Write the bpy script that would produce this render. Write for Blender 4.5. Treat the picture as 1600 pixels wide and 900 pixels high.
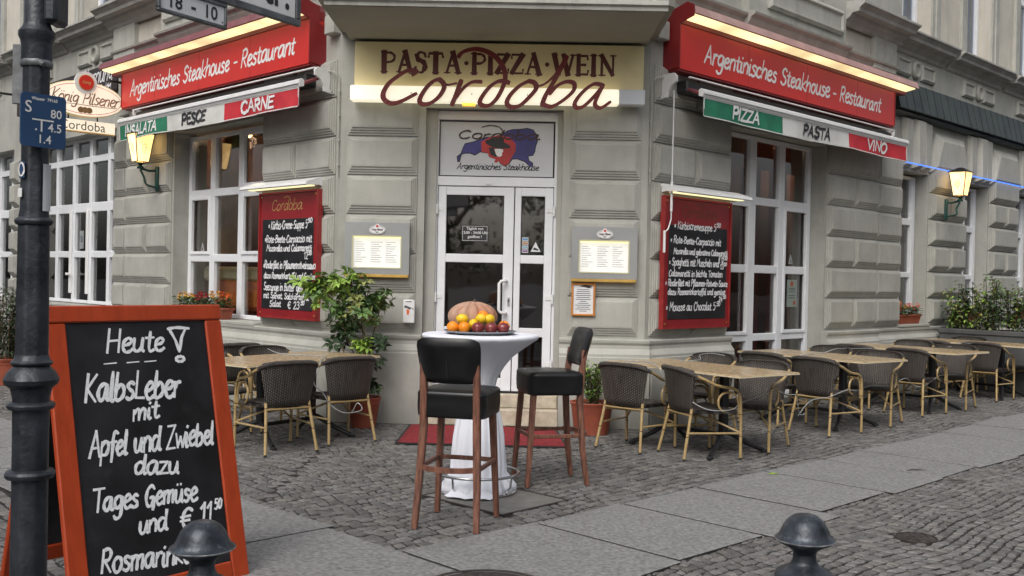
import bpy, bmesh, math, random
import numpy as np
from mathutils import Vector, Matrix
R_ = math.radians
rnd = random.Random(7)
sc = bpy.context.scene
for o in list(bpy.data.objects): bpy.data.objects.remove(o)
C = sc.collection

# ---------------------------------------------------------------- camera
YAW, PIT, ROL, FPX, EYE = 6.556e-3, -1.0848e-2, 2.1392e-2, 1578.9, 1.5
_F = Vector((-math.sin(YAW)*math.cos(PIT), math.cos(YAW)*math.cos(PIT), math.sin(PIT)))
_R = Vector((math.cos(YAW), math.sin(YAW), 0)); _U = _R.cross(_F)
_r = _R*math.cos(ROL) + _U*math.sin(ROL); _u = -_R*math.sin(ROL) + _U*math.cos(ROL)
cam = bpy.data.cameras.new('camera'); cam.sensor_width = 36; cam.lens = FPX/1600*36
cam.clip_start = .05; cam.clip_end = 600
co = bpy.data.objects.new('camera', cam); C.objects.link(co)
mw = Matrix.Identity(4)
for i in range(3): mw[i][0] = _r[i]; mw[i][1] = _u[i]; mw[i][2] = -_F[i]
mw[2][3] = EYE
co.matrix_world = mw; sc.camera = co
sc.render.resolution_x = 1024; sc.render.resolution_y = 576

# ---------------------------------------------------------------- sky, sun, exposure
SUN_EL, SUN_AZ = R_(48), R_(200)
w = bpy.data.worlds.new('World'); sc.world = w; w.use_nodes = True
nt = w.node_tree; nt.nodes.clear()
sky = nt.nodes.new('ShaderNodeTexSky'); sky.sky_type = 'NISHITA'; sky.sun_disc = False
sky.sun_elevation = SUN_EL; sky.sun_rotation = SUN_AZ; sky.air_density = 1.0; sky.dust_density = 6.0; sky.ozone_density = 1.0
bgn = nt.nodes.new('ShaderNodeBackground'); bgn.inputs[1].default_value = .13
hs = nt.nodes.new('ShaderNodeHueSaturation'); hs.inputs['Saturation'].default_value = .38
wo = nt.nodes.new('ShaderNodeOutputWorld')
nt.links.new(sky.outputs[0], hs.inputs['Color']); nt.links.new(hs.outputs[0], bgn.inputs[0]); nt.links.new(bgn.outputs[0], wo.inputs[0])
sl = bpy.data.lights.new('sun', 'SUN'); sl.energy = .5; sl.angle = R_(35); sl.color = (1, .97, .93)
so = bpy.data.objects.new('sun', sl); C.objects.link(so)
# sky rotation r: the sun stands at azimuth r clockwise from +Y
sd = Vector((math.sin(SUN_AZ)*math.cos(SUN_EL), math.cos(SUN_AZ)*math.cos(SUN_EL), math.sin(SUN_EL)))
so.rotation_euler = sd.to_track_quat('Z', 'Y').to_euler()
sc.view_settings.view_transform = 'Standard'; sc.view_settings.look = 'None'
sc.view_settings.exposure = 0.42; sc.view_settings.gamma = 1

# ---------------------------------------------------------------- facade frames (u along the wall, o out of it, z up)
s = math.sqrt(.5)
class Fr:
    def __init__(f, P, du, dn): f.P = Vector((P[0], P[1], 0)); f.du = Vector((du[0], du[1], 0)); f.dn = Vector((dn[0], dn[1], 0))
    def pt(f, u, o, z): return f.P + f.du*u + f.dn*o + Vector((0, 0, z))
PLc = (-1.8458, 10.2773); PRc = (1.2831, 10.2311)
FR = Fr(PRc, (s, s), (s, -s)); FL = Fr(PLc, (-s, s), (-s, -s))
FC = Fr((0, 10.25), (math.cos(-.01477), math.sin(-.01477)), (-.01477, -1))
FW = Fr((0, 0), (1, 0), (0, 1))
UL, UR = -1.846, 1.2832          # the chamfer between the two corners, in FC

# ---------------------------------------------------------------- mesh builder
class MB:
    def __init__(m): m.v = []; m.f = []
    def add(m, vs, fs):
        b = len(m.v); m.v += [tuple(v) for v in vs]; m.f += [tuple(b+i for i in f) for f in fs]; return m
    def box(m, x0, x1, y0, y1, z0, z1):
        v = [(x, y, z) for x in (x0, x1) for y in (y0, y1) for z in (z0, z1)]
        return m.add(v, [(0,1,3,2),(4,6,7,5),(0,4,5,1),(2,3,7,6),(0,2,6,4),(1,5,7,3)])
    def cbox(m, x0, x1, y0, y1, z0, z1, c=.006, M=None):
        ctr = ((x0+x1)/2, (y0+y1)/2, (z0+z1)/2); h = (abs(x1-x0)/2, abs(y1-y0)/2, abs(z1-z0)/2)
        c = min(c, min(h)*.6); vs = []; ix = {}
        for sx in (-1,1):
            for sy in (-1,1):
                for sz in (-1,1):
                    S = (sx, sy, sz)
                    for a in range(3):
                        ix[S+(a,)] = len(vs)
                        p = [ctr[k]+S[k]*(h[k] if k == a else h[k]-c) for k in range(3)]
                        vs.append(tuple(M @ Vector(p)) if M else tuple(p))
        fs = []
        for a in range(3):
            b, d = [k for k in range(3) if k != a]
            for sg in (-1,1):
                q = []
                for (p1, p2) in ((-1,-1),(1,-1),(1,1),(-1,1)):
                    S = [0,0,0]; S[a] = sg; S[b] = p1; S[d] = p2; q.append(ix[tuple(S)+(a,)])
                fs.append(q)
            for p1 in (-1,1):
                for p2 in (-1,1):
                    S0 = [0,0,0]; S0[a] = -1; S0[b] = p1; S0[d] = p2; S1 = list(S0); S1[a] = 1
                    fs.append((ix[tuple(S0)+(b,)], ix[tuple(S1)+(b,)], ix[tuple(S1)+(d,)], ix[tuple(S0)+(d,)]))
        for sx in (-1,1):
            for sy in (-1,1):
                for sz in (-1,1): fs.append(tuple(ix[(sx,sy,sz,a)] for a in range(3)))
        return m.add(vs, fs)
    def prism(m, poly, a0, a1, axis='z'):
        n = len(poly)
        def P(p, a):
            if axis == 'z': return (p[0], p[1], a)
            if axis == 'y': return (p[0], a, p[1])
            return (a, p[0], p[1])
        v = [P(p, a0) for p in poly]+[P(p, a1) for p in poly]
        return m.add(v, [tuple(range(n)), tuple(range(n, 2*n))]+[(i, (i+1)%n, n+(i+1)%n, n+i) for i in range(n)])
    def tube(m, pts, r, n=8, closed=False, caps=True):
        pts = [Vector(p) for p in pts]; N = len(pts)
        if not hasattr(r, '__len__'): r = [r]*N
        vs = []; ref = None
        for i, p in enumerate(pts):
            if closed: t = pts[(i+1)%N]-pts[i-1]
            else: t = pts[min(i+1, N-1)]-pts[max(i-1, 0)]
            t.normalize()
            if ref is None: ref = t.orthogonal().normalized()
            ref = (ref-t*ref.dot(t)); ref = ref.normalized() if ref.length > 1e-6 else t.orthogonal().normalized()
            b = t.cross(ref)
            for k in range(n):
                a = 2*math.pi*k/n; vs.append(p+(ref*math.cos(a)+b*math.sin(a))*r[i])
        fs = []
        for i in range(N if closed else N-1):
            j = (i+1) % N
            for k in range(n): fs.append((i*n+k, i*n+(k+1)%n, j*n+(k+1)%n, j*n+k))
        if caps and not closed: fs += [tuple(range(n)), tuple(range((N-1)*n, N*n))]
        return m.add(vs, fs)
    def lathe(m, prof, n=24, c=(0,0,0), fn=None):
        vs = []
        for r, z in prof:
            for k in range(n):
                a = 2*math.pi*k/n; rr = r if fn is None else fn(r, z, a)
                vs.append((c[0]+rr*math.cos(a), c[1]+rr*math.sin(a), c[2]+z))
        fs = [(i*n+k, i*n+(k+1)%n, (i+1)*n+(k+1)%n, (i+1)*n+k) for i in range(len(prof)-1) for k in range(n)]
        fs += [tuple(range(n)), tuple(range((len(prof)-1)*n, len(prof)*n))]
        return m.add(vs, fs)
    def ball(m, c, r, sx=1, sy=1, sz=1, n=14, k=9, fn=None, zq=0):
        prof = [(math.sin(math.pi*(i+.02)/(k+.04)), -math.cos(math.pi*(i+.02)/(k+.04))) for i in range(k+1)]
        vs = []
        for pr_, pz in prof:
            for j in range(n):
                a = 2*math.pi*j/n; q = fn(a, pz) if fn else 1
                vs.append((c[0]+r*sx*pr_*math.cos(a)*q, c[1]+r*sy*pr_*math.sin(a)*q, c[2]+r*sz*pz*(1+(q-1)*zq)))
        fs = [(i*n+j, i*n+(j+1)%n, (i+1)*n+(j+1)%n, (i+1)*n+j) for i in range(k) for j in range(n)]
        fs += [tuple(range(n)), tuple(range(k*n, k*n+n))]
        return m.add(vs, fs)
    def mesh(m, name, mt, F=None, org=(0,0,0), smooth=0, recalc=True, mats=None):
        org = Vector(org)
        vs = [F.pt(*v)-org for v in m.v] if F else m.v
        me = bpy.data.meshes.new(name); me.from_pydata([tuple(v) for v in vs], [], m.f); me.update()
        if recalc:
            b = bmesh.new(); b.from_mesh(me); bmesh.ops.recalc_face_normals(b, faces=b.faces[:]); b.to_mesh(me); b.free()
        if mt: me.materials.append(mt)
        if smooth:
            me.polygons.foreach_set('use_smooth', [True]*len(me.polygons)); me.set_sharp_from_angle(angle=R_(smooth))
        return me

ORG = {}; FRM = {}
def link(name, data, parent=None, loc=(0,0,0)):
    o = bpy.data.objects.new(name, data); C.objects.link(o); o.location = loc
    if parent: o.parent = parent
    return o
def tag(o, label, cat, group=None, kind=None):
    o['label'] = label; o['category'] = cat
    if group: o['group'] = group
    if kind: o['kind'] = kind
    return o
def thing(name, label, cat, F=None, at=(0,0,0), group=None, rz=0):
    """an Empty at the thing's base; its parts are meshes relative to it"""
    p = F.pt(*at) if F else Vector(at)
    o = link(name, None, None, p); o.empty_display_size = .1; o.rotation_euler.z = rz
    tag(o, label, cat, group); ORG[o] = p; FRM[o] = F
    return o
def part(name, mb, mt, parent, F=None, smooth=0, label=None, kind=None, recalc=True):
    root = parent
    while root.parent: root = root.parent
    F = F or FRM.get(root)
    me = mb.mesh(name, mt, F, ORG[root] if F else (0,0,0), smooth, recalc)
    o = link(name, me, parent)
    if label: o['label'] = label
    if kind: o['kind'] = kind
    return o
def single(name, mb, mt, label, cat, F=None, at=(0,0,0), group=None, smooth=0, rz=0):
    """a thing that is one mesh"""
    p = F.pt(*at) if F else Vector(at)
    if F: me = mb.mesh(name, mt, F, p, smooth)
    else: me = mb.mesh(name, mt, None, (0,0,0), smooth)
    o = link(name, me, None, p); o.rotation_euler.z = rz
    return tag(o, label, cat, group)
def struct(name, mb, mt, smooth=0, recalc=True):
    me = mb.mesh(name, mt, None, (0,0,0), smooth, recalc); o = link(name, me); o['kind'] = 'structure'; o['label'] = name.replace('_', ' '); ORG[o] = Vector((0,0,0)); FRM[o] = None
    return o
def copy_tree(o, parent=None):
    c = o.copy(); C.objects.link(c); c.parent = parent
    for ch in o.children[:]: copy_tree(ch, c)
    return c

# ---------------------------------------------------------------- materials
MATS = {}
def mat(name, col, rough=.6, var=.12, scale=8, bump=0, bscale=60, metal=0, spec=.5, col2=None, stretch=None, detail=4, coat=0, world=False, dist=.01, tone=0, dirt=0, dirtcol=(.05,.045,.04), dscale=None, streak=0):
    if name in MATS: return MATS[name]
    m = bpy.data.materials.new(name); m.use_nodes = True; t = m.node_tree; N = t.nodes; L = t.links
    b = N['Principled BSDF']; b.inputs['Roughness'].default_value = rough; b.inputs['Metallic'].default_value = metal
    b.inputs['Specular IOR Level'].default_value = spec
    if coat: b.inputs['Coat Weight'].default_value = coat; b.inputs['Coat Roughness'].default_value = .1
    if world:
        tc = N.new('ShaderNodeNewGeometry'); src = tc.outputs['Position']
    else:
        tc = N.new('ShaderNodeTexCoord'); src = tc.outputs['Object']
    if stretch:
        mp = N.new('ShaderNodeMapping'); mp.inputs['Scale'].default_value = stretch; L.new(src, mp.inputs['Vector']); src = mp.outputs[0]
    n1 = N.new('ShaderNodeTexNoise'); n1.inputs['Scale'].default_value = scale; n1.inputs['Detail'].default_value = detail; n1.inputs['Roughness'].default_value = .62
    L.new(src, n1.inputs['Vector'])
    rp = N.new('ShaderNodeMapRange'); rp.inputs['From Min'].default_value = .3; rp.inputs['From Max'].default_value = .7
    L.new(n1.outputs[0], rp.inputs[0])
    mx = N.new('ShaderNodeMix'); mx.data_type = 'RGBA'
    c = tuple(col)
    c2 = tuple(col2) if col2 else tuple(x*(1-2*var) for x in c)
    c1 = c if col2 else tuple(min(1, x*(1+var)) for x in c)
    mx.inputs['A'].default_value = c2+(1,); mx.inputs['B'].default_value = c1+(1,)
    L.new(rp.outputs[0], mx.inputs['Factor']); out = mx.outputs['Result']
    if tone:
        at = N.new('ShaderNodeAttribute'); at.attribute_name = 'tone'
        m2 = N.new('ShaderNodeMix'); m2.data_type = 'RGBA'; m2.blend_type = 'MULTIPLY'; m2.inputs['Factor'].default_value = 1
        L.new(out, m2.inputs['A']); L.new(at.outputs['Color'], m2.inputs['B']); out = m2.outputs['Result']
    if dirt:
        n3 = N.new('ShaderNodeTexNoise'); n3.inputs['Scale'].default_value = dscale or scale*.35; n3.inputs['Detail'].default_value = 8; n3.inputs['Roughness'].default_value = .75
        L.new(src, n3.inputs['Vector'])
        r3 = N.new('ShaderNodeMapRange'); r3.inputs['From Min'].default_value = .52; r3.inputs['From Max'].default_value = .78; r3.inputs['To Max'].default_value = dirt
        L.new(n3.outputs[0], r3.inputs[0])
        m3 = N.new('ShaderNodeMix'); m3.data_type = 'RGBA'; L.new(r3.outputs[0], m3.inputs['Factor']); L.new(out, m3.inputs['A']); m3.inputs['B'].default_value = tuple(dirtcol)+(1,)
        out = m3.outputs['Result']
    if streak:      # rain streaks running down and splash dirt at the foot of the wall
        m4 = N.new('ShaderNodeMapping'); m4.inputs['Scale'].default_value = (5, 5, .45); L.new(src, m4.inputs['Vector'])
        n4 = N.new('ShaderNodeTexNoise'); n4.inputs['Scale'].default_value = 1.6; n4.inputs['Detail'].default_value = 6; n4.inputs['Roughness'].default_value = .7; L.new(m4.outputs[0], n4.inputs['Vector'])
        r4 = N.new('ShaderNodeMapRange'); r4.inputs['From Min'].default_value = .5; r4.inputs['From Max'].default_value = .72; r4.inputs['To Max'].default_value = streak; L.new(n4.outputs[0], r4.inputs[0])
        sz = N.new('ShaderNodeSeparateXYZ'); L.new(src, sz.inputs[0]); r5 = N.new('ShaderNodeMapRange'); r5.inputs['From Min'].default_value = .02; r5.inputs['From Max'].default_value = .28; r5.inputs['To Min'].default_value = .9; r5.inputs['To Max'].default_value = 0; L.new(sz.outputs['Z'], r5.inputs[0])
        mm = N.new('ShaderNodeMath'); mm.operation = 'MULTIPLY'; L.new(r5.outputs[0], mm.inputs[0]); L.new(n1.outputs[0], mm.inputs[1])
        ma = N.new('ShaderNodeMath'); ma.operation = 'ADD'; ma.use_clamp = True; L.new(r4.outputs[0], ma.inputs[0]); L.new(mm.outputs[0], ma.inputs[1])
        m5 = N.new('ShaderNodeMix'); m5.data_type = 'RGBA'; L.new(ma.outputs[0], m5.inputs['Factor']); L.new(out, m5.inputs['A']); m5.inputs['B'].default_value = tuple(dirtcol)+(1,); out = m5.outputs['Result']
    L.new(out, b.inputs['Base Color'])
    rr = N.new('ShaderNodeMapRange'); rr.inputs['To Min'].default_value = max(.02, rough-.1); rr.inputs['To Max'].default_value = min(1, rough+.1)
    L.new(n1.outputs[0], rr.inputs[0]); L.new(rr.outputs[0], b.inputs['Roughness'])
    if bump:
        n2 = N.new('ShaderNodeTexNoise'); n2.inputs['Scale'].default_value = bscale; n2.inputs['Detail'].default_value = 3
        L.new(src, n2.inputs['Vector'])
        bp = N.new('ShaderNodeBump'); bp.inputs['Strength'].default_value = bump; bp.inputs['Distance'].default_value = dist
        L.new(n2.outputs[0], bp.inputs['Height']); L.new(bp.outputs[0], b.inputs['Normal'])
    MATS[name] = m
    return m
def emat(name, col, st, base=None, var=0, sc_=(3,3,3)):
    m = bpy.data.materials.new(name); m.use_nodes = True; b = m.node_tree.nodes['Principled BSDF']
    b.inputs['Base Color'].default_value = tuple(base or col)+(1,); b.inputs['Emission Color'].default_value = tuple(col)+(1,); b.inputs['Emission Strength'].default_value = st
    b.inputs['Roughness'].default_value = .4
    if var:
        N = m.node_tree.nodes; L = m.node_tree.links
        n = N.new('ShaderNodeTexNoise'); n.inputs['Scale'].default_value = sc_[0]; tc = N.new('ShaderNodeTexCoord'); L.new(tc.outputs['Object'], n.inputs['Vector'])
        r = N.new('ShaderNodeMapRange'); r.inputs['From Min'].default_value = .3; r.inputs['From Max'].default_value = .7; r.inputs['To Min'].default_value = st*(1-var); r.inputs['To Max'].default_value = st*(1+var)
        L.new(n.outputs[0], r.inputs[0]); L.new(r.outputs[0], b.inputs['Emission Strength'])
    return m
def glassmat(name, tint, ior=1.5, gain=1.0, rough=.015):
    m = bpy.data.materials.new(name); m.use_nodes = True; t = m.node_tree; N = t.nodes; L = t.links; N.clear()
    o = N.new('ShaderNodeOutputMaterial'); mx = N.new('ShaderNodeMixShader'); tr = N.new('ShaderNodeBsdfTransparent'); gl = N.new('ShaderNodeBsdfGlossy')
    tr.inputs[0].default_value = tuple(tint)+(1,); gl.inputs['Roughness'].default_value = rough
    lw = N.new('ShaderNodeLayerWeight'); lw.inputs[0].default_value = .5
    fr = N.new('ShaderNodeMath'); fr.operation = 'POWER'; fr.inputs[1].default_value = 4.0; L.new(lw.outputs['Facing'], fr.inputs[0])
    mu = N.new('ShaderNodeMath'); mu.operation = 'MULTIPLY_ADD'; mu.inputs[1].default_value = gain; mu.inputs[2].default_value = ior*.03; mu.use_clamp = True
    tc = N.new('ShaderNodeTexCoord'); nn = N.new('ShaderNodeTexNoise'); nn.inputs['Scale'].default_value = 1.3; bp = N.new('ShaderNodeBump'); bp.inputs['Strength'].default_value = .12; bp.inputs['Distance'].default_value = .02
    L.new(tc.outputs['Object'], nn.inputs['Vector']); L.new(nn.outputs[0], bp.inputs['Height']); L.new(bp.outputs[0], gl.inputs['Normal'])
    L.new(fr.outputs[0], mu.inputs[0]); L.new(mu.outputs[0], mx.inputs[0]); L.new(tr.outputs[0], mx.inputs[1]); L.new(gl.outputs[0], mx.inputs[2]); L.new(mx.outputs[0], o.inputs[0])
    return m

M = dict(
 wall=mat('grey_green_plaster', (.40,.399,.362), .75, .08, 2.2, .3, 90, world=True, dist=.004, dirt=.4, dirtcol=(.19,.185,.16), streak=.26),
 block=mat('painted_stone_block', (.415,.413,.375), .7, .09, 2.6, .3, 80, world=True, dist=.004, dirt=.35, dirtcol=(.2,.195,.17), streak=.24),
 beige=mat('beige_upper_plaster', (.56,.53,.46), .8, .08, 1.6, .3, 70, world=True, dist=.005, dirt=.45, dirtcol=(.3,.28,.24), streak=.35),
 trim=mat('stone_trim', (.43,.43,.39), .75, .1, 3, .3, 70, world=True, dist=.005, dirt=.5, dirtcol=(.16,.155,.14), streak=.35),
 cornice=mat('weathered_cornice', (.40,.395,.37), .8, .12, 4, .4, 60, world=True, dist=.006, dirt=.65, dirtcol=(.12,.115,.105)),
 soffit=mat('soffit_paint', (.33,.32,.27), .8, .05, 1.5, .15, 60, world=True, dist=.003, dirt=.25, dirtcol=(.2,.19,.16)),
 pvc=mat('white_pvc', (.78,.8,.83), .35, .03, 5, 0),
 glass=glassmat('window_glass', (.74,.75,.75), 2.6, 1.1),
 dglass=glassmat('door_glass', (.6,.6,.6), 4.6, .9, .03),
 upglass=glassmat('upper_window_glass', (.8,.83,.88), 1.6, .6, .05),
 room=mat('dark_room', (.17,.085,.065), .9, .3, 1.2, 0, world=True),
 roomfloor=mat('room_floor', (.05,.03,.02), .6, .2, 2, 0),
 blind=mat('rust_blind', (.42,.15,.06), .9, .15, 3, .2, 120),
 curtain=mat('red_curtain', (.20,.035,.03), .9, .2, 4, 0),
 cream=mat('cream_sign_panel', (.92,.79,.45), .45, .05, 2, 0, dirt=.25, dirtcol=(.45,.3,.12)),
 lit=emat('lit_sign_bar', (1,.92,.68), .60, (.8,.8,.75), .05),
 unlit=mat('unlit_sign_bar', (.75,.78,.82), .4, .02, 3),
 maroon=mat('maroon_lettering', (.13,.028,.025), .4, .05, 5),
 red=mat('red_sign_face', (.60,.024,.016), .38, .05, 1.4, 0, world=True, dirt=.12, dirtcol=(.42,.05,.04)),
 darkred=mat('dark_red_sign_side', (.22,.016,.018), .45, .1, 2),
 hood=mat('faded_red_hood', (.22,.07,.08), .5, .15, 3, dirt=.4, dirtcol=(.5,.38,.36)),
 hoodr=mat('faded_pink_hood', (.50,.30,.27), .5, .12, 3, dirt=.5, dirtcol=(.62,.52,.48)),
 tubelit=emat('warm_tube_diffuser', (1,.80,.42), .85, (.9,.8,.5), .4, (2,2,2)),
 white=mat('white_paint', (.8,.8,.8), .4, .03, 5),
 alu=mat('brushed_aluminium', (.6,.6,.6), .32, .06, 20, metal=.85, stretch=(1,1,8)),
 greyalu=mat('grey_metal_plate', (.33,.34,.34), .5, .05, 3, metal=.3),
 brass=mat('brass_strip', (.72,.46,.13), .35, .1, 6, metal=.6),
 vgreen=mat('awning_green', (.02,.2,.11), .8, .15, 5, .3, 200, dirt=.4, dirtcol=(.1,.25,.18)),
 vwhite=mat('awning_white', (.66,.66,.64), .8, .06, 4, .3, 200, dirt=.5, dirtcol=(.36,.33,.29)),
 vred=mat('awning_red', (.58,.03,.045), .8, .12, 5, .3, 200, dirt=.3, dirtcol=(.45,.12,.1)),
 vtrim=mat('awning_trim', (.3,.04,.06), .8, .1, 5),
 fabric=mat('awning_fabric', (.18,.04,.05), .85, .2, 4),
 dark=mat('black_metal', (.018,.018,.02), .4, .3, 12),
 chalk=mat('chalk_marker', (.84,.86,.88), .8, .1, 60, dirt=.5, dirtcol=(.42,.45,.5), dscale=38),
 board=mat('blackboard', (.012,.012,.015), .55, .5, 3, .1, 200, dirt=.14, dirtcol=(.22,.22,.24), dscale=2.2),
 orangewood=mat('orange_lacquered_wood', (.42,.052,.011), .4, .09, 4, .1, 40, stretch=(6,6,.8), coat=.12, dirt=.12, dirtcol=(.22,.02,.008)),
 menured=mat('red_menu_frame', (.26,.012,.017), .4, .1, 3, coat=.2),
 gold=mat('gold_lettering', (.62,.42,.16), .4, .1, 8, metal=.3),
 marker=mat('chalk_on_menu', (.75,.76,.78), .7, .05, 30),
 pole=mat('graphite_pole_paint', (.042,.048,.06), .42, .3, 9, .25, 60, metal=.3, dirt=.3, dirtcol=(.09,.1,.11)),
 bollard=mat('worn_bollard_paint', (.055,.066,.082), .36, .35, 14, .2, 50, metal=.4, dirt=.8, dirtcol=(.32,.34,.36), dscale=16),
 wornrim=mat('worn_bare_metal', (.35,.36,.38), .4, .3, 40, metal=.5, dirt=.8, dirtcol=(.05,.055,.06)),
 blue=mat('blue_enamel', (.035,.085,.19), .35, .12, 4, dirt=.15, dirtcol=(.08,.12,.2)),
 galv=mat('weathered_steel', (.2,.21,.22), .5, .3, 9, .2, 30, metal=.5, dirt=.6, dirtcol=(.05,.05,.055)),
 slab=mat('granite_slab', (.245,.245,.243), .75, .26, 38, .5, 160, world=True, dist=.004, dirt=.7, dirtcol=(.13,.128,.12), dscale=1.2),
 cob=mat('mosaic_cobble', (.155,.150,.144), .62, .2, 30, .5, 120, world=True, dist=.004, tone=1),
 bed=mat('joint_sand', (.026,.024,.022), .95, .3, 20, .5, 80, world=True),
 asphalt=mat('asphalt', (.05,.05,.052), .9, .2, 8, .6, 200, world=True),
 concrete=mat('concrete_plate', (.2,.195,.18), .85, .15, 6, .4, 100, dirt=.4, dirtcol=(.1,.095,.085)),
 iron=mat('rusty_iron', (.06,.05,.046), .6, .3, 18, .2, 60, metal=.3),
 marble=mat('beige_step_stone', (.52,.46,.36), .55, .18, 7, .2, 40, dirt=.5, dirtcol=(.28,.2,.12)),
 mat_=mat('red_carpet', (.25,.015,.022), .95, .2, 14, .8, 400, dist=.004, dirt=.3, dirtcol=(.12,.02,.02)),
 rubber=mat('black_rubber', (.02,.02,.02), .8, .1, 5),
 leather=mat('black_leatherette', (.008,.0085,.010), .33, .3, 5, .35, 18, dist=.004, dirt=.12, dirtcol=(.06,.06,.06)),
 stoolwood=mat('worn_brown_wood', (.215,.09,.058), .5, .35, 9, .35, 50, stretch=(7,7,.8), dist=.003, dirt=.55, dirtcol=(.30,.17,.12)),
 cloth=mat('white_stretch_cloth', (.78,.80,.87), .85, .03, 3, .5, 9, dist=.012, stretch=(2.2,2.2,.6)),
 chrome=mat('chrome_ring', (.6,.6,.6), .18, .05, 5, metal=1),
 tray=mat('steel_tray', (.35,.36,.38), .25, .1, 6, metal=.9),
 pumpkin=mat('pumpkin_skin', (.38,.15,.075), .6, .15, 8, .5, 30, col2=(.52,.36,.27), detail=8, dirt=.5, dirtcol=(.3,.2,.15), dscale=14),
 orange=mat('orange_peel', (.90,.28,.012), .42, .06, 6, .25, 140, dist=.002),
 lemon=mat('lemon_peel', (.86,.58,.02), .42, .06, 8, .3, 90, dist=.003),
 apple=mat('dark_red_apple', (.15,.012,.022), .22, .35, 9, col2=(.25,.06,.05), stretch=(3,3,.6)),
 terra=mat('terracotta_plastic', (.33,.082,.045), .6, .14, 5, .15, 40, dirt=.3, dirtcol=(.2,.09,.06)),
 soil=mat('potting_soil', (.03,.02,.014), .95, .4, 30, .8, 50),
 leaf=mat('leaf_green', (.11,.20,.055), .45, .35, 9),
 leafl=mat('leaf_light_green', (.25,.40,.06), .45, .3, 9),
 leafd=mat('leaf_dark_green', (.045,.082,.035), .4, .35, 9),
 leafy=mat('leaf_variegated', (.40,.40,.12), .5, .3, 25, col2=(.08,.15,.04)),
 olean=mat('oleander_leaf', (.045,.07,.03), .5, .3, 9),
 stem=mat('plant_stem', (.12,.085,.045), .8, .2, 20),
 flred=mat('flower_red', (.42,.012,.02), .6, .25, 40),
 florange=mat('flower_orange', (.85,.14,.02), .6, .2, 40),
 flyellow=mat('flower_yellow', (.8,.42,.03), .6, .2, 40),
 bark=mat('tree_bark', (.1,.08,.06), .9, .3, 6, .6, 20),
 tin=mat('grey_planter', (.085,.088,.088), .6, .15, 5, .2, 30),
 copper=mat('dark_sheet_metal', (.05,.062,.058), .48, .3, 3, .2, 12, metal=.35, dirt=.5, dirtcol=(.06,.085,.075)),
 brown=mat('dark_brown_sign', (.025,.012,.012), .45, .2, 5),
 greeniron=mat('green_cast_iron', (.02,.075,.06), .5, .2, 10, metal=.2),
 lantern=emat('lit_lantern_glass', (1,.62,.22), 1.35, (.9,.8,.6), .3, (6,6,6)),
 ivory=emat('backlit_ivory', (1,.86,.66), .42, (.72,.68,.58)),
 menulit=emat('lit_menu_paper', (1,.99,.93), .40, (.8,.8,.78), .12, (5,5,5)),
 menulamp=emat('menu_lamp', (1,.90,.5), .85),
 neon=emat('blue_neon', (.05,.2,.9), 1.2),
 ora=mat('orange_cloth', (.85,.26,.06), .85, .1, 5, .2, 20),
 cre=mat('cream_cloth', (.88,.82,.52), .85, .06, 5, .2, 20),
 bulb=emat('warm_globe', (1,.6,.25), 4),
 paper=mat('paper', (.72,.74,.76), .8, .03, 8),
 ink=mat('printed_ink', (.03,.03,.035), .6, .1, 8),
 pinewood=mat('orange_pine_frame', (.6,.24,.05), .45, .15, 8, stretch=(6,6,1)),
 cable=mat('grey_cable', (.33,.34,.34), .5, .1, 9),
 wire=mat('painted_conduit', (.42,.42,.38), .5, .1, 9),
 plasticw=mat('white_plastic', (.75,.76,.76), .4, .03, 9),
 bpurple=mat('blue_purple_print', (.055,.05,.22), .5, .25, 3, world=True),
 bred=mat('red_print', (.5,.04,.04), .5, .2, 3, world=True),
 panelw=mat('silver_white_panel', (.60,.61,.64), .45, .04, 1.5),
 cardblue=mat('card_sticker_blue', (.1,.28,.5), .5, .3, 60),
 faraway=mat('opposite_plaster', (.36,.34,.30), .85, .1, .4, world=True),
 farwin=mat('opposite_window', (.03,.035,.04), .2, .2, .5, world=True),
)
# table top: speckled stone look, wet and glossy
M['top'] = mat('speckled_table_top', (.47,.355,.205), .24, .14, 22, .08, 60, dist=.002, dirt=.35, dirtcol=(.27,.175,.09))
M['topedge'] = mat('table_edge', (.6,.52,.38), .4, .1, 20)

def bamboo():
    m = mat('bamboo_tube', (.45,.33,.155), .38, .2, 14, .1, 60, col2=(.35,.24,.105), coat=.3)
    t = m.node_tree; N = t.nodes; L = t.links; b = N['Principled BSDF']
    tc = N.new('ShaderNodeTexCoord'); sp = N.new('ShaderNodeSeparateXYZ'); L.new(tc.outputs['Object'], sp.inputs[0])
    mu = N.new('ShaderNodeMath'); mu.operation = 'MULTIPLY'; mu.inputs[1].default_value = 5.3; L.new(sp.outputs['Z'], mu.inputs[0])
    fr = N.new('ShaderNodeMath'); fr.operation = 'FRACT'; L.new(mu.outputs[0], fr.inputs[0])
    lt = N.new('ShaderNodeMath'); lt.operation = 'LESS_THAN'; lt.inputs[1].default_value = .045; L.new(fr.outputs[0], lt.inputs[0])
    src = b.inputs['Base Color'].links[0].from_socket
    mx = N.new('ShaderNodeMix'); mx.data_type = 'RGBA'; L.new(lt.outputs[0], mx.inputs['Factor']); L.new(src, mx.inputs['A']); mx.inputs['B'].default_value = (.1,.05,.02,1)
    L.new(mx.outputs['Result'], b.inputs['Base Color'])
    return m
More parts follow.
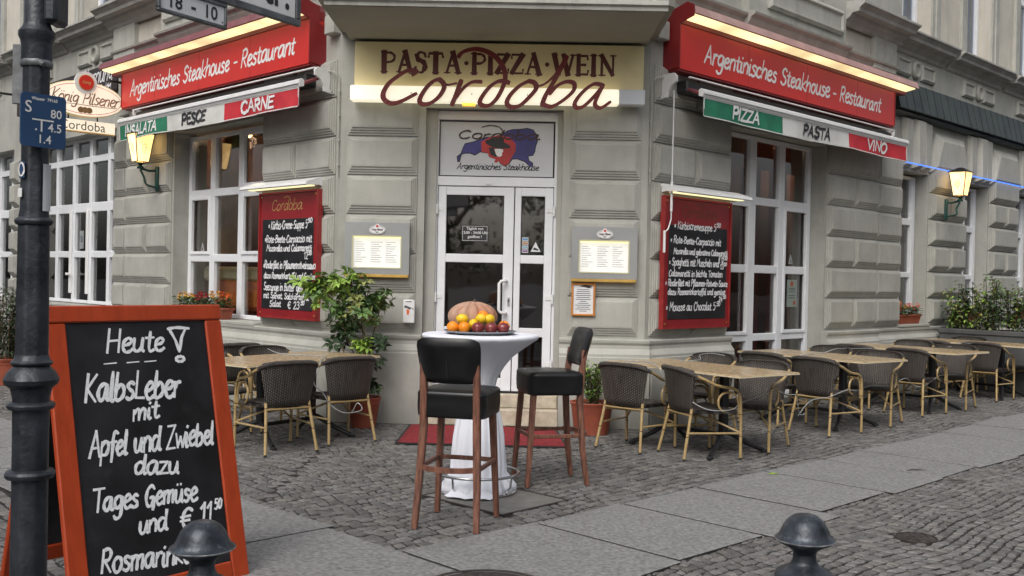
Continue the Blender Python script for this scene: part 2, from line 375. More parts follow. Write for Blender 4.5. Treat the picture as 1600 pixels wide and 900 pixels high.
def wicker():
    m = bpy.data.materials.new('dark_wicker'); m.use_nodes = True; t = m.node_tree; N = t.nodes; L = t.links; b = N['Principled BSDF']; b.inputs['Roughness'].default_value = .5
    tc = N.new('ShaderNodeTexCoord')
    w1 = N.new('ShaderNodeTexWave'); w1.bands_direction = 'X'; w1.inputs['Scale'].default_value = 28; w1.inputs['Distortion'].default_value = .6; w1.inputs['Detail'].default_value = 1
    w2 = N.new('ShaderNodeTexWave'); w2.bands_direction = 'Z'; w2.inputs['Scale'].default_value = 42; w2.inputs['Distortion'].default_value = .8
    w3 = N.new('ShaderNodeTexWave'); w3.bands_direction = 'Y'; w3.inputs['Scale'].default_value = 30; w3.inputs['Distortion'].default_value = .8
    for w_ in (w1, w2, w3): L.new(tc.outputs['Object'], w_.inputs['Vector'])
    a = N.new('ShaderNodeMath'); a.operation = 'MULTIPLY'; L.new(w1.outputs[1], a.inputs[0]); a.inputs[1].default_value = 1
    c = N.new('ShaderNodeMath'); c.operation = 'MULTIPLY_ADD'; L.new(w2.outputs[1], c.inputs[0]); c.inputs[1].default_value = .55; L.new(a.outputs[0], c.inputs[2])
    c3 = N.new('ShaderNodeMath'); c3.operation = 'MULTIPLY_ADD'; L.new(w3.outputs[1], c3.inputs[0]); c3.inputs[1].default_value = .3; L.new(c.outputs[0], c3.inputs[2])
    nz = N.new('ShaderNodeTexNoise'); nz.inputs['Scale'].default_value = 9; nz.inputs['Detail'].default_value = 4; L.new(tc.outputs['Object'], nz.inputs['Vector'])
    r = N.new('ShaderNodeValToRGB'); r.color_ramp.elements[0].position = .15; r.color_ramp.elements[0].color = (.008,.007,.007,1); r.color_ramp.elements[1].position = 1.5/1.85; r.color_ramp.elements[1].color = (.14,.12,.105,1)
    ad = N.new('ShaderNodeMath'); ad.operation = 'MULTIPLY'; L.new(c3.outputs[0], ad.inputs[0]); L.new(nz.outputs[0], ad.inputs[1])
    L.new(ad.outputs[0], r.inputs[0]); L.new(r.outputs[0], b.inputs['Base Color'])
    bp = N.new('ShaderNodeBump'); bp.inputs['Strength'].default_value = .9; bp.inputs['Distance'].default_value = .006; L.new(c3.outputs[0], bp.inputs['Height']); L.new(bp.outputs[0], b.inputs['Normal'])
    return m
M['bamboo'] = bamboo(); M['wicker'] = wicker()
def wicker_back():
    m = bpy.data.materials.new('dark_wicker_weave'); m.use_nodes = True; t = m.node_tree; N = t.nodes; L = t.links; b = N['Principled BSDF']; b.inputs['Roughness'].default_value = .5
    uv = N.new('ShaderNodeUVMap'); sp = N.new('ShaderNodeSeparateXYZ')
    nz = N.new('ShaderNodeTexNoise'); nz.inputs['Scale'].default_value = 14; nz.inputs['Detail'].default_value = 2; L.new(uv.outputs[0], nz.inputs['Vector'])
    av = N.new('ShaderNodeVectorMath'); av.operation = 'MULTIPLY_ADD'; av.inputs[1].default_value = (.02, .02, 0); L.new(nz.outputs['Color'], av.inputs[0]); L.new(uv.outputs[0], av.inputs[2]); L.new(av.outputs[0], sp.inputs[0])
    def op(o, a, b_=None, c=None):
        n = N.new('ShaderNodeMath'); n.operation = o
        for i, x in enumerate((a, b_, c)):
            if x is None: continue
            if isinstance(x, (int, float)): n.inputs[i].default_value = x
            else: L.new(x, n.inputs[i])
        return n.outputs[0]
    su = op('SINE', op('MULTIPLY', sp.outputs[0], 24*math.pi)); sv = op('SINE', op('MULTIPLY', sp.outputs[1], 40*math.pi))
    wv = op('ABSOLUTE', op('MULTIPLY', su, 1)); cr = op('MULTIPLY', su, sv); h = op('MULTIPLY_ADD', cr, .35, op('MULTIPLY', wv, .65))
    tc = N.new('ShaderNodeTexCoord'); n2 = N.new('ShaderNodeTexNoise'); n2.inputs['Scale'].default_value = 30; mp = N.new('ShaderNodeMapping'); mp.inputs['Scale'].default_value = (1, 1, .15); L.new(tc.outputs['Object'], mp.inputs[0]); L.new(mp.outputs[0], n2.inputs['Vector'])
    cc = op('MULTIPLY', op('MAXIMUM', h, 0), op('MULTIPLY_ADD', n2.outputs[0], 1.6, .1))
    r = N.new('ShaderNodeValToRGB'); r.color_ramp.elements[0].position = .05; r.color_ramp.elements[0].color = (.012,.010,.009,1); r.color_ramp.elements[1].position = .8; r.color_ramp.elements[1].color = (.125,.108,.094,1)
    L.new(cc, r.inputs[0]); L.new(r.outputs[0], b.inputs['Base Color'])
    bp = N.new('ShaderNodeBump'); bp.inputs['Strength'].default_value = .8; bp.inputs['Distance'].default_value = .006; L.new(h, bp.inputs['Height']); L.new(bp.outputs[0], b.inputs['Normal'])
    return m
M['wickerb'] = wicker_back()

# ---------------------------------------------------------------- handwriting: strokes on a grid (x-height 5, capitals 8)
G = {
'a':(5.2,[[(4,4.6),(2.5,5),(.8,3.8),(.4,1.8),(1.4,.1),(3,1),(4.1,4.8),(4,1.2),(4.5,.1),(5.2,.6)]]),
'b':(4.6,[[(.6,8.4),(.4,4),(.5,.4),(2.2,0),(3.8,1.4),(3.8,3.6),(2.4,4.8),(.7,3.4)]]),
'c':(4.1,[[(3.6,4.2),(2.4,5),(.8,4),(.4,2),(1.4,.2),(3,.2),(3.9,1)]]),
'd':(5,[[(3.6,4.4),(2.2,5),(.7,3.7),(.4,1.6),(1.4,.1),(3,.9),(4,4),(4.3,8.4),(4,2),(4.4,.1),(5,.4)]]),
'e':(4.1,[[(.6,2.4),(2.6,2.9),(3.5,4),(2.4,5),(.9,4),(.5,1.8),(1.6,.1),(3.2,.4),(4,1.1)]]),
'f':(3.3,[[(3.8,7.8),(2.6,8.5),(1.6,7),(1.5,3),(1.3,-2)],[(0,4.8),(3.2,4.9)]]),
'g':(4.8,[[(3.8,4.4),(2.2,5),(.7,3.8),(.6,1.8),(1.8,.6),(3.4,1.8),(4,4.8),(3.9,0),(3.2,-2.6),(1.4,-3),(.4,-2)]]),
'h':(4.6,[[(.6,8.4),(.4,0)],[(.5,2.6),(1.8,4.6),(3.2,4.8),(3.8,3.4),(3.7,.2)]]),
'i':(2,[[(.7,4.8),(.5,1),(1,0),(1.7,.3)],[(.8,6.8),(1,7.1)]]),
'j':(2.2,[[(1.4,4.8),(1.2,-1),(.2,-2.8)],[(1.4,6.8),(1.6,7.1)]]),
'k':(4.1,[[(.6,8.4),(.4,0)],'L',[(3.6,4.8),(.6,2.2),(3.8,0)]]),
'l':(2,[[(.7,8.4),(.5,1.2),(1,0),(1.7,.3)]]),
'm':(6.2,[[(.4,4.8),(.5,0)],[(.5,3),(1.5,4.7),(2.6,4.8),(2.9,3.4),(2.8,.1)],[(2.9,3),(4,4.7),(5.1,4.8),(5.4,3.4),(5.3,.1)]]),
'n':(4.4,[[(.4,4.8),(.5,0)],[(.5,3),(1.6,4.7),(3,4.8),(3.6,3.4),(3.5,.1)]]),
'o':(4.5,[[(2.2,5),(.8,4),(.4,2),(1.4,.1),(3,.3),(3.9,2.4),(3.4,4.4),(2.1,5)]]),
'p':(4.6,[[(.6,4.8),(.5,-3)],[(.6,3.2),(2,4.9),(3.6,4.4),(3.9,2.4),(2.8,.4),(.6,.6)]]),
'r':(3.3,[[(.5,4.8),(.5,0)],[(.5,2.8),(1.6,4.6),(3,4.7)]]),
's':(3.8,[[(3.3,4.4),(1.9,5),(.8,4),(1.6,2.9),(3,2),(3,.7),(1.6,0),(.4,.6)]]),
't':(3.4,[[(1.6,7),(1.4,1.4),(2.2,.1),(3.2,.6)],[(0,4.9),(3,5)]]),
'u':(4.8,[[(.5,4.8),(.5,1.4),(1.5,.1),(3,1),(3.7,4.8)],[(3.7,4.8),(3.7,.8),(4.4,.1)]]),
'v':(4,['L',[(.3,4.8),(1.8,.1),(3.6,4.9)]]),
'w':(5.6,['L',[(.3,4.8),(1.4,.1),(2.7,3.6),(4,.1),(5.3,4.9)]]),
'y':(4.2,[[(.4,4.8),(1,2.2),(2.2,1.8),(3.6,4.8)],[(3.6,4.8),(2.6,-1),(1,-3)]]),
'z':(4.1,['L',[(.4,4.7),(3.5,4.8),(.5,.1),(3.9,.2)]]),
'A':(5.4,['L',[(.2,0),(2.6,8.3),(4.8,0)],[(1,2.8),(4.1,2.9)]]),
'B':(5.2,[[(.7,8),(.5,0)],[(.7,7.8),(3.4,8),(3.9,6),(.9,4.4)],[(.9,4.4),(4.2,4),(4.4,1.2),(.5,.1)]]),
'C':(5.4,[[(4.8,6.8),(3.2,8.2),(1.2,6.6),(.5,3.6),(1.4,.6),(3.4,0),(5,1.4)]]),
'E':(4.8,['L',[(4.3,8),(.8,7.8),(.6,.1),(4.4,.2)],[(.7,4.2),(3.6,4.3)]]),
'G':(5.6,[[(4.8,6.8),(3.2,8.2),(1.2,6.6),(.5,3.4),(1.6,.3),(3.8,.4),(4.8,3.2)],[(2.8,3.3),(5,3.2),(4.6,-1.4)]]),
'H':(5.6,['L',[(.7,8.2),(.5,0)],[(4.6,8),(4.5,0)],[(.5,4),(4.6,4.2)]]),
'I':(2.2,['L',[(1,8),(.9,0)]]),
'K':(5,['L',[(.8,8.2),(.6,0)],[(4.4,8),(.8,3.8),(4.6,0)]]),
'L':(4.4,['L',[(.8,8.2),(.6,.2),(4,.1)]]),
'M':(6.6,['L',[(.4,0),(1.2,8),(3.1,3),(5.2,8),(5.8,0)]]),
'N':(5.6,['L',[(.6,0),(.9,8),(4.4,.2),(4.8,8.1)]]),
'O':(5.8,[[(2.8,8.1),(1,6.6),(.4,3.6),(1.6,.3),(3.8,.3),(5.2,3.6),(4.6,7),(2.7,8.1)]]),
'P':(5,[[(.8,8),(.6,0)],[(.6,7.6),(3,8.3),(4.5,6.6),(3.6,4.2),(.8,3.8)]]),
'R':(5.2,[[(.8,8),(.6,0)],[(.6,7.6),(3,8.3),(4.3,6.6),(3.3,4.4),(.8,4)],'L',[(1.6,4),(4.6,0)]]),
'S':(5,[[(4.3,7),(2.8,8.2),(1,6.8),(1.6,4.8),(3.8,3.6),(4.2,1.4),(2.4,0),(.4,1.2)]]),
'T':(5,['L',[(0,7.9),(5,8.1)],[(2.6,8),(2.4,0)]]),
'V':(5,['L',[(.3,8.1),(2.4,0),(4.8,8.2)]]),
'W':(7,['L',[(.3,8.1),(1.8,0),(3.4,6),(5,0),(6.6,8.2)]]),
'Z':(5,['L',[(.5,7.9),(4.4,8),(.4,.1),(4.7,.2)]]),
'0':(4.6,[[(2.2,8),(.8,6),(.6,2.4),(2,0),(3.8,2),(4,6),(2.2,8)]]),
'1':(3.4,['L',[(.6,5.8),(2.4,8.2),(2.2,0)]]),
'2':(4.6,[[(.7,6.6),(2.2,8.1),(3.8,6.6),(3,3.8),(.5,.2)],[(.5,.2),(4.2,.2)]]),
'3':(4.6,[[(.7,7.2),(2.4,8.1),(3.8,6.6),(2.2,4.5)],[(2.2,4.5),(4,3.4),(3.6,.8),(1.8,0),(.4,1)]]),
'4':(4.6,['L',[(2.6,8),(.5,2.6),(4.2,2.8)],[(3.2,5),(3,0)]]),
'5':(4.6,['L',[(3.8,8),(1.2,7.9),(.9,4.8)],'C',[(.9,4.8),(3.2,5),(4,2.8),(2.6,.2),(.5,.6)]]),
'8':(4.6,[[(3.6,6.8),(2.2,8),(1,6.6),(2.2,4.5),(3.9,2.4),(2.4,0),(.7,1.8),(2.2,4.5),(3.6,6.8)]]),
'$':(5,[[(4.4,7),(2.8,8),(1.2,6.2),(1,2.4),(2.6,.1),(4.4,1)],[(0,4.8),(3.6,5)],[(0,3.2),(3.4,3.4)]]),
'-':(3.6,['L',[(.5,2.9),(3,3)]]), '.':(1.8,['L',[(.6,0),(.9,.3)]]), ',':(1.8,['L',[(.9,.3),(.4,-1)]]),
'*':(3,['L',[(.4,1.8),(2.4,4)],[(1.4,4.4),(1.3,1.4)],[(2.5,1.9),(.4,3.8)]]), ' ':(3.2,[]),
'~':(4,['L',[(0,0),(3,0)]]),
}
G['ü'] = (4.8, G['u'][1]+[[(1.1,6.7),(1.2,7)],[(2.9,6.7),(3,7)]]); G['ö'] = (4.5, G['o'][1]+[[(1.2,6.7),(1.3,7)],[(2.9,6.7),(3,7)]])
def catmull(p, k=4):
    if len(p) < 3: return p
    q = [p[0]]+list(p)+[p[-1]]; out = []
    for i in range(1, len(q)-2):
        for j in range(k):
            t = j/k; r_ = []
            for a in (0, 1):
                p0, p1, p2, p3 = q[i-1][a], q[i][a], q[i+1][a], q[i+2][a]
                r_.append(.5*((2*p1)+(-p0+p2)*t+(2*p0-5*p1+4*p2-p3)*t*t+(-p0+3*p1-3*p2+p3)*t**3))
            out.append(tuple(r_))
    out.append(tuple(p[-1])); return out
def catmull3(p, k=4):
    q = [p[0]]+list(p)+[p[-1]]; out = []
    for i in range(1, len(q)-2):
        for j in range(k):
            t = j/k; out.append(tuple(.5*((2*q[i][a])+(-q[i-1][a]+q[i+1][a])*t+(2*q[i-1][a]-5*q[i][a]+4*q[i+1][a]-q[i+2][a])*t*t+(-q[i-1][a]+3*q[i][a]-3*q[i+1][a]+q[i+2][a])*t**3) for a in range(3)))
    out.append(tuple(p[-1])); return out
def ribbon(mb, pts, w, place, lift=.0012, taper=True, nib=None):
    """flat stroke of width w along pts, every point lifted a little differently so that crossings never share a plane"""
    n = len(pts)
    if n < 2: return
    vs = []
    for i, p in enumerate(pts):
        a = pts[max(i-1, 0)]; b = pts[min(i+1, n-1)]
        dx, dy = b[0]-a[0], b[1]-a[1]; L_ = math.hypot(dx, dy) or 1
        nx, ny = -dy/L_, dx/L_
        ww = w*(1+.16*math.sin(i*1.1+n+p[0]*37)) if not callable(w) else w(i/(n-1))
        if taper and (i == 0 or i == n-1): ww *= .72
        if nib: ww *= nib(dx/L_, dy/L_)
        ex = (dx/L_*ww*.4*(-1 if i == 0 else 1 if i == n-1 else 0), dy/L_*ww*.4*(-1 if i == 0 else 1 if i == n-1 else 0))
        h = lift*(.3+rnd.random())
        vs.append(place(p[0]+nx*ww/2+ex[0], p[1]+ny*ww/2+ex[1], h)); vs.append(place(p[0]-nx*ww/2+ex[0], p[1]-ny*ww/2+ex[1], h))
    mb.add(vs, [(2*i, 2*i+1, 2*i+3, 2*i+2) for i in range(n-1)])
def swidth(txt): return sum(G[c][0] for c in txt if c in G)
def write(mb, txt, place, x0, y0, h, w, slant=.12, width=None, jit=.25, rise=0, space=1.0, rr=rnd, nib=None):
    """handwriting starting at (x0,y0); h = height of a capital; width = squeeze the line to this length"""
    k = h/8; kx = k if width is None else width/max(1, swidth(txt)); x = 0
    for ch in txt:
        if ch not in G: continue
        gw, st = G[ch]; jy = rr.uniform(-jit, jit); js = 1+rr.uniform(-.06, .06)*(jit > 0); smooth = True
        for q in st:
            if q == 'L': smooth = False; continue
            if q == 'C': smooth = True; continue
            pp = catmull(q, 4) if smooth else q
            if not smooth and len(q) > 2:   # split at corners so the joints stay full
                segs = [pp[i:i+2] for i in range(len(pp)-1)]
            else: segs = [pp]
            for sg in segs:
                pts = [(x0+(x+a*js)*kx+slant*(b_+jy)*k, y0+(b_*js+jy)*k+rise*(x+a)*kx) for a, b_ in sg]
                ribbon(mb, pts, w, place, nib=nib)
        x += gw*space
def btext(mb, txt, size, place, x0=0, y0=0, off=0, align='LEFT', sx=1):
    cu = bpy.data.curves.new('t', 'FONT'); cu.body = txt; cu.size = size; cu.align_x = align; cu.offset = off; cu.resolution_u = 3
    o = bpy.data.objects.new('t', cu); C.objects.link(o); bpy.context.view_layer.update()
    me = bpy.data.meshes.new_from_object(o.evaluated_get(bpy.context.evaluated_depsgraph_get()))
    mb.add([place(x0+v.co.x*sx, y0+v.co.y, .001) for v in me.vertices], [tuple(p.vertices) for p in me.polygons])
    bpy.data.objects.remove(o); bpy.data.curves.remove(cu); bpy.data.meshes.remove(me)
def ell(cx, cy, a, b, n=32, a0=0, a1=2*math.pi): return [(cx+a*math.cos(a0+(a1-a0)*i/n), cy+b*math.sin(a0+(a1-a0)*i/n)) for i in range(n if a1-a0 > 6.28 else n+1)]

# ================================================================ GROUND
def inv(F, x, y):
    d = Vector((x, y, 0))-F.P; return d.dot(F.du), d.dot(F.dn)
mb = MB(); mb.box(-120, 120, 2.35, 140, -.3, -.013); pav = struct('pavement', mb, M['bed'])
mb = MB(); mb.box(-150, 150, -150, 2.2, -.4, -.13); struct('road', mb, M['asphalt'])
kerb = struct('kerb', MB().box(-120, 120, 2.2, 2.3505, -.35, -.02), M['bed'])
x = -4.0
while x < 4:
    mb = MB(); mb.cbox(x, x+.985, 2.195, 2.352, -.3, .004, .012); part('kerb_stone', mb, M['slab'], kerb, FW); x += .995

def slab_poly(F, u0, u1, o0, o1, rr):
    j = lambda a=.012: rr.uniform(-a, a)
    return [(u0+.014, o0+j(.03)), (u1-.014, o0+j(.03)), (u1-.014+j(.004), o1+j(.02)), (u0+.014+j(.004), o1+j(.02))]
SLABS = []
def in_poly(p, poly):
    c = False; j = len(poly)-1
    for i in range(len(poly)):
        a, b = poly[i], poly[j]
        if (a[1] > p[1]) != (b[1] > p[1]) and p[0] < (b[0]-a[0])*(p[1]-a[1])/(b[1]-a[1])+a[0]: c = not c
        j = i
    return c
def add_slab(F, poly, h=.007):
    W = [F.pt(a, b, 0) for a, b in poly]; cx = sum((p for p in W), Vector())/len(W)
    n = len(W); dz = rnd.uniform(-.0015, .0015); tl = (rnd.uniform(-.001, .001), rnd.uniform(-.001, .001))
    def z(p, q): return h+dz+(p.x-cx.x)*tl[0]+(p.y-cx.y)*tl[1]-q
    vs = [(p.x, p.y, -.06) for p in W]+[(p.x, p.y, z(p, .003)) for p in W]
    # slightly uneven worn rim
    ins = [p+(cx-p).normalized()*.006 for p in W]
    vs += [(p.x, p.y, z(p, 0)) for p in ins]
    fs = [tuple(range(2*n, 3*n))]
    for r_ in (0, n): fs += [(r_+i, r_+(i+1)%n, r_+n+(i+1)%n, r_+n+i) for i in range(n)]
    mb = MB(); mb.add(vs, fs); so_ = part('paving_slab', mb, M['slab'], pav, None, label=None, recalc=False); so_.data.materials.append(M['bed'])
    for i in range(1, n+1): so_.data.polygons[i].material_index = 1
    SLABS.append([(p.x+(cx.x-p.x)/(cx-p).length*.05, p.y+(cx.y-p.y)/(cx-p).length*.05) for p in W])
jR = [-4.72, -3.70, -2.87, -2.03, -1.08, -.2, .52, 1.36, 2.30, 3.2, 4.15, 5.1, 6.0, 7.0, 8, 9, 10, 11, 12.2, 13.4, 14.6, 16, 17.5]
sr = random.Random(3)
for i in range(len(jR)-1): add_slab(FR, slab_poly(FR, jR[i], jR[i+1], 2.07+sr.uniform(-.03,.03)-max(0, jR[i])*.012, 3.1+sr.uniform(-.06,.06)+(.08 if i < 3 else 0)-max(0, jR[i])*.03, sr))
jL = [-4.37, -3.62, -2.6, -1.62, -.65, .3, 1.3, 2.25, 3.2, 4.2, 5.1, 6.1, 7.1, 8.1, 9.2, 10.4, 11.6]
for i in range(len(jL)-1): add_slab(FL, slab_poly(FL, jL[i], jL[i+1], 2.55+sr.uniform(-.03,.03), 3.62, sr))
add_slab(FR, [(-5.74, 2.12), (-4.735, 2.11), (-4.735, 2.62), (-5.74, 2.6)])
add_slab(FR, [(-5.75, 2.615), (-5.2, 2.62), (-5.2, 3.2), (-5.76, 3.19)]); add_slab(FR, [(-5.185, 2.62), (-4.735, 2.64), (-4.735, 3.2), (-5.18, 3.2)])

mb = MB(); mb.prism([(-5.72, 2.12), (-4.7, 2.11), (0, 2.1), (17.6, 1.9), (17.6, 2.5), (0, 3.0), (-3, 3.06), (-5.72, 3.12)], -.05, .0025); part('joint_fill', mb, M['bed'], pav, FR); mb = MB(); mb.box(-4.33, 11.5, 2.6, 3.58, -.05, .002); part('joint_fill', mb, M['bed'], pav, FL)
# mosaic cobbles: rows along one facade, every stone its own quad
SB = [(min(p[0] for p in q), max(p[0] for p in q), min(p[1] for p in q), max(p[1] for p in q), q) for q in SLABS]
PLATE = [(-3.72, 1.02), (-3.08, .98), (-3.06, 1.76), (-3.70, 1.78)]
PW = [tuple(FR.pt(a, b, 0).xy) for a, b in PLATE]
HOLES = [(-.12, 4.80, .36), (2.40, 6.02, .13)]
def blocked(x, y):
    for a, b, c, d, q in SB:
        if a <= x <= b and c <= y <= d and in_poly((x, y), q): return True
    if in_poly((x, y), PW): return True
    return any((x-h[0])**2+(y-h[1])**2 < h[2]**2 for h in HOLES)
STONES = []
def cobbles(F, u0, u1, o0, o1, keep, pitch, seed):
    rr = random.Random(seed); row = 0; o = o0
    while o < o1:
        ph = rr.uniform(0, 6); h0, h1 = pitch*.9, pitch*.9
        def wv(u, oo): return .030*math.sin(u*2.3+oo*1.7)+.022*math.sin(u*5.1+oo*3.1+1)
        u = u0+rr.uniform(0, .1)
        nxt = [None]
        while u < u1:
            wd = pitch*rr.uniform(.72, 1.28); a, b = u, u+wd; g = (.013+rr.random()*.010)*pitch/.092
            sh = .25*(o-o0)
            q = []
            for (uu, oo) in ((a, o), (b, o), (b, o+pitch), (a, o+pitch)):
                k1 = math.sin(uu*91.7+oo*37.1)*.011; k2 = math.sin(uu*53.3+oo*71.9)*.012
                q.append((uu+k1+.25*wv(oo*1.9, uu), oo+wv(uu, oo)+k2*.5))
            cx = sum(p[0] for p in q)/4; cy = sum(p[1] for p in q)/4
            P = F.pt(cx, cy, 0)
            if keep(P.x, P.y) and not blocked(P.x, P.y):
                STONES.append((F, q, (cx, cy), g, rr.uniform(-.007, -.001), rr.random(), P.y*1.0+abs(P.x)*.4))
            u = b
        o += pitch*rr.uniform(.93, 1.07)
def fr_view(x, y): return y > 2.6 and abs(x) < y*.56+.9
def keepA(x, y):      # right forecourt incl. the corner triangle
    uR, oR = inv(FR, x, y); uL, oL = inv(FL, x, y)
    if not fr_view(x, y) or y > 19: return False
    if oR < -.02 and oL < -.02 and y > 10.2: return False
    if uR > 0 and oR < .03: return False
    return oR < 2.3 and oL < 2.75 and x > -.2*0-99 and uR > uL-1.9 and y < 10.28-.0148*x+max(0, uR)*9
def keepB(x, y):
    uR, oR = inv(FR, x, y); uL, oL = inv(FL, x, y)
    if not fr_view(x, y) or y > 18: return False
    return oL > .03 and oL < 2.75 and oR < 2.3 and not keepA(x, y)
def keepC(x, y):
    uR, oR = inv(FR, x, y)
    return fr_view(x, y) and y < 15 and oR > 2.7 and uR > -5.9
def keepD(x, y):
    uL, oL = inv(FL, x, y); uR, oR = inv(FR, x, y)
    return fr_view(x, y) and y < 12 and oL > 3.6 and not keepC(x, y) and not (oR > 3.02 and uR > -5.9)
cobbles(FR, -5.2, 12.5, -2.6, 2.2, keepA, .083, 1)
cobbles(FL, -3.2, 10.5, -.3, 2.7, keepB, .083, 2)
cobbles(FR, -6.2, 6.5, 2.7, 6.6, keepC, .067, 3)
cobbles(FL, -6.5, 4, 3.55, 5.9, keepD, .09, 4)
STONES.sort(key=lambda t: t[6])
def stone_geo(st):
    F, q, c, g, dz, tn, _ = st; vs = []
    cv = F.pt(c[0], c[1], 0)
    for ins, z in ((g*.5, -.045), (g*.5, dz-.008), (g*.5+.008, dz)):
        for a, b in q:
            d = math.hypot(a-c[0], b-c[1]) or 1; k = 1-ins*1.35/d
            p = F.pt(c[0]+(a-c[0])*k, c[1]+(b-c[1])*k, 0); vs.append((p.x, p.y, z))
    fs = [(8, 9, 10, 11)]
    for r_ in (0, 4): fs += [(r_+i, r_+(i+1)%4, r_+4+(i+1)%4, r_+4+i) for i in range(4)]
    return vs, fs
def tone_attr(me, tones):
    at = me.attributes.new('tone', 'FLOAT_COLOR', 'FACE')
    a = np.ones((len(tones), 4), 'f'); a[:, :3] = np.array(tones)
    at.data.foreach_set('color', a.ravel())
def tonecol(t):
    k = .70+.55*t; rr = random.Random(int(t*1e6)); w_ = rr.uniform(-.025, .035)
    return (k*(1+w_), k, k*(1-w_))
near = [s_ for s_ in STONES if s_[6] > 0]
# the 300 that show largest: nearest ones inside the frame
def onscreen(st):
    p = st[0].pt(st[2][0], st[2][1], 0)-Vector((0, 0, EYE)); d = p.dot(_F)
    x = 800+FPX*p.dot(_r)/d; y = 450-FPX*p.dot(_u)/d
    return 0 < x < 1600 and y < 895
vis = [s_ for s_ in STONES if onscreen(s_)]
big = vis[:300]; bset = set(id(s_) for s_ in big); rest = [s_ for s_ in STONES if id(s_) not in bset]
for st in big:
    vs, fs = stone_geo(st); me = bpy.data.meshes.new('cobblestone'); me.from_pydata(vs, [], fs); me.materials.append(M['cob']); me.materials.append(M['bed']); tone_attr(me, [tonecol(st[5])]*len(fs))
    for i in range(1, 5): me.polygons[i].material_index = 1
    o = link('cobblestone', me, pav)
V = []; Fc = []; T = []
for st in rest:
    vs, fs = stone_geo(st); b = len(V); V += vs; Fc += [tuple(i+b for i in f) for f in fs]; T += [tonecol(st[5])]*len(fs)
me = bpy.data.meshes.new('cobblestones'); me.from_pydata(V, [], Fc); me.materials.append(M['cob']); me.materials.append(M['bed']); tone_attr(me, T)
me.polygons.foreach_set('material_index', ([0]+[1]*4+[0]*4)*len(rest))
o = link('cobblestones', me, pav); o['kind'] = 'stuff'
print('stones', len(STONES))

# cover plate, manholes, twigs, leaf
t = thing('cover_plate', 'square concrete cover plate in an iron rim under the bar table', 'cover plate', FR, (-3.4, 1.4, 0))
mb = MB(); mb.prism([(a*.98+-3.39*.02, b*.98+1.385*.02) for a, b in PLATE], -.04, -.002); part('slab', mb, M['concrete'], t)
mb = MB()
for i in range(4):
    a, b = PLATE[i], PLATE[(i+1)%4]; mb.tube([(a[0], a[1], -.006), (b[0], b[1], -.006)], .012, 4)
part('rim', mb, M['iron'], t)
def manhole(name, x, y, r, label, dz=0):
    t = thing(name, label, 'manhole cover', None, (x, y, dz))
    mb = MB(); mb.lathe([(0.001, -.03), (r*.9, -.03), (r*.9, .007), (r*.86, .010), (.001, .011)], 40); part('lid', mb, M['iron'], t, smooth=30)
    mb = MB(); mb.lathe([(r*.91, -.05), (r, -.05), (r, .010), (r*.97, .013), (r*.92, .011), (r*.91, -.03)], 40); part('rim', mb, M['iron'], t, smooth=30)
    mb = MB()
    k = int(r/.045)
    for i in range(-k, k+1):
        for j in range(-k, k+1):
            x_, y_ = i*.042, j*.042
            if x_*x_+y_*y_ < (r*.8)**2: mb.cbox(x_-.013, x_+.013, y_-.013, y_+.013, .004, .014, .004)
    part('studs', mb, M['iron'], t, kind='stuff')
manhole('manhole_cover', -.12, 4.80, .33, 'large round dark manhole cover between the big slabs in front of the bar table')
manhole('manhole_cover', 2.40, 6.02, .122, 'small round rusty cover set in the cobbles right of the round-topped bollard', -.008)
for (x, y, a, nm, lb, c, m_) in ((3.23, 8.15, .3, 'twig', 'dark twig lying on the pale slabs beyond the bollard', 'twig', 'bark'), (3.38, 7.75, .1, 'twig', 'dark twig lying at the edge of the slabs and the cobbles', 'twig', 'bark')):
    mb = MB(); mb.tube([(-.09, 0, .012), (-.03, .012, .014), (.04, .0, .013), (.09, -.015, .012)], [.002, .006, .005, .002], 6); single(nm, mb, M[m_], lb, c, None, (x, y, .003), rz=a)
mb = MB(); mb.add([(-.05, 0, .006), (0, .028, .014), (.055, 0, .008), (0, -.028, .012), (-.02, 0, .02)], [(0, 3, 4), (3, 2, 4), (2, 1, 4), (1, 0, 4)])
single('fallen_leaf', mb, M['leafl'], 'small yellow-green leaf lying on the slab left of the twigs', 'leaf', None, (2.02, 7.88, 0))

# ================================================================ THE BUILDING
bld = thing('restaurant_building', 'grey-green plastered corner building with rusticated blocks and a chamfered entrance corner', 'building', None, (-.3, 10.3, 0))
FRM[bld] = None
def bp(name, mb, m, F, smooth=0, label=None): return part(name, mb, m, bld, F, smooth, label)
def wallmesh(F, rects, th=.45, plane=0):
    mb = MB()
    for (u0, u1, z0, z1) in rects: mb.box(u0, u1, plane-th, plane, z0, z1)
    return mb
TOP = 8.2
SB2 = -.10                                    # plane of the set-back wing
# right-hand facade
WR = [(5.86, 6.91), (8.23, 9.27), (10.50, 11.55), (12.8, 13.85), (15.1, 16.15)]
rects = [(0, 1.45, 0, 4.5), (1.45, 3.63, 3.24, 4.5), (1.45, 3.63, -.05, .12), (3.63, 5.05, 0, 3.62), (3.63, 5.35, 3.62, 4.5), (0, 5.35, 4.5, TOP)]
bp('wall', wallmesh(FR, rects), M['wall'], FR)
r2 = [(5.05, 5.86, 0, TOP)]; p = 5.86
for i, (a, b) in enumerate(WR):
    r2 += [(a, b, 0, .93), (a, b, 3.16, 3.97)]
    e = WR[i+1][0] if i+1 < len(WR) else 22
    r2.append((b, e, 0, 3.97))
r2.append((5.86, 22, 3.97, 5.02))
bp('wall', wallmesh(FR, r2, .4, SB2), M['wall'], FR)
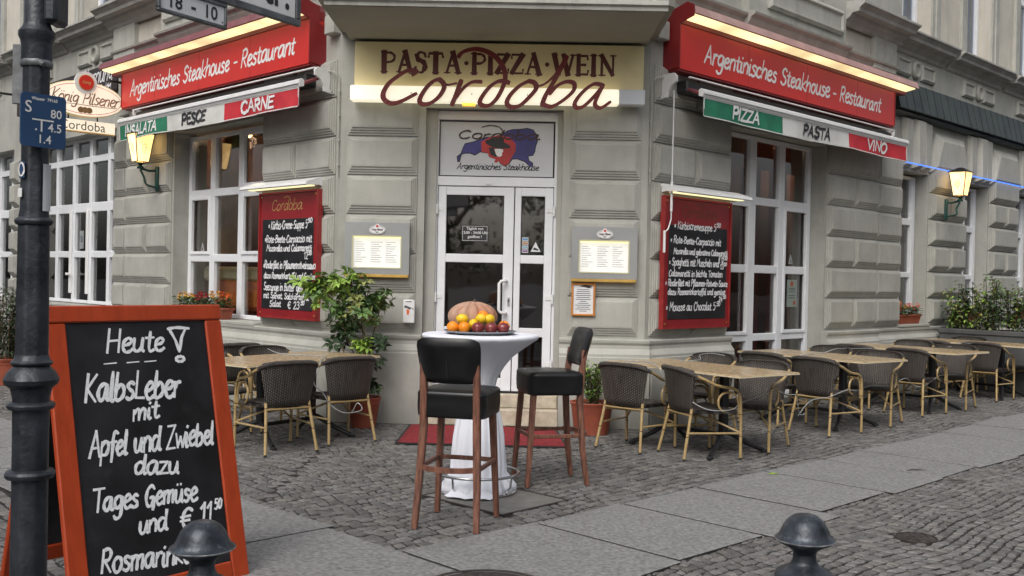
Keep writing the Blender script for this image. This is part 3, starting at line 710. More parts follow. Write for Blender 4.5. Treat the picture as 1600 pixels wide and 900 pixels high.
# left-hand facade
rects = [(0, 1.45, 0, 4.5), (1.45, 3.63, 3.24, 4.5), (1.45, 3.63, 0, .92), (3.63, 5.0, 0, 3.62), (3.63, 5.35, 3.62, 4.5), (0, 5.35, 4.5, TOP)]
bp('wall', wallmesh(FL, rects), M['wall'], FL)
r2 = [(5.0, 5.49, 0, 4.4), (5.49, 9.36, 0, .93), (5.49, 9.36, 3.5, 4.4), (9.36, 9.75, 0, 4.4), (9.75, 13, 0, .93), (9.75, 13, 3.5, 4.4), (13, 22, 0, 4.4), (5.35, 22, 4.4, 5.02)]
bp('wall', wallmesh(FL, r2, .4, SB2), M['wall'], FL)
# upper storey plaster with window openings (both wings)
UPW = [(5.8, 6.85), (8.15, 9.2), (10.45, 11.5), (12.75, 13.8), (15.1, 16.15)]
for F in (FR, FL):
    mb = MB(); e0 = 5.35
    for a, b in UPW: mb.box(e0, a, SB2-.4, SB2+.003, 5.02, TOP); mb.box(a, b, SB2-.4, SB2+.003, 5.02, 5.12); e0 = b
    mb.box(e0, 22, SB2-.4, SB2+.003, 5.02, TOP); bp('upper_wall', mb, M['beige'], F)
# chamfer with door opening
OPL, OPR = -.975, .42
mb = wallmesh(FC, [(UL, OPL, 0, 3.9), (OPR, UR, 0, 3.9), (OPL, OPR, 3.2, 3.9), (UL, UR, 3.9, TOP)], .4); bp('wall', mb, M['wall'], FC)

# stepped blocks
BD = .062
def block_mesh(F, w_, h_, steps=3, kd=1):
    mb = MB(); rings = []; ins = .0; out = .0; d = .024
    def ring(i, ob): ob *= kd; rings.append([(i*.8, ob, i*1.15), (w_-i*.8, ob, i*1.15), (w_-i*.8, ob, h_-i*.55), (i*.8, ob, h_-i*.55)])
    ring(.004, 0); ring(.004, .016)
    for k in range(steps):
        i0 = .004+(k+1)*.021; o0 = .016+k*.0145
        ring(i0-.002, o0+.002); ring(i0, o0+.0145)
    ring(.084, BD); 
    vs = [p for r_ in rings for p in r_]; n = len(rings)
    fs = [(4*(n-1), 4*(n-1)+1, 4*(n-1)+2, 4*(n-1)+3)]+[(4*i+j, 4*i+(j+1)%4, 4*i+4+(j+1)%4, 4*i+4+j) for i in range(n-1) for j in range(4)]
    mb.add(vs, fs)
    Z = Vector(F.pt(0, 0, 0))
    return mb.mesh('stone_block', M['block'], F, Z)
BC = {}
def block(F, u, z, w_, h_, plane=0):
    kd = 1.6 if plane == SB2 else 1; k = (id(F), round(w_, 3), round(h_, 3), kd)
    if k not in BC: BC[k] = block_mesh(F, w_, h_, 3, kd)
    link('stone_block', BC[k], bld, F.pt(u, plane, z)-ORG[bld])
CH = .395; Z0 = .925
def courses(F, u0, u1, n, plane=0, split=True, first=0, z0=Z0):
    for k in range(first, n):
        z = z0+k*CH+.004
        if split and k % 2 == 0 and u1-u0 > .7:
            m_ = (u0+u1)/2+.02; block(F, u0, z, m_-u0-.004, CH-.012, plane); block(F, m_+.004, z, u1-m_-.004, CH-.012, plane)
        else: block(F, u0, z, u1-u0, CH-.012, plane)
courses(FC, UL+.075, OPL-.075, 7, split=False); courses(FC, OPR+.075, UR-.075, 7, split=False)
courses(FR, .06, 1.45, 7); courses(FL, .06, 1.45, 7)
courses(FR, 3.67, 5.03, 6); courses(FL, 3.67, 4.98, 6)
courses(FR, 5.07, 5.84, 6, SB2+.06, False); courses(FL, 5.02, 5.47, 6, SB2+.06, False)
bp('wall_step', MB().box(5.04, 5.85, SB2-.05, SB2+.058, .1, 3.5), M['wall'], FR)
bp('wall_step', MB().box(5.0, 5.485, SB2-.05, SB2+.058, .1, 3.5), M['wall'], FL)
for i in range(len(WR)-1): courses(FR, WR[i][1]+.03, WR[i+1][0]-.03, 6, SB2)
courses(FL, 9.38, 9.73, 6, SB2, False)
for a in (13.05, 14.5, 16): courses(FL, a, a+1.3, 6, SB2)

# plinth with a moulded top, mitred round the corner
def plinth(F, segs, h0=0, base=0, name='plinth'):
    prof = [(0, .90), (.075, .895), (.085, .885), (.082, .86), (.068, .835), (.07, .80), (.098, .765), (.112, .745), (.112, .72), (.118, .71), (.118, 0), (0, 0)]
    for u0, u1 in segs:
        mb = MB(); mb.prism([(base+o, z) for o, z in prof], u0, u1, 'x'); 
        bp(name, mb, M['block'], F)
k8 = math.tan(R_(22.5))*.118
plinth(FR, [(-.02, 1.47)]); plinth(FR, [(3.61, 5.06)]); plinth(FR, [(5.06, 20)], base=SB2)
plinth(FL, [(-.02, 5.0)]); plinth(FL, [(5.0, 20)], base=SB2)
plinth(FC, [(UL-.045, OPL+.0), (OPR, UR+.045)])

# window reveals get a sill
def sill(F, u0, u1, z, plane):
    mb = MB(); mb.cbox(u0+.005, u1-.005, plane-.2, plane+.09, z-.03, z+.012, .008); bp('window_sill', mb, M['block'], F)
sill(FL, 1.46, 3.62, .915, 0)
for a, b in WR: sill(FR, a, b, .93, SB2)
sill(FL, 5.49, 9.36, .93, SB2); sill(FL, 9.75, 13, .93, SB2)

# windows: frame bars are one mesh, every pane is a part of it
def window(F, u0, u1, plane, vs, hs, label=None, glass='glass', sash=(), fw=.05, dep=.07):
    """vs = list of (left,right) glass spans, hs = list of (bottom,top) glass spans"""
    mb = MB(); z0 = hs[0][0]-fw; z1 = hs[-1][1]+fw
    ev = [u0]+[x for a in vs for x in a]+[u1]; eh = [z0]+[x for a in hs for x in a]+[z1]
    for i in range(0, len(ev), 2): mb.cbox(ev[i], ev[i+1], plane-dep, plane, z0, z1, .006)
    for i in range(0, len(eh), 2): mb.cbox(u0+.002, u1-.002, plane-dep+.004, plane-.004, eh[i], eh[i+1], .006)
    w_ = bp('window', mb, M['pvc'], F, label=label)
    for (a, b) in vs:
        for (c, d) in hs:
            pm = MB(); pm.box(a-.006, b+.006, plane-dep+.018, plane-dep+.024, c-.006, d+.006); part('pane', pm, M[glass], w_, F)
    for (a, b, c, d) in sash:
        sm = MB(); t_ = .035
        for q in ((a-.008, a+t_, c-.008, d+.008), (b-t_, b+.008, c-.008, d+.008)): sm.cbox(q[0], q[1], plane-.03, plane+.014, q[2], q[3], .006)
        for q in ((a+t_, b-t_, c-.008, c+t_), (a+t_, b-t_, d-t_, d+.008)): sm.cbox(q[0], q[1], plane-.03, plane+.012, q[2], q[3], .006)
        part('sash', sm, M['pvc'], w_, F)
    return w_
VS = [(1.56, 2.20), (2.34, 2.86), (2.99, 3.55)]
HS = [(.98, 1.61), (1.705, 2.42), (2.515, 3.15)]
window(FL, 1.47, 3.625, -.2, [(1.58, 2.27), (2.375, 2.945), (3.06, 3.555)], HS, sash=[(3.06, 3.555, 1.705, 2.42), (1.58, 2.27, 1.705, 2.42), (1.58, 2.27, 2.515, 3.15)])
window(FR, 1.46, 3.625, -.2, VS, [(.17, .80), (.885, 1.61), (1.705, 2.42), (2.515, 3.18)], sash=[(2.99, 3.55, .885, 2.42), (1.56, 2.20, .885, 2.42)])
for a, b in WR: window(FR, a+.02, b-.02, SB2-.185, [(a+.11, a+.46), (a+.56, a+.91)], [(1.0, 1.62), (1.70, 2.40), (2.5, 3.08)])
vl = [(5.60, 5.98), (6.06, 6.36), (6.43, 6.70), (6.78, 7.03), (7.12, 7.42), (7.5, 7.75), (7.83, 8.1), (8.19, 8.5), (8.58, 8.88), (8.96, 9.27)]
vl = [(5.58, 5.66), (5.75, 6.29), (6.38, 6.95), (7.05, 7.60), (7.70, 8.28), (8.38, 8.86), (8.94, 9.28)]
wl = window(FL, 5.49, 9.36, -.3, vl, [(1.0, 1.66), (1.76, 2.36), (2.50, 3.11), (3.21, 3.46)])
mb = MB(); mb.cbox(7.66, 7.74, -.30, -.27, 1.1, 2.4, .006); mb.cbox(7.02, 7.09, -.30, -.27, 1.1, 2.4, .006); mb.cbox(7.70, 7.73, -.27, -.22, 1.38, 1.42, .004); mb.cbox(7.6, 7.74, -.24, -.22, 1.385, 1.415, .006); part('door_fitting', mb, M['white'], wl, FL)
window(FL, 9.75, 13, -.3, [(9.85, 10.35), (10.45, 11.0), (11.1, 11.7), (11.8, 12.35), (12.45, 12.92)], [(1.0, 1.66), (1.76, 2.36), (2.50, 3.11), (3.21, 3.46)])
# stickers and a notice on the glass
def quad(F, u0, u1, o, z0, z1): return MB().box(min(u0, u1), max(u0, u1), o, o+.003, z0, z1)
for F, u in ((FL, 3.33), (FR, 3.25)):
    t = thing('warning_sticker', 'small white triangular warning sticker on the %s window' % ('left' if F is FL else 'right'), 'sticker', F, (u, -.245, 1.75))
    mb = MB(); mb.prism([(u-.05, 1.74), (u+.05, 1.74), (u, 1.86)], -.252, -.249, 'y'); part('label', mb, M['paper'], t)
    mb = MB(); mb.prism([(u-.018, 1.76), (u+.018, 1.76), (u, 1.80)], -.248, -.2475, 'y'); part('print', mb, M['ink'], t)
t = thing('window_notice', 'pale green paper notice with two round pictures taped in the right window', 'notice', FR, (3.33, -.245, 1.2))
mb = quad(FR, 3.18, 3.42, -.252, 1.20, 1.54); part('paper', mb, mat('pale_green_paper', (.5,.6,.55), .8, .05, 6), t)
mb = MB(); mb.prism(ell(3.29, 1.49, .04, .035, 14), -.248, -.2475, 'y'); mb.prism(ell(3.36, 1.25, .03, .03, 14), -.248, -.2475, 'y'); part('picture', mb, M['florange'], t)
mb = MB()
for z in (1.43, 1.41, 1.385, 1.34, 1.31): mb.box(3.22, 3.37, -.248, -.2475, z, z+.008)
part('print', mb, M['ink'], t)
t = thing('window_notice', 'small white paper notice inside the far left glazed door', 'notice', FL, (7.5, -.34, 1.85))
part('paper', quad(FL, 7.36, 7.50, -.352, 1.8, 2.08), M['paper'], t)
part('print', MB().box(7.38, 7.48, -.3488, -.3484, 1.9, 2.0), mat('faint_print', (.4,.45,.5), .8, .2, 60), t)

# rooms behind the glass
mb = MB()
mb.box(.2, 5.35, -3.6, -3.5, 0, 3.6); mb.box(5.3, 5.4, -3.5, -.5, 0, 3.6); bp('interior_wall', mb, M['room'], FR)
mb = MB(); mb.box(.2, 5.35, -3.6, -3.5, 0, 3.6); mb.box(5.3, 5.4, -3.5, -.5, 0, 3.6); bp('interior_wall', mb, M['room'], FL)
for F in (FR, FL): bp('interior_floor', MB().box(.35, 5.3, -3.5, -.46, .02, .1), M['roomfloor'], F)
bp('interior_floor', MB().box(UL+.1, UR-.1, -2.2, -.42, .02, .095), M['roomfloor'], FC)
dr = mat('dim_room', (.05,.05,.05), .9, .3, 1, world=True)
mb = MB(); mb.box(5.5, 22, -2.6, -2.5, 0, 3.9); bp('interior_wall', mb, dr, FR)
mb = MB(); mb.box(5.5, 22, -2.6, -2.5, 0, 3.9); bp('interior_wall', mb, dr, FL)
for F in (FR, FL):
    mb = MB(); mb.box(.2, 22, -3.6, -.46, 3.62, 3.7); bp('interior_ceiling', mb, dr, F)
# blinds and curtains
def curtain(F, u0, u1, o, z0, z1, m_, amp=.02, nm='curtain', label='curtain', k=60, cat='curtain'):
    n = int((u1-u0)*k)+2; vs = []
    for i in range(n):
        u = u0+(u1-u0)*i/(n-1); oo = o+amp*math.sin(i*1.3)+amp*.5*math.sin(i*.37)
        for z in (z0, z1): vs.append((u, oo, z)); vs.append((u, oo-.006, z))
    fs = []
    for i in range(n-1):
        a = 4*i; b = a+4; fs += [(a, b, b+2, a+2), (a+1, b+1, b+3, a+3)]
    mb = MB(); mb.add(vs, fs); return single(nm, mb, m_, label, cat, F, (u0, o, z0), smooth=60)
for i, (a, b) in enumerate(((1.55, 2.22), (2.33, 2.88), (2.98, 3.57))):
    curtain(FR, a, b, -.30, 2.86, 3.2, M['blind'], .0, 'roller_blind', '%s rust-brown roller blind half pulled down behind the right window' % ('first', 'middle', 'last')[i], 4, 'blind')
curtain(FR, 2.55, 2.95, -.55, .3, 3.2, M['curtain'], .03, label='dark red curtain behind the middle column of the right window')
curtain(FR, 3.2, 3.55, -.55, .3, 3.2, M['curtain'], .03, label='dark red curtain behind the last column of the right window')
curtain(FL, 2.35, 2.95, -.30, 2.98, 3.2, M['blind'], .01, 'roller_blind', 'rust-brown blind at the top of the left window', 4, 'blind')
curtain(FL, 3.1, 3.55, -.6, 1.7, 3.2, mat('sand_curtain', (.42,.26,.13), .9, .15, 5), .03, label='sand-coloured curtain behind the far column of the left window')
t = thing('added_room_lamp', 'added warm globe lamp, out of sight, for the glow in the left window', 'lamp', FL, (3.15, -1.0, 2.9))  # globe added up at the ceiling, out of sight, for the warm glow
mb = MB(); mb.ball((3.05, -1.1, 3.5), .06); part('globe', mb, M['bulb'], t, smooth=60)
mb = MB(); mb.tube([(3.05, -1.1, 3.56), (3.05, -1.1, 3.62)], .008, 6); part('cord', mb, M['dark'], t)
for F, ul in ((FL, ((3.05, -1.1), (4.6, -1.6))), (FR, ((3.0, -1.0), (4.7, -1.5)))):  # globes and point lights added above the view to brighten the rooms
    for k, (lu, lo) in enumerate(ul):
        if (F, k) != (FL, 0):
            t = thing('added_room_lamp', 'added warm globe lamp, out of sight, lighting the %s room, %s' % ('left' if F is FL else 'right', ('first', 'second')[k]), 'lamp', F, (lu, lo, 2.9))
            mb = MB(); mb.ball((lu, lo, 3.5), .06); part('globe', mb, M['bulb'], t, smooth=60); mb = MB(); mb.tube([(lu, lo, 3.56), (lu, lo, 3.62)], .008, 6); part('cord', mb, M['dark'], t)
        pl = bpy.data.lights.new('added_room_light', 'POINT'); pl.energy = 24 if F is FL else 15; pl.color = (1, .66, .40); pl.shadow_soft_size = .1
        lo_ = bpy.data.objects.new('added_room_light', pl); C.objects.link(lo_); lo_.parent = t; lo_.location = F.pt(lu, lo+.0, 3.38)-ORG[t]
# laid table inside the left window: orange cloth under a cream top cloth
t = thing('dining_table', 'indoor table with an orange cloth under a cream top cloth behind the left window', 'table', FL, (2.3, -.9, 0))
mb = MB(); mb.cbox(2.15, 3.45, -1.1, -.40, 1.50, 1.53, .01); mb.box(2.75, 2.85, -.83, -.73, .1, 1.5); part('tabletop', mb, M['dark'], t)
mb = MB(); mb.cbox(2.15, 3.45, -1.12, -.385, 1.02, 1.535, .05); part('orange_cloth', mb, M['ora'], t)
mb = MB(); mb.cbox(2.08, 3.52, -1.15, -.355, 1.37, 1.555, .04); part('top_cloth', mb, M['cre'], t)

# ---- door
D0, D1 = -.885, .375; DP = -.12; DB = .31
mb = MB()
for q in ((OPL, D0, 0, 3.2), (D1, OPR, 0, 3.2)): mb.box(q[0]-.01, q[1]+.02, DP-.06, DP+.045, q[2], q[3])
bp('door_jamb', mb, M['wall'], FC)
mb = MB()
mb.cbox(D0, D0+.035, DP-.07, DP+.01, DB, 3.195, .005); mb.cbox(D1-.035, D1, DP-.07, DP+.01, DB, 3.195, .005)
mb.cbox(D0+.03, D1-.03, DP-.068, DP+.008, 2.425, 2.52, .005); mb.cbox(D0+.03, D1-.03, DP-.068, DP+.008, 3.10, 3.193, .005)
mb.cbox(-.36, -.30, DP+.008, DP+.02, 2.44, 2.47, .004)
dfr = bp('door_frame', mb, M['pvc'], FC)
def leaf(name, a, b, gl):
    mb = MB(); g0, g1 = gl; z = [DB+.015, .459, .886, .978, 1.64, 1.727, 2.331, 2.418]
    mb.cbox(a, g0, DP-.06, DP, z[0], z[-1], .005); mb.cbox(g1, b, DP-.06, DP, z[0], z[-1], .005)
    for i in range(0, 8, 2): mb.cbox(g0-.001, g1+.001, DP-.057, DP-.003, z[i], z[i+1], .005)
    o = bp(name, mb, M['pvc'], FC)
    for c, d in ((z[1], z[2]), (z[3], z[4]), (z[5], z[6])):
        part('pane', MB().box(g0-.004, g1+.004, DP-.04, DP-.034, c-.004, d+.004), M['dglass'], o, FC)
        # black rubber seal round the pane
        sm = MB(); e = .007
        for q in ((g0, g0+e, c, d), (g1-e, g1, c, d), (g0+e, g1-e, c, c+e), (g0+e, g1-e, d-e, d)): sm.box(q[0], q[1], DP-.034, DP-.028, q[2], q[3])
        part('seal', sm, M['rubber'], o, FC)
    return o
dl = leaf('door', D0+.04, -.066, (-.761, -.169)); drr = leaf('side_door', -.056, D1-.04, (.008, .251))
def handle(par, F, u, z0, z1, o0):
    mb = MB(); mb.tube([(u+.07, o0, z1), (u+.06, o0+.06, z1), (u+.02, o0+.075, z1-.005), (u, o0+.075, z1-.03), (u, o0+.075, z0+.03), (u+.02, o0+.075, z0+.005), (u+.06, o0+.06, z0), (u+.07, o0, z0)], .016, 10)
    part('handle', mb, M['white'], par, F, smooth=50)
handle(dl, FC, -.20, 1.13, 1.46, DP)
mb = MB(); mb.cbox(-.115, -.09, DP, DP+.008, 1.20, 1.29, .004); part('lock_plate', mb, M['alu'], dl, FC)
mb = MB(); mb.prism(ell(-.1025, 1.255, .006, .012, 10), DP+.008, DP+.0095, 'y'); part('keyhole', mb, M['rubber'], dl, FC)
for par, u in ((dl, D0+.03), (drr, D1-.03)):
    for z in (2.18, 1.28, .6):
        sg = -1 if u < 0 else 1
        mb = MB(); mb.tube([(u, DP+.022, z-.05), (u, DP+.022, z+.05)], .013, 8); mb.box(min(u, u-sg*.07), max(u, u-sg*.07), DP, DP+.008, z-.012, z+.03); part('hinge', mb, M['plasticw'], par, FC)
# opening hours notice
t = thing('opening_hours_sign', 'small black opening hours sign with white lettering on the door glass', 'sign', FC, (-.45, DP-.03, 1.9))
part('plate', MB().box(-.60, -.33, DP-.033, DP-.029, 1.86, 2.02), M['ink'], t)
mb = MB(); pf = lambda x, y, h: (x, DP-.0285+h, y)
for i, tx in enumerate(('Täglich von', '12:00 - 24:00 Uhr', 'geöffnet !')): btext(mb, tx, .038, pf, -.465, 1.978-i*.042, .0006, 'CENTER')
for q in ((-.593, -.337, 1.865, 1.868), (-.593, -.337, 2.012, 2.015), (-.593, -.590, 1.868, 2.012), (-.340, -.337, 1.868, 2.012)): mb.box(q[0], q[1], DP-.0285, DP-.028, q[2], q[3])
part('lettering', mb, M['white'], t)
# card stickers and warning triangle
for i, (cn, c) in enumerate((('blue', (.12,.3,.55)), ('red and yellow', (.6,.25,.06)), ('pale blue', (.3,.5,.6)), ('blue and red', (.3,.12,.3)))):
    z = 1.875-i*.038*1.08
    t = thing('card_sticker', '%s payment card sticker on the side door glass' % cn, 'sticker', FC, (.05, DP-.03, z))
    part('label', MB().box(.022, .088, DP-.033, DP-.030, z, z+.035), mat('sticker_'+cn.split()[0]+str(i), (.55,.58,.62), .5, .05, 9), t)
    part('print', MB().box(.028, .082, DP-.030, DP-.0295, z+.008, z+.026), mat('sticker_print%d' % i, c, .5, .3, 90), t)
t = thing('warning_sticker', 'white triangular dog or camera warning sticker on the side door glass', 'sticker', FC, (.17, DP-.03, 1.76))
mb = MB(); mb.prism([(.112, 1.765), (.215, 1.765), (.163, 1.865)], DP-.033, DP-.030, 'y'); part('label', mb, M['paper'], t)
mb = MB(); mb.prism([(.135, 1.785), (.19, 1.775), (.193, 1.79), (.15, 1.81)], DP-.030, DP-.0294, 'y'); part('print', mb, M['ink'], t)
# panel above the door with the printed emblem
t = thing('emblem_panel', 'silvery fanlight panel with a map emblem, hatted head and Cordoba Argentinisches Steakhouse lettering', 'sign', FC, (-.25, DP, 2.53))
mb = MB(); mb.box(-.845, .33, DP-.05, DP-.03, 2.53, 3.09); part('panel', mb, M['panelw'], t)
mb = MB()
for q in ((-.845, -.838, 2.527, 3.093), (.324, .331, 2.527, 3.093), (-.838, .324, 2.527, 2.534), (-.838, .324, 3.086, 3.093)): mb.box(q[0], q[1], DP-.03, DP-.026, q[2], q[3])
part('seal', mb, M['rubber'], t)
def ex(cx, cy): return (-.849+(cx-130)/885*1.168, 3.105-(cy-130+(cx-130)*.0)*.001305)
def pxy(pts): return [ex(*p) for p in pts]
outl = [(275,460),(270,420),(300,395),(315,350),(330,318),(400,300),(460,275),(500,262),(560,258),(620,240),(660,210),(700,200),(760,195),(815,188),(860,200),(885,240),(893,290),(880,330),(875,370),(860,400),(825,405),(830,440),(860,460),(862,485),(840,488),(800,450),(740,428),(700,432),(675,470),(645,488),(610,470),(590,440),(540,400),(500,385),(450,378),(430,390),(410,405),(370,390),(330,392),(305,400),(295,430),(290,458)]
mb = MB(); P_ = pxy(outl); mb.prism(P_, DP-.030, DP-.0285, 'y'); part('map_print', mb, M['bpurple'], t, FC)
mb = MB(); ribbon(mb, P_+[P_[0]], .010, lambda x, y, h: (x, DP-.0284+h*.3, y)); part('map_outline', mb, M['ink'], t, FC)
mb = MB(); mb.prism(pxy([(455,300),(520,262),(600,245),(680,262),(725,310),(725,370),(690,430),(672,468),(645,484),(612,468),(585,440),(540,405),(500,385),(460,378)]), DP-.0285, DP-.0275, 'y'); part('map_print', mb, M['bred'], t, FC, label='red centre of the printed map')
mb = MB(); mb.prism(pxy([(487,290),(520,280),(540,262),(600,255),(630,262),(635,300),(680,325),(684,345),(640,350),(600,352),(560,345),(520,330),(492,312)]), DP-.0275, DP-.0265, 'y'); mb.prism(pxy([(515,345),(555,340),(570,395),(590,412),(560,418),(530,400)]), DP-.0275, DP-.0266, 'y'); part('hat_print', mb, M['ink'], t, FC)
mb = MB(); mb.prism(pxy([(560,355),(600,352),(628,356),(628,375),(618,385),(622,402),(605,415),(585,412),(572,395)]), DP-.0275, DP-.0264, 'y'); part('face_print', mb, M['white'], t, FC)
mb = MB(); mb.prism(pxy([(502,375),(530,400),(570,418),(600,428),(632,415),(625,445),(600,440),(580,462),(560,460),(570,435),(520,418)]), DP-.0275, DP-.0262, 'y'); part('scarf_print', mb, M['bred'], t, FC)
mb = MB(); pf = lambda x, y, h: (x, DP-.0285+h, y)
write(mb, 'Argentinisches Steakhouse', pf, -.665, 2.60, .06, .0095, .3, .84, jit=.1)
part('lettering', mb, M['ink'], t)
mb = MB(); pf = lambda x, y, h: (x, DP-.0258+h, y)
write(mb, 'Cordoba', pf, -.665, 2.915, .085, .016, .3, .84, jit=.1)
ribbon(mb, catmull(pxy([(460,185),(520,170),(590,180),(620,215),(600,245)])), .011, pf)
part('lettering', mb, mat('dark_brown_print', (.06,.025,.02), .5, .1, 9), t)

# steps
t = bp('door_step', MB().cbox(OPL-.0, OPR+.0, -.3, .135, .002, .168, .008), M['marble'], FC)
bp('door_step', MB().cbox(OPL+.004, OPR-.004, -.3, -.005, .17, .305, .008), M['marble'], FC)
bp('threshold', MB().box(D0, D1, DP-.08, DP+.01, .303, DB+.008), M['rubber'], FC)

# ---- upper parts
def panel_frame(F, u0, u1, z0, z1, o, name='raised_panel', m_='trim'):
    mb = MB(); rings = []
    for i, oo in ((0, 0), (0, .03), (.03, .055), (.045, .055), (.06, .028)):
        rings.append([(u0+i, o+oo, z0+i), (u1-i, o+oo, z0+i), (u1-i, o+oo, z1-i), (u0+i, o+oo, z1-i)])
    vs = [p for r_ in rings for p in r_]; n = len(rings)
    mb.add(vs, [(4*(n-1), 4*(n-1)+1, 4*(n-1)+2, 4*(n-1)+3)]+[(4*i+j, 4*i+(j+1)%4, 4*i+4+(j+1)%4, 4*i+4+j) for i in range(n-1) for j in range(4)])
    return bp(name, mb, M[m_], F)
def mould(F, prof, u0, u1, base=0, name='cornice', m_='cornice', ret=.0):
    mb = MB(); mb.prism([(base+o, z) for o, z in prof], u0, u1, 'x'); return bp(name, mb, M[m_], F)
CORN = [(0, 4.80), (.03, 4.82), (.05, 4.86), (.11, 4.90), (.13, 4.935), (.22, 4.945), (.23, 4.985), (.27, 5.02), (.30, 5.035), (.30, 5.06), (0, 5.11)]
STR = [(0, 4.38), (.03, 4.42), (.04, 4.455), (.09, 4.475), (.10, 4.50), (.05, 4.525), (0, 4.53)]
for F in (FR, FL):
    # main bay: string course, pedestal block with framed panel, beige field, pilaster, jutting cornice
    mould(F, STR, .12, 1.62, 0, 'string_course', 'trim')
    bp('pedestal', MB().box(1.62, 3.86, -.05, .10, 4.36, 5.5), M['trim'], F)
    mould(F, STR, 1.60, 3.88, .10, 'string_course', 'trim'); panel_frame(F, 2.0, 3.74, 4.63, 4.93, .10)
    mould(F, STR, 3.88, 5.42, .003, 'string_course', 'trim')
    bp('beige_field', MB().box(3.86, 4.72, -.05, .006, 4.53, 5.2), M['beige'], F)
    bp('pilaster', MB().box(4.72, 5.38, -.05, .07, 4.40, 5.0), M['trim'], F)
    mould(F, CORN, 3.86, 5.52, .05); mould(F, [(0, 5.11), (.10, 5.11), (.10, 5.2), (0, 5.22)], 3.86, 5.5, .05)
    bp('pier', MB().box(3.9, 5.45, -.05, .1, 5.2, TOP), M['trim'], F)
    # wing: frieze, cornice with breaks
    for a, b in ((5.52, 7.3), (7.42, 9.6), (9.78, 12.0), (12.15, 14.4), (14.5, 20)): mould(F, CORN, a, b, SB2)
    for a, b in ((7.3, 7.42), (9.6, 9.78), (12.0, 12.15), (14.4, 14.5)): mould(F, CORN, a, b, SB2-.06)
    for c in (6.33, 8.70, 11.05, 13.4):
        panel_frame(F, c-.66, c-.19, 4.50, 4.75, SB2); panel_frame(F, c+.17, c+.64, 4.50, 4.75, SB2)
        mb = MB(); n = 24; cz = 4.63
        for k in range(n):
            pass
        prof = ((.13, 0), (.13, .04), (.11, .065), (.09, .065), (.075, .025))
        vs = [(c+r_*math.cos(2*math.pi*k/n), SB2+oo, cz+r_*math.sin(2*math.pi*k/n)) for r_, oo in prof for k in range(n)]
        mb.add(vs, [(i*n+k, i*n+(k+1)%n, (i+1)*n+(k+1)%n, (i+1)*n+k) for i in range(4) for k in range(n)]+[tuple(range(4*n, 5*n))]); bp('roundel', mb, M['trim'], F)
        bp('frieze_field', MB().box(c-.85, c+.82, SB2-.01, SB2+.004, 4.40, 4.80), M['trim'], F)
    # first-floor windows
    for a, b in UPW:
        m_ = (a+b)/2
        mb = MB()
        for q in ((a-.24, a-.10, .05), (a-.10, a, .03), (b, b+.10, .03), (b+.10, b+.24, .05)): mb.box(q[0], q[1], SB2-.0, SB2+q[2], 5.12, TOP)
        bp('window_surround', mb, M['trim'], F)
        window(F, a+.01, b-.01, SB2-.2, [(a+.09, m_-.035), (m_+.035, b-.09)], [(5.2, 6.6), (6.7, 7.9)], glass='upglass')
        bp('net_curtain', MB().box(a, b, SB2-.36, SB2-.35, 5.1, TOP), mat('pale_net_curtain', (.42,.48,.56), .9, .2, 4, stretch=(4,4,.3)), F)
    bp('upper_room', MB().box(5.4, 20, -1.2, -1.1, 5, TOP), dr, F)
# flat arches with keystones on the right wing
for i in range(len(WR)-1):
    c = (WR[i][1]+WR[i+1][0])/2
    def wedge(c0, wb, wt, z0, z1, o0, o1, nm='keystone'):
        mb = MB(); vs = []
        for ins, oo in ((0, o0), (.0, o0+.03), (.045 if wb > 1 else .03, o1-.02), ((.12 if wb > 1 else .05), o1+.02)):
            vs += [(c0-wb/2+ins, oo, z0+ins*.8), (c0+wb/2-ins, oo, z0+ins*.8), (c0+wt/2-ins, oo, z1-ins), (c0-wt/2+ins, oo, z1-ins)]
        mb.add(vs, [(12, 13, 14, 15)]+[(4*a_+j, 4*a_+(j+1)%4, 4*a_+4+(j+1)%4, 4*a_+4+j) for a_ in range(3) for j in range(4)]); bp(nm, mb, M['block'], FR)
    wedge(c, 1.35, 1.02, 3.20, 3.80, SB2, SB2+.09)
    wc = (WR[i][0]+WR[i][1])/2
    wedge(wc, .24, .34, 3.20, 3.93, SB2, SB2+.11, 'voussoir')
    for sg in (-1, 1): wedge(wc+sg*.32, .26, .3, 3.20, 3.93, SB2, SB2+.07, 'voussoir')
wb = SB2
# dark standing-seam sheet fascia
t0 = 5.5
while t0 < 18:
    mb = MB(); mb.prism([(wb, 4.39), (wb+.10, 4.385), (wb+.19, 3.98), (wb, 3.95)], t0+.004, t0+.246, 'x'); mb.prism([(wb+.10, 4.39), (wb+.104, 4.39), (wb+.196, 3.98), (wb+.19, 3.98)], t0+.241, t0+.249, 'x'); bp('fascia_sheet', mb, M['copper'], FR); t0 += .25
mould(FR, [(0, 3.90), (.12, 3.92), (.15, 3.95), (0, 3.97)], 5.5, 20, wb, 'cornice', 'copper')

# bay over the door
bx0, bx1, by0, by1 = -1.752, 1.245, 8.95, 10.7
mb = MB(); mb.box(bx0, bx1, by0, by1, 3.865, 3.93); bp('bay_soffit', mb, M['soffit'], FW)
mb = MB()
prof = [(0, 3.87), (.015, 3.87), (.02, 3.90), (.045, 3.915), (.045, 3.955), (.03, 3.965), (.06, 3.985), (.07, 4.02), (0, 4.02)]
mb.prism([(by0-o_, z_) for o_, z_ in prof], bx0-.02, bx1+.02, 'x'); bp('bay_moulding', mb, M['trim'], FW)
mb = MB(); mb.prism([(bx0-.002, by0+.004), (bx1+.002, by0+.004), (bx1+.10, by0+.12), (bx1+.10, by1-.1), (bx0-.10, by1-.1), (bx0-.10, by0+.12)], 3.94, 4.16); bp('bay_slab', mb, M['soffit'], FW)
mb = MB(); mb.box(bx0+.05, bx1-.05, by0+.06, by1, 4.16, TOP); bp('bay_wall', mb, M['beige'], FW)
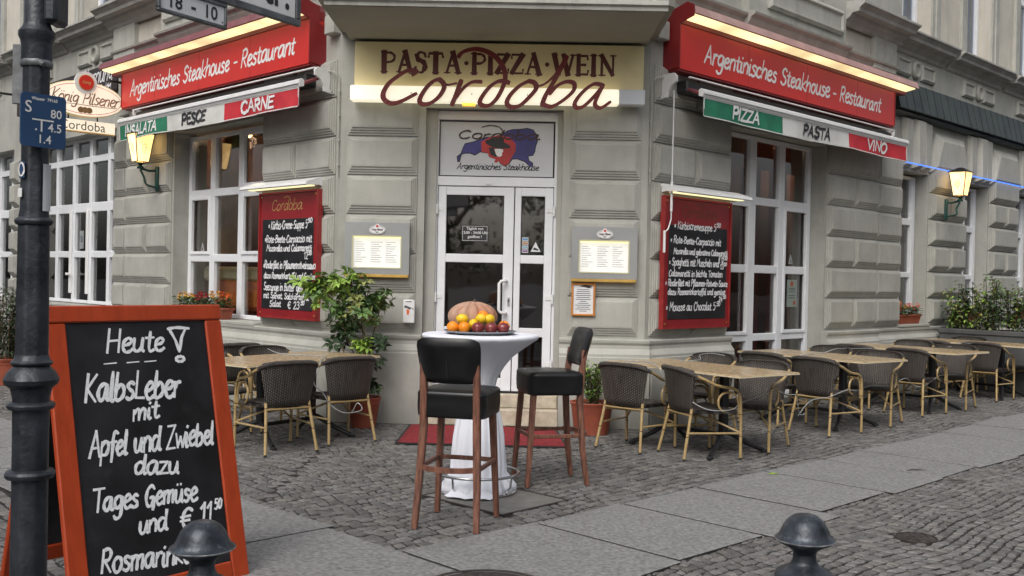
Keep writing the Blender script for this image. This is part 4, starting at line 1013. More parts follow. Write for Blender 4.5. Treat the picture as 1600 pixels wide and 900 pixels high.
mb = MB(); mb.box(bx0-.06, bx1+.06, by0-.04, by1, 4.42, 4.60); bp('bay_moulding', mb, M['trim'], FW)
# corner brackets under the bay
for F, a in ((FR, .02), (FL, .02)):
    mb = MB(); mb.cbox(a, a+.16, -.02, .10, 3.93, 4.12, .01); bp('bracket', mb, M['trim'], F)

# ================================================================ SIGNS, AWNINGS, LAMPS
def tplane(F, o, sg=1):   # text plane: x runs to the reader's right
    return lambda x, y, h: (x if sg > 0 else -x, o+h, y)
def red_sign(F, sg, u0, u1, tu0, tu1, side):
    t = thing('fascia_sign', 'long red lit fascia sign reading Argentinisches Steakhouse - Restaurant on the %s facade' % side, 'sign', F, ((u0+u1)/2, .1, 3.6), 'red signs over the windows')
    zb, zt, od = 3.635, 4.10, .20
    part('face', MB().box(u0+.004, u1-.004, .02, od, zb+.01, zt), M['red'], t)
    mb = MB()
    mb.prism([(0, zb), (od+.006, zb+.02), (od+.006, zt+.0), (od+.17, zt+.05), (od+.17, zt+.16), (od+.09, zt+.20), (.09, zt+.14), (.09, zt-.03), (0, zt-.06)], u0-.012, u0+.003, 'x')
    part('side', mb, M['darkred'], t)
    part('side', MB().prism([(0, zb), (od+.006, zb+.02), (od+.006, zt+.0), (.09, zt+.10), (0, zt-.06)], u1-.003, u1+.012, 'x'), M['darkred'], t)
    e = u1+.33
    mb = MB(); mb.prism([(.02, zt+.09), (od+.15, zt+.085), (od+.165, zt+.07), (od+.185, zt+.075), (od+.16, zt+.155), (od+.08, zt+.18), (.02, zt+.15)], u0+.01, e, 'x'); part('hood', mb, M['hoodr' if sg > 0 else 'hood'], t)
    mb = MB(); mb.prism([(od+.01, zt+.045), (od+.145, zt+.068), (od+.14, zt+.084), (od+.01, zt+.088)], u0+.02, e-.03, 'x')
    part('light_diffuser', mb, M['tubelit'], t)
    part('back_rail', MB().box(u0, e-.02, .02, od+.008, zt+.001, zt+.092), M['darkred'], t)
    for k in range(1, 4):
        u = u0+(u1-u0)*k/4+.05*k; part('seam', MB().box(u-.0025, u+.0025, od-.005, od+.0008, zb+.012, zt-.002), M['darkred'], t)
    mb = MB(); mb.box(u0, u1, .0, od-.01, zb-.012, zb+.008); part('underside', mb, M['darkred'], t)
    mb = MB(); pl_ = tplane(F, od+.001, sg)
    x0 = tu0 if sg > 0 else -tu1; write(mb, 'Argentinisches Steakhouse - Restaurant', pl_, x0, 3.775, .19, .029, .22, tu1-tu0, jit=.12)
    part('lettering', mb, M['white'], t)
    return t
red_sign(FR, 1, .215, 5.08, .64, 4.66, 'right'); red_sign(FL, -1, .29, 4.78, .56, 4.52, 'left')

def awning(F, sg, u0, u1, ga, gb, words, side, text):
    t = thing('awning', 'folded awning with a green, white and red valance reading %s' % text, 'awning', F, ((u0+u1)/2, .2, 3.2), 'awnings over the windows')
    ze = 3.36
    mb = MB(); mb.cbox(.36, u1+.02, .05, .20, 3.42, 3.55, .02); part('cassette', mb, M['dark'], t)
    mb = MB(); mb.add([(u0+.03, .14, 3.50), (u1-.03, .14, 3.50), (u1-.03, .40, ze+.02), (u0+.03, .40, ze+.02), (u0+.03, .14, 3.47), (u1-.03, .14, 3.47), (u1-.03, .40, ze), (u0+.03, .40, ze)], [(0,1,2,3),(4,5,6,7),(0,3,7,4),(1,2,6,5)]); part('canopy', mb, M['fabric'], t)
    mb = MB(); mb.prism([(.375, ze+.0), (.42, ze-.01), (.435, ze+.025), (.43, ze+.06), (.40, ze+.075), (.375, ze+.06)], u0-.03, u1+.03, 'x'); mb.prism([(.436, ze+.02), (.442, ze+.02), (.442, ze+.03), (.436, ze+.03)], u0-.02, u1+.02, 'x')
    mb.tube([(u0+.02, .22, 3.575), (u1+.05, .22, 3.575)], .011, 8)
    part('front_rail', mb, M['plasticw'], t, smooth=40)
    mb = MB()
    for u in (u0+.75, u1-.75): mb.tube([(u, .18, 3.42), (u+.35*(1 if u < 2 else -1), .28, 3.385), (u, .39, 3.37)], .014, 8)
    part('folding_arm', mb, M['plasticw'], t)
    # side bracket
    for u in (.12, u1+.0):
        pr = [(0, 3.575), (.20, 3.585), (.235, 3.55), (.23, 3.50), (.17, 3.465), (.13, 3.40), (.12, 3.35), (.0, 3.33)]
        mb = MB(); mb.prism(pr, u, u+.03, 'x'); part('bracket', mb, M['plasticw'], t)
    # valance: three cloth panels, gently waving
    def cloth(a, b, nm, m_):
        n = 26; vs = []
        for i in range(n):
            u = a+(b-a)*i/(n-1); wv = .012*math.sin(u*4.1)+.006*math.sin(u*9.7)
            sk = .03*((u-u0)/(u1-u0)-.5)
            for k, z in enumerate((ze-.005, ze-.11, ze-.215+.008*math.sin(u*2.3))):
                vs.append((u, .412+wv*k/2, z)); vs.append((u, .406+wv*k/2, z))
        fs = []
        for i in range(n-1):
            q = 6*i; r_ = q+6
            fs += [(q, r_, r_+2, q+2), (q+2, r_+2, r_+4, q+4), (q+1, r_+1, r_+3, q+3), (q+3, r_+3, r_+5, q+5), (q+4, r_+4, r_+5, q+5)]
        mb = MB(); mb.add(vs, fs); part(nm, mb, m_, t, smooth=50)
    cloth(u0, ga, 'valance', M['vgreen'] if sg > 0 else M['vred']); cloth(ga, gb, 'valance', M['vwhite']); cloth(gb, u1, 'valance', M['vred'] if sg > 0 else M['vgreen'])
    def wvf(u, z): k = (ze-.005-z)/.21; return (.012*math.sin(u*4.1)+.006*math.sin(u*9.7))*k
    mb = MB(); n = 60   # hem and edge tape
    def hem(zf, w_):
        vs = []
        for i in range(n):
            u = u0+(u1-u0)*i/(n-1); z = zf(u)
            vs += [(u, .4155+wvf(u, z), z), (u, .4155+wvf(u, z), z+w_)]
        mb.add(vs, [(2*i, 2*i+1, 2*i+3, 2*i+2) for i in range(n-1)])
    hem(lambda u: ze-.213+.008*math.sin(u*2.3), .012); hem(lambda u: ze-.022, .012)
    for u in (u0, u1-.014): mb.box(u, u+.014, .413, .418, ze-.2, ze-.01)
    part('hem_tape', mb, M['vwhite'], t)
    mb = MB(); md = MB()
    for (tx, a, b, m_) in words:
        tgt = mb if m_ == 'white' else md
        pl_ = lambda x, y, h: ((x if sg > 0 else -x), .4165+h*2+wvf(abs(x), y)+.002, y)
        write(tgt, tx, pl_, a if sg > 0 else -b, ze-.163, .118, .034, .12, b-a, jit=.35)
    part('lettering', mb, M['white'], t); part('lettering', md, M['ink'], t)
    return t
aw = awning(FR, 1, .34, 5.0, 1.857, 3.386, [('PIZZA', .85, 1.38, 'white'), ('PASTA', 2.3, 2.93, 'ink'), ('VINO', 3.87, 4.42, 'white')], 'right', 'PIZZA PASTA VINO')
awning(FL, -1, .13, 4.33, 1.62, 3.0, [('INSALATA', 3.25, 4.17, 'white'), ('PESCE', 2.02, 2.63, 'ink'), ('CARNE', .58, 1.27, 'white')], 'left', 'INSALATA PESCE CARNE')
mb = MB(); mb.tube([(.18, .16, 3.42), (.19, .16, 3.36), (.2, .15, 2.3), (.2, .15, 2.2)], .008, 8); mb.tube([(.2, .15, 2.5), (.2, .15, 2.2)], .014, 8)
mb.tube([(.2, .15, 2.2), (.2, .15, 2.12), (.13, .17, 2.02), (.07, .17, 1.98)], .007, 8); mb.tube([(.07, .17, 2.0), (.07, .17, 1.78)], .014, 8)
single('awning_crank', mb, M['plasticw'], 'thin grey crank rod hanging from the right awning in front of the menu board', 'crank', FR, (.2, .1, 2.0), smooth=50)
# wall conduit along the corner edges
for F, a, sd in ((FC, UL-.015, 'left'), (FC, UR+.015, 'right')):
    mb = MB(); x = a; mb.tube([(x, .02, 3.45), (x, .02, 2.5), (x, .02, 2.47)], .007, 6)
    sg = 1 if a < 0 else -1
    mb.tube([(x, .02, 3.45), (x-.02*sg, .02, 3.52), (x-.08*sg, .0, 3.55), (x-.16*sg, -.05, 3.56)], .007, 6)
    for z in (2.6, 2.85, 3.1, 3.35): mb.cbox(x-.012, x+.012, .005, .03, z-.01, z+.01, .003)
    single('conduit', mb, M['wire'], 'thin painted cable conduit clipped to the %s corner edge beside the entrance' % sd, 'conduit', F, (x, 0, 2.5))

# entrance sign
t = thing('entrance_sign', 'cream entrance sign PASTA PIZZA WEIN with a lit bar and big Cordoba script', 'sign', FC, (-.25, .1, 3.25))
part('panel', MB().cbox(-1.695, 1.205, .0, .11, 3.36, 3.835, .006), M['cream'], t)
mb = MB(); mb.cbox(-1.71, .95, .112, .25, 3.222, 3.372, .01); part('light_bar', mb, M['lit'], t)
part('light_bar', MB().cbox(.951, 1.21, .112, .249, 3.222, 3.372, .01), M['unlit'], t, label='unlit end of the light bar')
mb = MB(); pf = lambda x, y, h: (x, .111+h, y)
nib = lambda dx, dy: .42+.75*abs(dy)
def serif_word(txt, x0, x1, y0, h):
    SG = {
     'P': (5.6, [[(1.2,0),(1.2,8)]], [[(1.2,7.7),(3.6,7.8),(4.9,6.6),(4.8,5),(3.4,4),(1.2,4)]], [(.1,2.4,0),(.1,2.2,8)]),
     'A': (6.6, [[(3.3,8.2),(5.4,0)]], [[(3.3,8.2),(1.1,0)],[(1.9,2.9),(4.6,2.9)]], [(.2,2.2,0),(4.2,6.5,0)]),
     'S': (5, [[(1.1,6.8),(1.6,5.2),(3.4,4.2),(4.1,2.6),(3.8,1.2)]], [[(4.2,6.4),(3.8,7.7),(2.4,8.2),(1.2,7.4),(1.1,6.4)],[(4,1.8),(3.2,.1),(1.8,0),(.7,1),(.6,2)]], []),
     'T': (6, [[(3,0),(3,7.8)]], [[(.4,6.4),(.6,7.8),(5.4,7.8),(5.6,6.4)]], [(1.9,4.1,0)]),
     'I': (3.2, [[(1.5,0),(1.5,8)]], [], [(.4,2.6,0),(.4,2.6,8)]),
     'Z': (5.4, [[(4.6,7.6),(.8,.4)]], [[(.7,6.4),(.8,7.8),(4.8,7.8)],[(.6,.2),(4.8,.2),(4.9,1.7)]], []),
     'W': (8.6, [[(.9,8),(2.5,.2)],[(4.3,8),(5.9,.2)]], [[(2.6,.2),(4.4,6.5)],[(6,.2),(7.7,8)]], [(.1,2,8),(3.5,5.2,8),(6.8,8.5,8)]),
     'E': (5.2, [[(1.2,0),(1.2,8)]], [[(1.2,7.75),(4.4,7.75),(4.5,6.4)],[(1.2,4.1),(3.6,4.1)],[(1.2,.2),(4.5,.2),(4.7,1.7)]], [(.1,2,8),(.1,2,0)]),
     'N': (6.6, [[(1.2,8),(5.2,.3)]], [[(1.3,8),(1.3,0)],[(5.4,8),(5.4,0)]], [(.2,2.4,0),(.1,1.6,8),(4.4,6.4,8)]),
     '.': (3.4, [], [], []), ' ': (2.2, [], [], [])}
    W_ = sum(SG[c][0] for c in txt); kx = (x1-x0)/W_; k = h/8; x = 0
    for c in txt:
        w_, thick, thin, ser = SG[c]
        for p in thick: ribbon(mb, catmull([(x0+(x+a)*kx, y0+b*k) for a, b in p]) if len(p) > 2 else [(x0+(x+a)*kx, y0+b*k) for a, b in p], 2.0*k, pf, taper=False)
        for p in thin: ribbon(mb, catmull([(x0+(x+a)*kx, y0+b*k) for a, b in p], 5) if c in 'PS' else [(x0+(x+a)*kx, y0+b*k) for a, b in p], 1.0*k, pf, taper=False)
        for a, b, y in ser: ribbon(mb, [(x0+(x+a)*kx, y0+y*k), (x0+(x+b)*kx, y0+y*k)], .55*k, pf, taper=False)
        if c == '.': mb.add([pf(x0+(x+1.7)*kx+.9*k*math.cos(j*math.pi/6), y0+4*k+.9*k*math.sin(j*math.pi/6), .001) for j in range(12)], [tuple(range(12))])
        x += w_
serif_word('PASTA.PIZZA.WEIN', -1.43, .93, 3.535, .195)
part('lettering', mb, M['maroon'], t)
# the standing script letters, traced as brush strokes
def PAR(p): return (p[0]*.982, 1.476+(p[1]-1.5)*.982)
def L1(cx, cy): return PAR((-1.713+((540+cx/5.714)-551.5)*.006405, 3.828-((50+cy/5.714)-66.3-((540+cx/5.714)-551.5)*.0155)*.00612))
def L2(cx, cy): return PAR((-1.713+((800+cx/3)-551.5)*.006405, 3.828-((cy/3)-66.3-((800+cx/3)-551.5)*.0155)*.00612))
strokes = [
 (L1, [(605,378),(640,348),(600,335),(545,345),(470,395),(395,460),(350,540),(352,600),(400,640),(460,642),(530,615),(645,552)], .056),
 (L1, [(850,420),(800,435),(740,490),(690,570),(675,625),(705,652),(770,642),(840,590),(885,520),(890,465),(850,420)], .054),
 (L1, [(880,462),(930,470),(1005,455)], .028),
 (L1, [(1045,432),(1025,490),(995,580),(965,655)], .056),
 (L1, [(1000,590),(1045,525),(1100,470),(1155,442),(1225,442)], .046),
 (L1, [(1470,448),(1430,435),(1370,440),(1300,490),(1240,570),(1215,630),(1240,662),(1300,660),(1360,605),(1410,510),(1438,410),(1420,310),(1350,210),(1260,155),(1170,135),(1090,148),(1040,175),(1015,208)], .052),
 (L2, [(85,378),(45,400),(5,440),(-15,480),(0,503),(45,498),(95,450),(122,410),(110,385),(85,378)], .054),
 (L2, [(112,408),(160,392),(205,350),(235,300),(258,262)], .030),
 (L2, [(262,258),(235,315),(200,385),(165,450),(150,495)], .056),
 (L2, [(152,490),(195,502),(250,470),(295,425),(298,390),(265,380),(220,400),(185,440)], .05),
 (L2, [(435,398),(390,392),(340,430),(305,480),(310,506),(345,500),(395,450),(432,402)], .05),
 (L2, [(436,396),(410,450),(398,492),(425,508),(470,478)], .046),
]
mb = MB()
for fn, p, w_ in strokes:
    pts = catmull([fn(*q) for q in p], 6); n = len(pts); w_ *= .92; nb_ = lambda dx, dy: .60+.46*abs(dy*.8-dx*.45)
    r_ = [w_/2*(.45+.55*min(1, min(i, n-1-i)/3.0)) for i in range(n)]
    ribbon(mb, pts, lambda q: w_, lambda x, y, h: (x, .30+h*3, y), taper=True, nib=nb_)
    ribbon(mb, pts, lambda q: w_, lambda x, y, h: (x, .275-h*3, y), taper=True, nib=nb_)
    for sg in (-1, 1):   # side walls give the letters their thickness
        vs = []
        for i, p_ in enumerate(pts):
            a = pts[max(i-1, 0)]; b = pts[min(i+1, n-1)]; dx, dy = b[0]-a[0], b[1]-a[1]; l = math.hypot(dx, dy) or 1
            q = w_*nb_(dx/l, dy/l)*(.72 if i in (0, n-1) else 1)/2*.985*sg; vs += [(p_[0]-dy/l*q, .2765, p_[1]+dx/l*q), (p_[0]-dy/l*q, .3, p_[1]+dx/l*q)]
        mb.add(vs, [(2*i, 2*i+1, 2*i+3, 2*i+2) for i in range(n-1)])
part('script_lettering', mb, mat('brown_red_letters', (.25,.025,.022), .4, .05, 5), t, recalc=False)
mb = MB()
for x in (-1.1, -.5, .05, .55): mb.tube([(x, .24, 3.30), (x, .275, 3.30)], .008, 6)
part('letter_mount', mb, M['alu'], t)
mb = MB(); mb.cbox(-.60, -.47, .12, .2, 3.200, 3.221, .004); part('lamp', mb, emat('amber_lamp', (1,.5,.06), 1.2), t)

# perpendicular oval beer sign
t = thing('oval_hanging_sign', 'cream oval lit sign with brown script and round red seal on the left facade', 'sign', FL, (4.95, .6, 3.3))
UC = 4.95; oc, zc, A_, B_ = .64, 3.72, .52, .235
def side(o_, z_, h): return (UC-h, o_, z_)
def eprism(a, b, u0, u1, mtl, nm, oc_=oc, zc_=zc):
    mb = MB(); mb.prism(ell(oc_, zc_, a, b, 40), u0, u1, 'x'); part(nm, mb, mtl, t)
eprism(A_, B_, UC-.06, UC+.06, M['cream'], 'rim'); eprism(A_-.012, B_-.012, UC-.066, UC-.0602, M['ivory'], 'face')
mb = MB()
rg = ell(oc, zc, A_-.045, B_-.04, 48); ribbon(mb, rg+[rg[0]], .006, lambda x, y, h: (UC-.0665-h, x, y)); part('line', mb, M['red'], t)
sl_ = lambda x, y, h: (UC-.0675-h, -x, y)
mb = MB(); write(mb, 'König Pilsener', sl_, -oc-.44, zc-.06, .15, .017, .25, .88, jit=.1); ribbon(mb, [(-oc-.36, zc-.085), (-oc-.1, zc-.078), (-oc+.1, zc-.082), (-oc+.40, zc-.076), (-oc+.42, zc-.066)], .009, sl_)
part('lettering', mb, mat('brown_script', (.30,.16,.12), .5, .1, 9), t)
mb = MB()
for i in (-1, 0, 1): mb.prism(ell(oc+i*.055, zc-.145, .042, .04, 16), UC-.0667-.0012*(i+2), UC-.0665, 'x')
part('medal', mb, mat('medal_gold', (.28,.17,.07), .4, .4, 60), t)
for r_, m_, nm, d in ((.145, M['plasticw'], 'seal_ring', .085), (.102, M['gold'], 'seal_rim', .095), (.094, M['red'], 'seal', .1)):
    mb = MB(); mb.prism(ell(oc-.0, zc+.215, r_, r_, 28), UC-d, UC-.05, 'x'); part(nm, mb, m_, t)
mb = MB(); write(mb, 'König', lambda x, y, h: (UC-.1015-h, -x, y), -oc-.055, zc+.20, .035, .006, .2, .11, jit=.05); part('lettering', mb, M['gold'], t)
mb = MB(); mb.box(UC-.02, UC+.02, 0-.1, .2, zc-.02, zc+.02); mb.box(UC-.02, UC+.02, -.1, .3, zc+.28, zc+.31); mb.tube([(UC, .45, zc-.2), (UC, .45, zc-.29)], .01, 6); mb.tube([(UC, .83, zc-.2), (UC, .83, zc-.29)], .01, 6); part('bracket', mb, M['dark'], t)
part('name_plate', MB().cbox(UC-.035, UC+.035, .22, 1.02, zc-.425, zc-.275, .008), M['ivory'], t)
part('name_plate_rim', MB().cbox(UC-.037, UC+.037, .215, 1.025, zc-.437, zc-.424, .004), M['brass'], t)
mb = MB(); btext(mb, 'Cordoba', .17, lambda x, y, h: (UC-.0355-h, -x, y), -.96, zc-.405, .0, 'LEFT', .98); part('lettering', mb, mat('dark_grey_print', (.06,.065,.06), .5, .1, 9), t)
# neighbour's brown fascia sign
t = thing('fascia_sign', 'dark brown fascia sign with white script beside the oval sign on the left facade', 'sign', FL, (6.4, .0, 4.0))
part('panel', MB().cbox(5.37, 9.3, -.08, .02, 4.0, 4.385, .006), M['brown'], t)
mb = MB(); write(mb, 'Hornung', lambda x, y, h: (-x, .021+h, y), -6.55, 4.16, .24, .026, .3, 1.05, jit=.1); write(mb, 'GmbH', lambda x, y, h: (-x, .021+h, y), -5.95, 4.03, .09, .014, .1, .4, jit=.1)
write(mb, 'Feinkost', lambda x, y, h: (-x, .021+h, y), -8.6, 4.12, .22, .022, .3, 1.6, jit=.1) if False else None
part('lettering', mb, M['white'], t)
# dark ornamental hanging sign at the far left
t = thing('hanging_sign', 'dark brown curled ornamental hanging sign at the far left edge', 'sign', FL, (7.3, 1.2, 3.2))
cx_, cz_ = 1.55, 3.66
def HS_(px_, py_): return (1.06+(26-px_)*.0103, 4.00-(py_-143)*.0103)
mb = MB(); mb.prism([HS_(*p) for p in ((-30,150),(-10,140),(5,138),(14,152),(22,150),(25,162),(20,172),(26,182),(24,196),(16,204),(24,212),(20,226),(6,234),(-12,230),(-30,238))], 7.26, 7.34, 'x'); part('plate', mb, M['brown'], t)
mb = MB()
for st_ in ([(4,160),(12,168),(16,178)], [(0,184),(10,180),(20,186)], [(4,206),(12,198),(20,196)], [(2,222),(10,216),(16,208)], [(-6,170),(-4,190),(2,200)]): ribbon(mb, catmull([HS_(*p) for p in st_]), .012, lambda x, y, h: (7.258-h, x, y))
part('carved_line', mb, mat('pale_brown_line', (.3,.22,.2), .6, .2, 20), t)
part('bracket', MB().box(7.28, 7.32, -.1, 1.2, 4.02, 4.05), M['dark'], t)

# lanterns
def lantern(F, u, side):
    t = thing('wall_lantern', 'lit four-sided lantern on a green cast iron bracket on the %s facade' % side, 'lantern', F, (u, 0, 2.6), 'wall lanterns')
    pl0 = 0 if F is FL else SB2; bd = BD*(1 if F is FL else 1.6); o0 = .3+pl0*.8; zb, zt = 2.865, 3.215
    def ringq(h, z): return [(u-h, o0-h, z), (u+h, o0-h, z), (u+h, o0+h, z), (u-h, o0+h, z)]
    hb, ht = .075, .125
    b_ = ringq(hb, zb); tt = ringq(ht, zt)
    for i in range(4):
        j = (i+1) % 4; c = Vector((u, o0, (zb+zt)/2))
        q = [Vector(b_[i]).lerp(Vector(b_[j]), .04), Vector(b_[i]).lerp(Vector(b_[j]), .96), Vector(tt[i]).lerp(Vector(tt[j]), .96), Vector(tt[i]).lerp(Vector(tt[j]), .04)]
        nn = (q[1]-q[0]).cross(q[3]-q[0]).normalized()*.004
        mb = MB(); mb.add([p for p in q]+[p+nn for p in q], [(0,1,2,3),(4,5,6,7),(0,1,5,4),(1,2,6,5),(2,3,7,6),(3,0,4,7)]); part('pane', mb, M['lantern'], t)
    mb = MB()
    for i in range(4): mb.tube([b_[i], tt[i]], .007, 4)
    for z, h in ((zb, hb), (zt, ht)):
        q = ringq(h, z)
        for i in range(4): mb.tube([q[i], q[(i+1)%4]], .007, 4)
    part('frame', mb, M['dark'], t)
    mb = MB(); mb.add(ringq(ht+.02, zt)+ringq(.03, zt+.07), [(0,1,2,3),(4,5,6,7),(0,1,5,4),(1,2,6,5),(2,3,7,6),(3,0,4,7)]); part('roof', mb, M['dark'], t)
    mb = MB(); mb.lathe([(.001, 0), (.04, 0), (.045, .02), (.02, .04), (.03, .06), (.06, .075), (.001, .08)], 14, (u, o0, zb-.085)); mb.cbox(u-.03, u+.03, pl0+bd-.01, pl0+bd+.035, zb-.36, zb-.04, .01)
    mb.tube([(u, pl0+bd+.02, zb-.09), (u, (o0+pl0)/2+.03, zb-.105), (u, o0, zb-.08)], .016, 8)
    mb.tube(catmull3([(u, pl0+bd+.02, zb-.31), (u, o0*.55+.05, zb-.28), (u, o0-.05, zb-.19), (u, o0, zb-.1)], 5), .014, 8)
    part('bracket', mb, M['greeniron'], t, smooth=40)
    for axis in (0, 1):     # small seal drawn on the panes
        mb = MB(); rr_ = ell(0, (zb+zt)/2, .032, .042, 16); rr_ += [rr_[0]]
        if axis == 0: fp = lambda x, y, h: (u+x, o0+.102+.143*(y-(zb+zt)/2)+.006+h, y)
        else: fp = lambda x, y, h: (u-.102-.143*(y-(zb+zt)/2)-.006-h, o0+x, y)
        ribbon(mb, rr_, .005, fp); ribbon(mb, [(-.02, (zb+zt)/2), (.02, (zb+zt)/2+.004)], .008, fp); ribbon(mb, [(0, (zb+zt)/2-.045), (0, (zb+zt)/2-.085)], .006, fp); ribbon(mb, [(0, (zb+zt)/2+.045), (0, (zb+zt)/2+.06)], .006, fp)
        part('seal_print', mb, mat('brown_print', (.12,.05,.02), .5, .1, 9), t)
    return t
lantern(FL, 3.95, 'left'); lantern(FR, 7.30, 'right')
mb = MB(); mb.tube([(5.75, SB2+.17, 3.235), (9.0, SB2+.17, 3.24), (16, SB2+.17, 3.24)], .0085, 8); single('light_tube', mb, M['neon'], 'long thin blue glowing light tube over the right wing windows', 'light tube', FR, (9, 0, 3.24))

# menu boards on both corners
def menu_board(F, sg, u0, u1, side, lines, letm, lamp_on, ccol):
    t = thing('menu_board', '%s menu board: red frame, black panel with white handwriting under a lamp hood' % side, 'menu board', F, ((u0+u1)/2, .08, 1.0), 'handwritten menu boards')
    z0, z1, o = 1.01, 2.355, .085
    part('backing', MB().cbox(u0, u1, .06, o+.018, z0, z1, .006), M['menured'], t)
    mb = MB(); e = .012
    for q in ((u0-.008, u0+e, z0-.008, z1+.008), (u1-e, u1+.008, z0-.008, z1+.008)): mb.box(q[0], q[1], .055, o+.03, q[2], q[3])
    for q in ((u0+e, u1-e, z0-.008, z0+e), (u0+e, u1-e, z1-e, z1+.008)): mb.box(q[0], q[1], .055, o+.029, q[2], q[3])
    part('edge', mb, mat('clear_red_edge', (.30,.03,.03), .2, .1, 9), t)
    part('panel', MB().cbox(u0+.075, u1-.07, o+.01, o+.024, z0+.09, z1-.285, .004), M['board'], t)
    mb = MB()
    for a in (u0+.04, u1-.04):
        for z in (z0+.045, z1-.04): mb.prism(ell(a, z, .010, .010, 8), o+.018, o+.024, 'y')
    part('screw', mb, M['brass'], t)
    pl_ = lambda x, y, h: ((x if sg > 0 else -x), o+.0255+h, y)
    mb = MB()
    rr = random.Random(11 if sg > 0 else 12)
    for tx, a, b, z, h in lines:
        a_, b_ = (a, b) if sg > 0 else (-b, -a)
        write(mb, tx, pl_, a_, z, h, .0128, .1, b_-a_, jit=.35, rr=rr)
    part('handwriting', mb, M['marker'], t)
    mb = MB(); pl2 = lambda x, y, h: ((x if sg > 0 else -x), o+.0195+h, y)
    a_, b_ = (u0+.27, u1-.25) if sg > 0 else (-(u1-.24), -(u0+.30)); w_ = b_-a_
    write(mb, 'Cordoba', pl2, a_, z1-.19, .11, .010, .25, w_, jit=.15)
    ribbon(mb, catmull([(a_+w_*.42, z1-.06), (a_+w_*.52, z1-.045), (a_+w_*.62, z1-.07), (a_+w_*.63, z1-.12)]), .008, pl2)
    part('lettering', mb, ccol, t)
    h0, h1 = (u0-.0, u1+.18)
    mb = MB(); mb.prism([(.02, z1+.03), (.02, z1+.12), (.08, z1+.13), (.25, z1+.075), (.262, z1+.045), (.25, z1+.035), (.21, z1+.045), (.1, z1+.05)], h0, h1, 'x'); part('hood', mb, M['plasticw'], t)
    mb = MB(); mb.prism([(.12, z1+.036), (.19, z1+.036), (.19, z1+.046), (.12, z1+.049)], h0+.05, h1-.06, 'x'); part('lamp_strip', mb, M['menulamp'], t)
    return t
menu_board(FR, 1, .155, 1.35, 'right', [('* Kürbiscremesuppe 5', .31, 1.06, 2.035, .075), ('50', 1.07, 1.15, 2.085, .045), ('* Rote-Beete-Carpaccio mit', .25, 1.16, 1.885, .07),
  ('Mozarella und gebratene Calamaretti', .31, 1.29, 1.775, .06), ('$ 12', 1.12, 1.22, 1.70, .06), ('50', 1.23, 1.29, 1.735, .035), ('* Spaghetti mit Muscheln und', .235, 1.13, 1.655, .075), ('13', 1.15, 1.22, 1.635, .055), ('50', 1.225, 1.28, 1.67, .035),
  ('Calamaretti in leichte Tomaten', .235, 1.2, 1.545, .065), ('* Rinderfilet mit Pflaumen-Rotwein-Sauce', .18, 1.3, 1.445, .065), ('dazu Rosmarinkartoffel und gemüse', .225, 1.26, 1.355, .062), ('24', 1.14, 1.21, 1.28, .055), ('50', 1.22, 1.28, 1.315, .035),
  ('* Mousse au Chocolat 5', .2, 1.08, 1.19, .082), ('50', 1.1, 1.17, 1.235, .045)], None, True, mat('dull_gold', (.16,.06,.03), .5, .1, 9))
menu_board(FL, -1, .215, 1.355, 'left', [('* Kürbis-Creme-Suppe 5', .40, 1.16, 1.965, .085), ('50', .31, .39, 2.02, .045), ('*Rote-Beete-Carpaccio mit', .31, 1.23, 1.82, .075), ('Mozarella und Calamaretti', .31, 1.19, 1.725, .065),
  ('12', .38, .46, 1.64, .07), ('50', .31, .37, 1.685, .04), ('*Rinderfilet in Pflaumenrotweinsauce', .215, 1.25, 1.54, .078), ('dazu Rosmarinkartoffel und Gemüse', .24, 1.235, 1.43, .065), ('Seezunge in Butter gebraten', .3, 1.235, 1.30, .08), ('mit Spinat, Salzkartoffel', .35, 1.235, 1.215, .06), ('Salat', .88, 1.11, 1.125, .065), ('$ 23', .52, .75, 1.115, .075), ('50', .43, .50, 1.16, .04)], None, True, M['gold'])

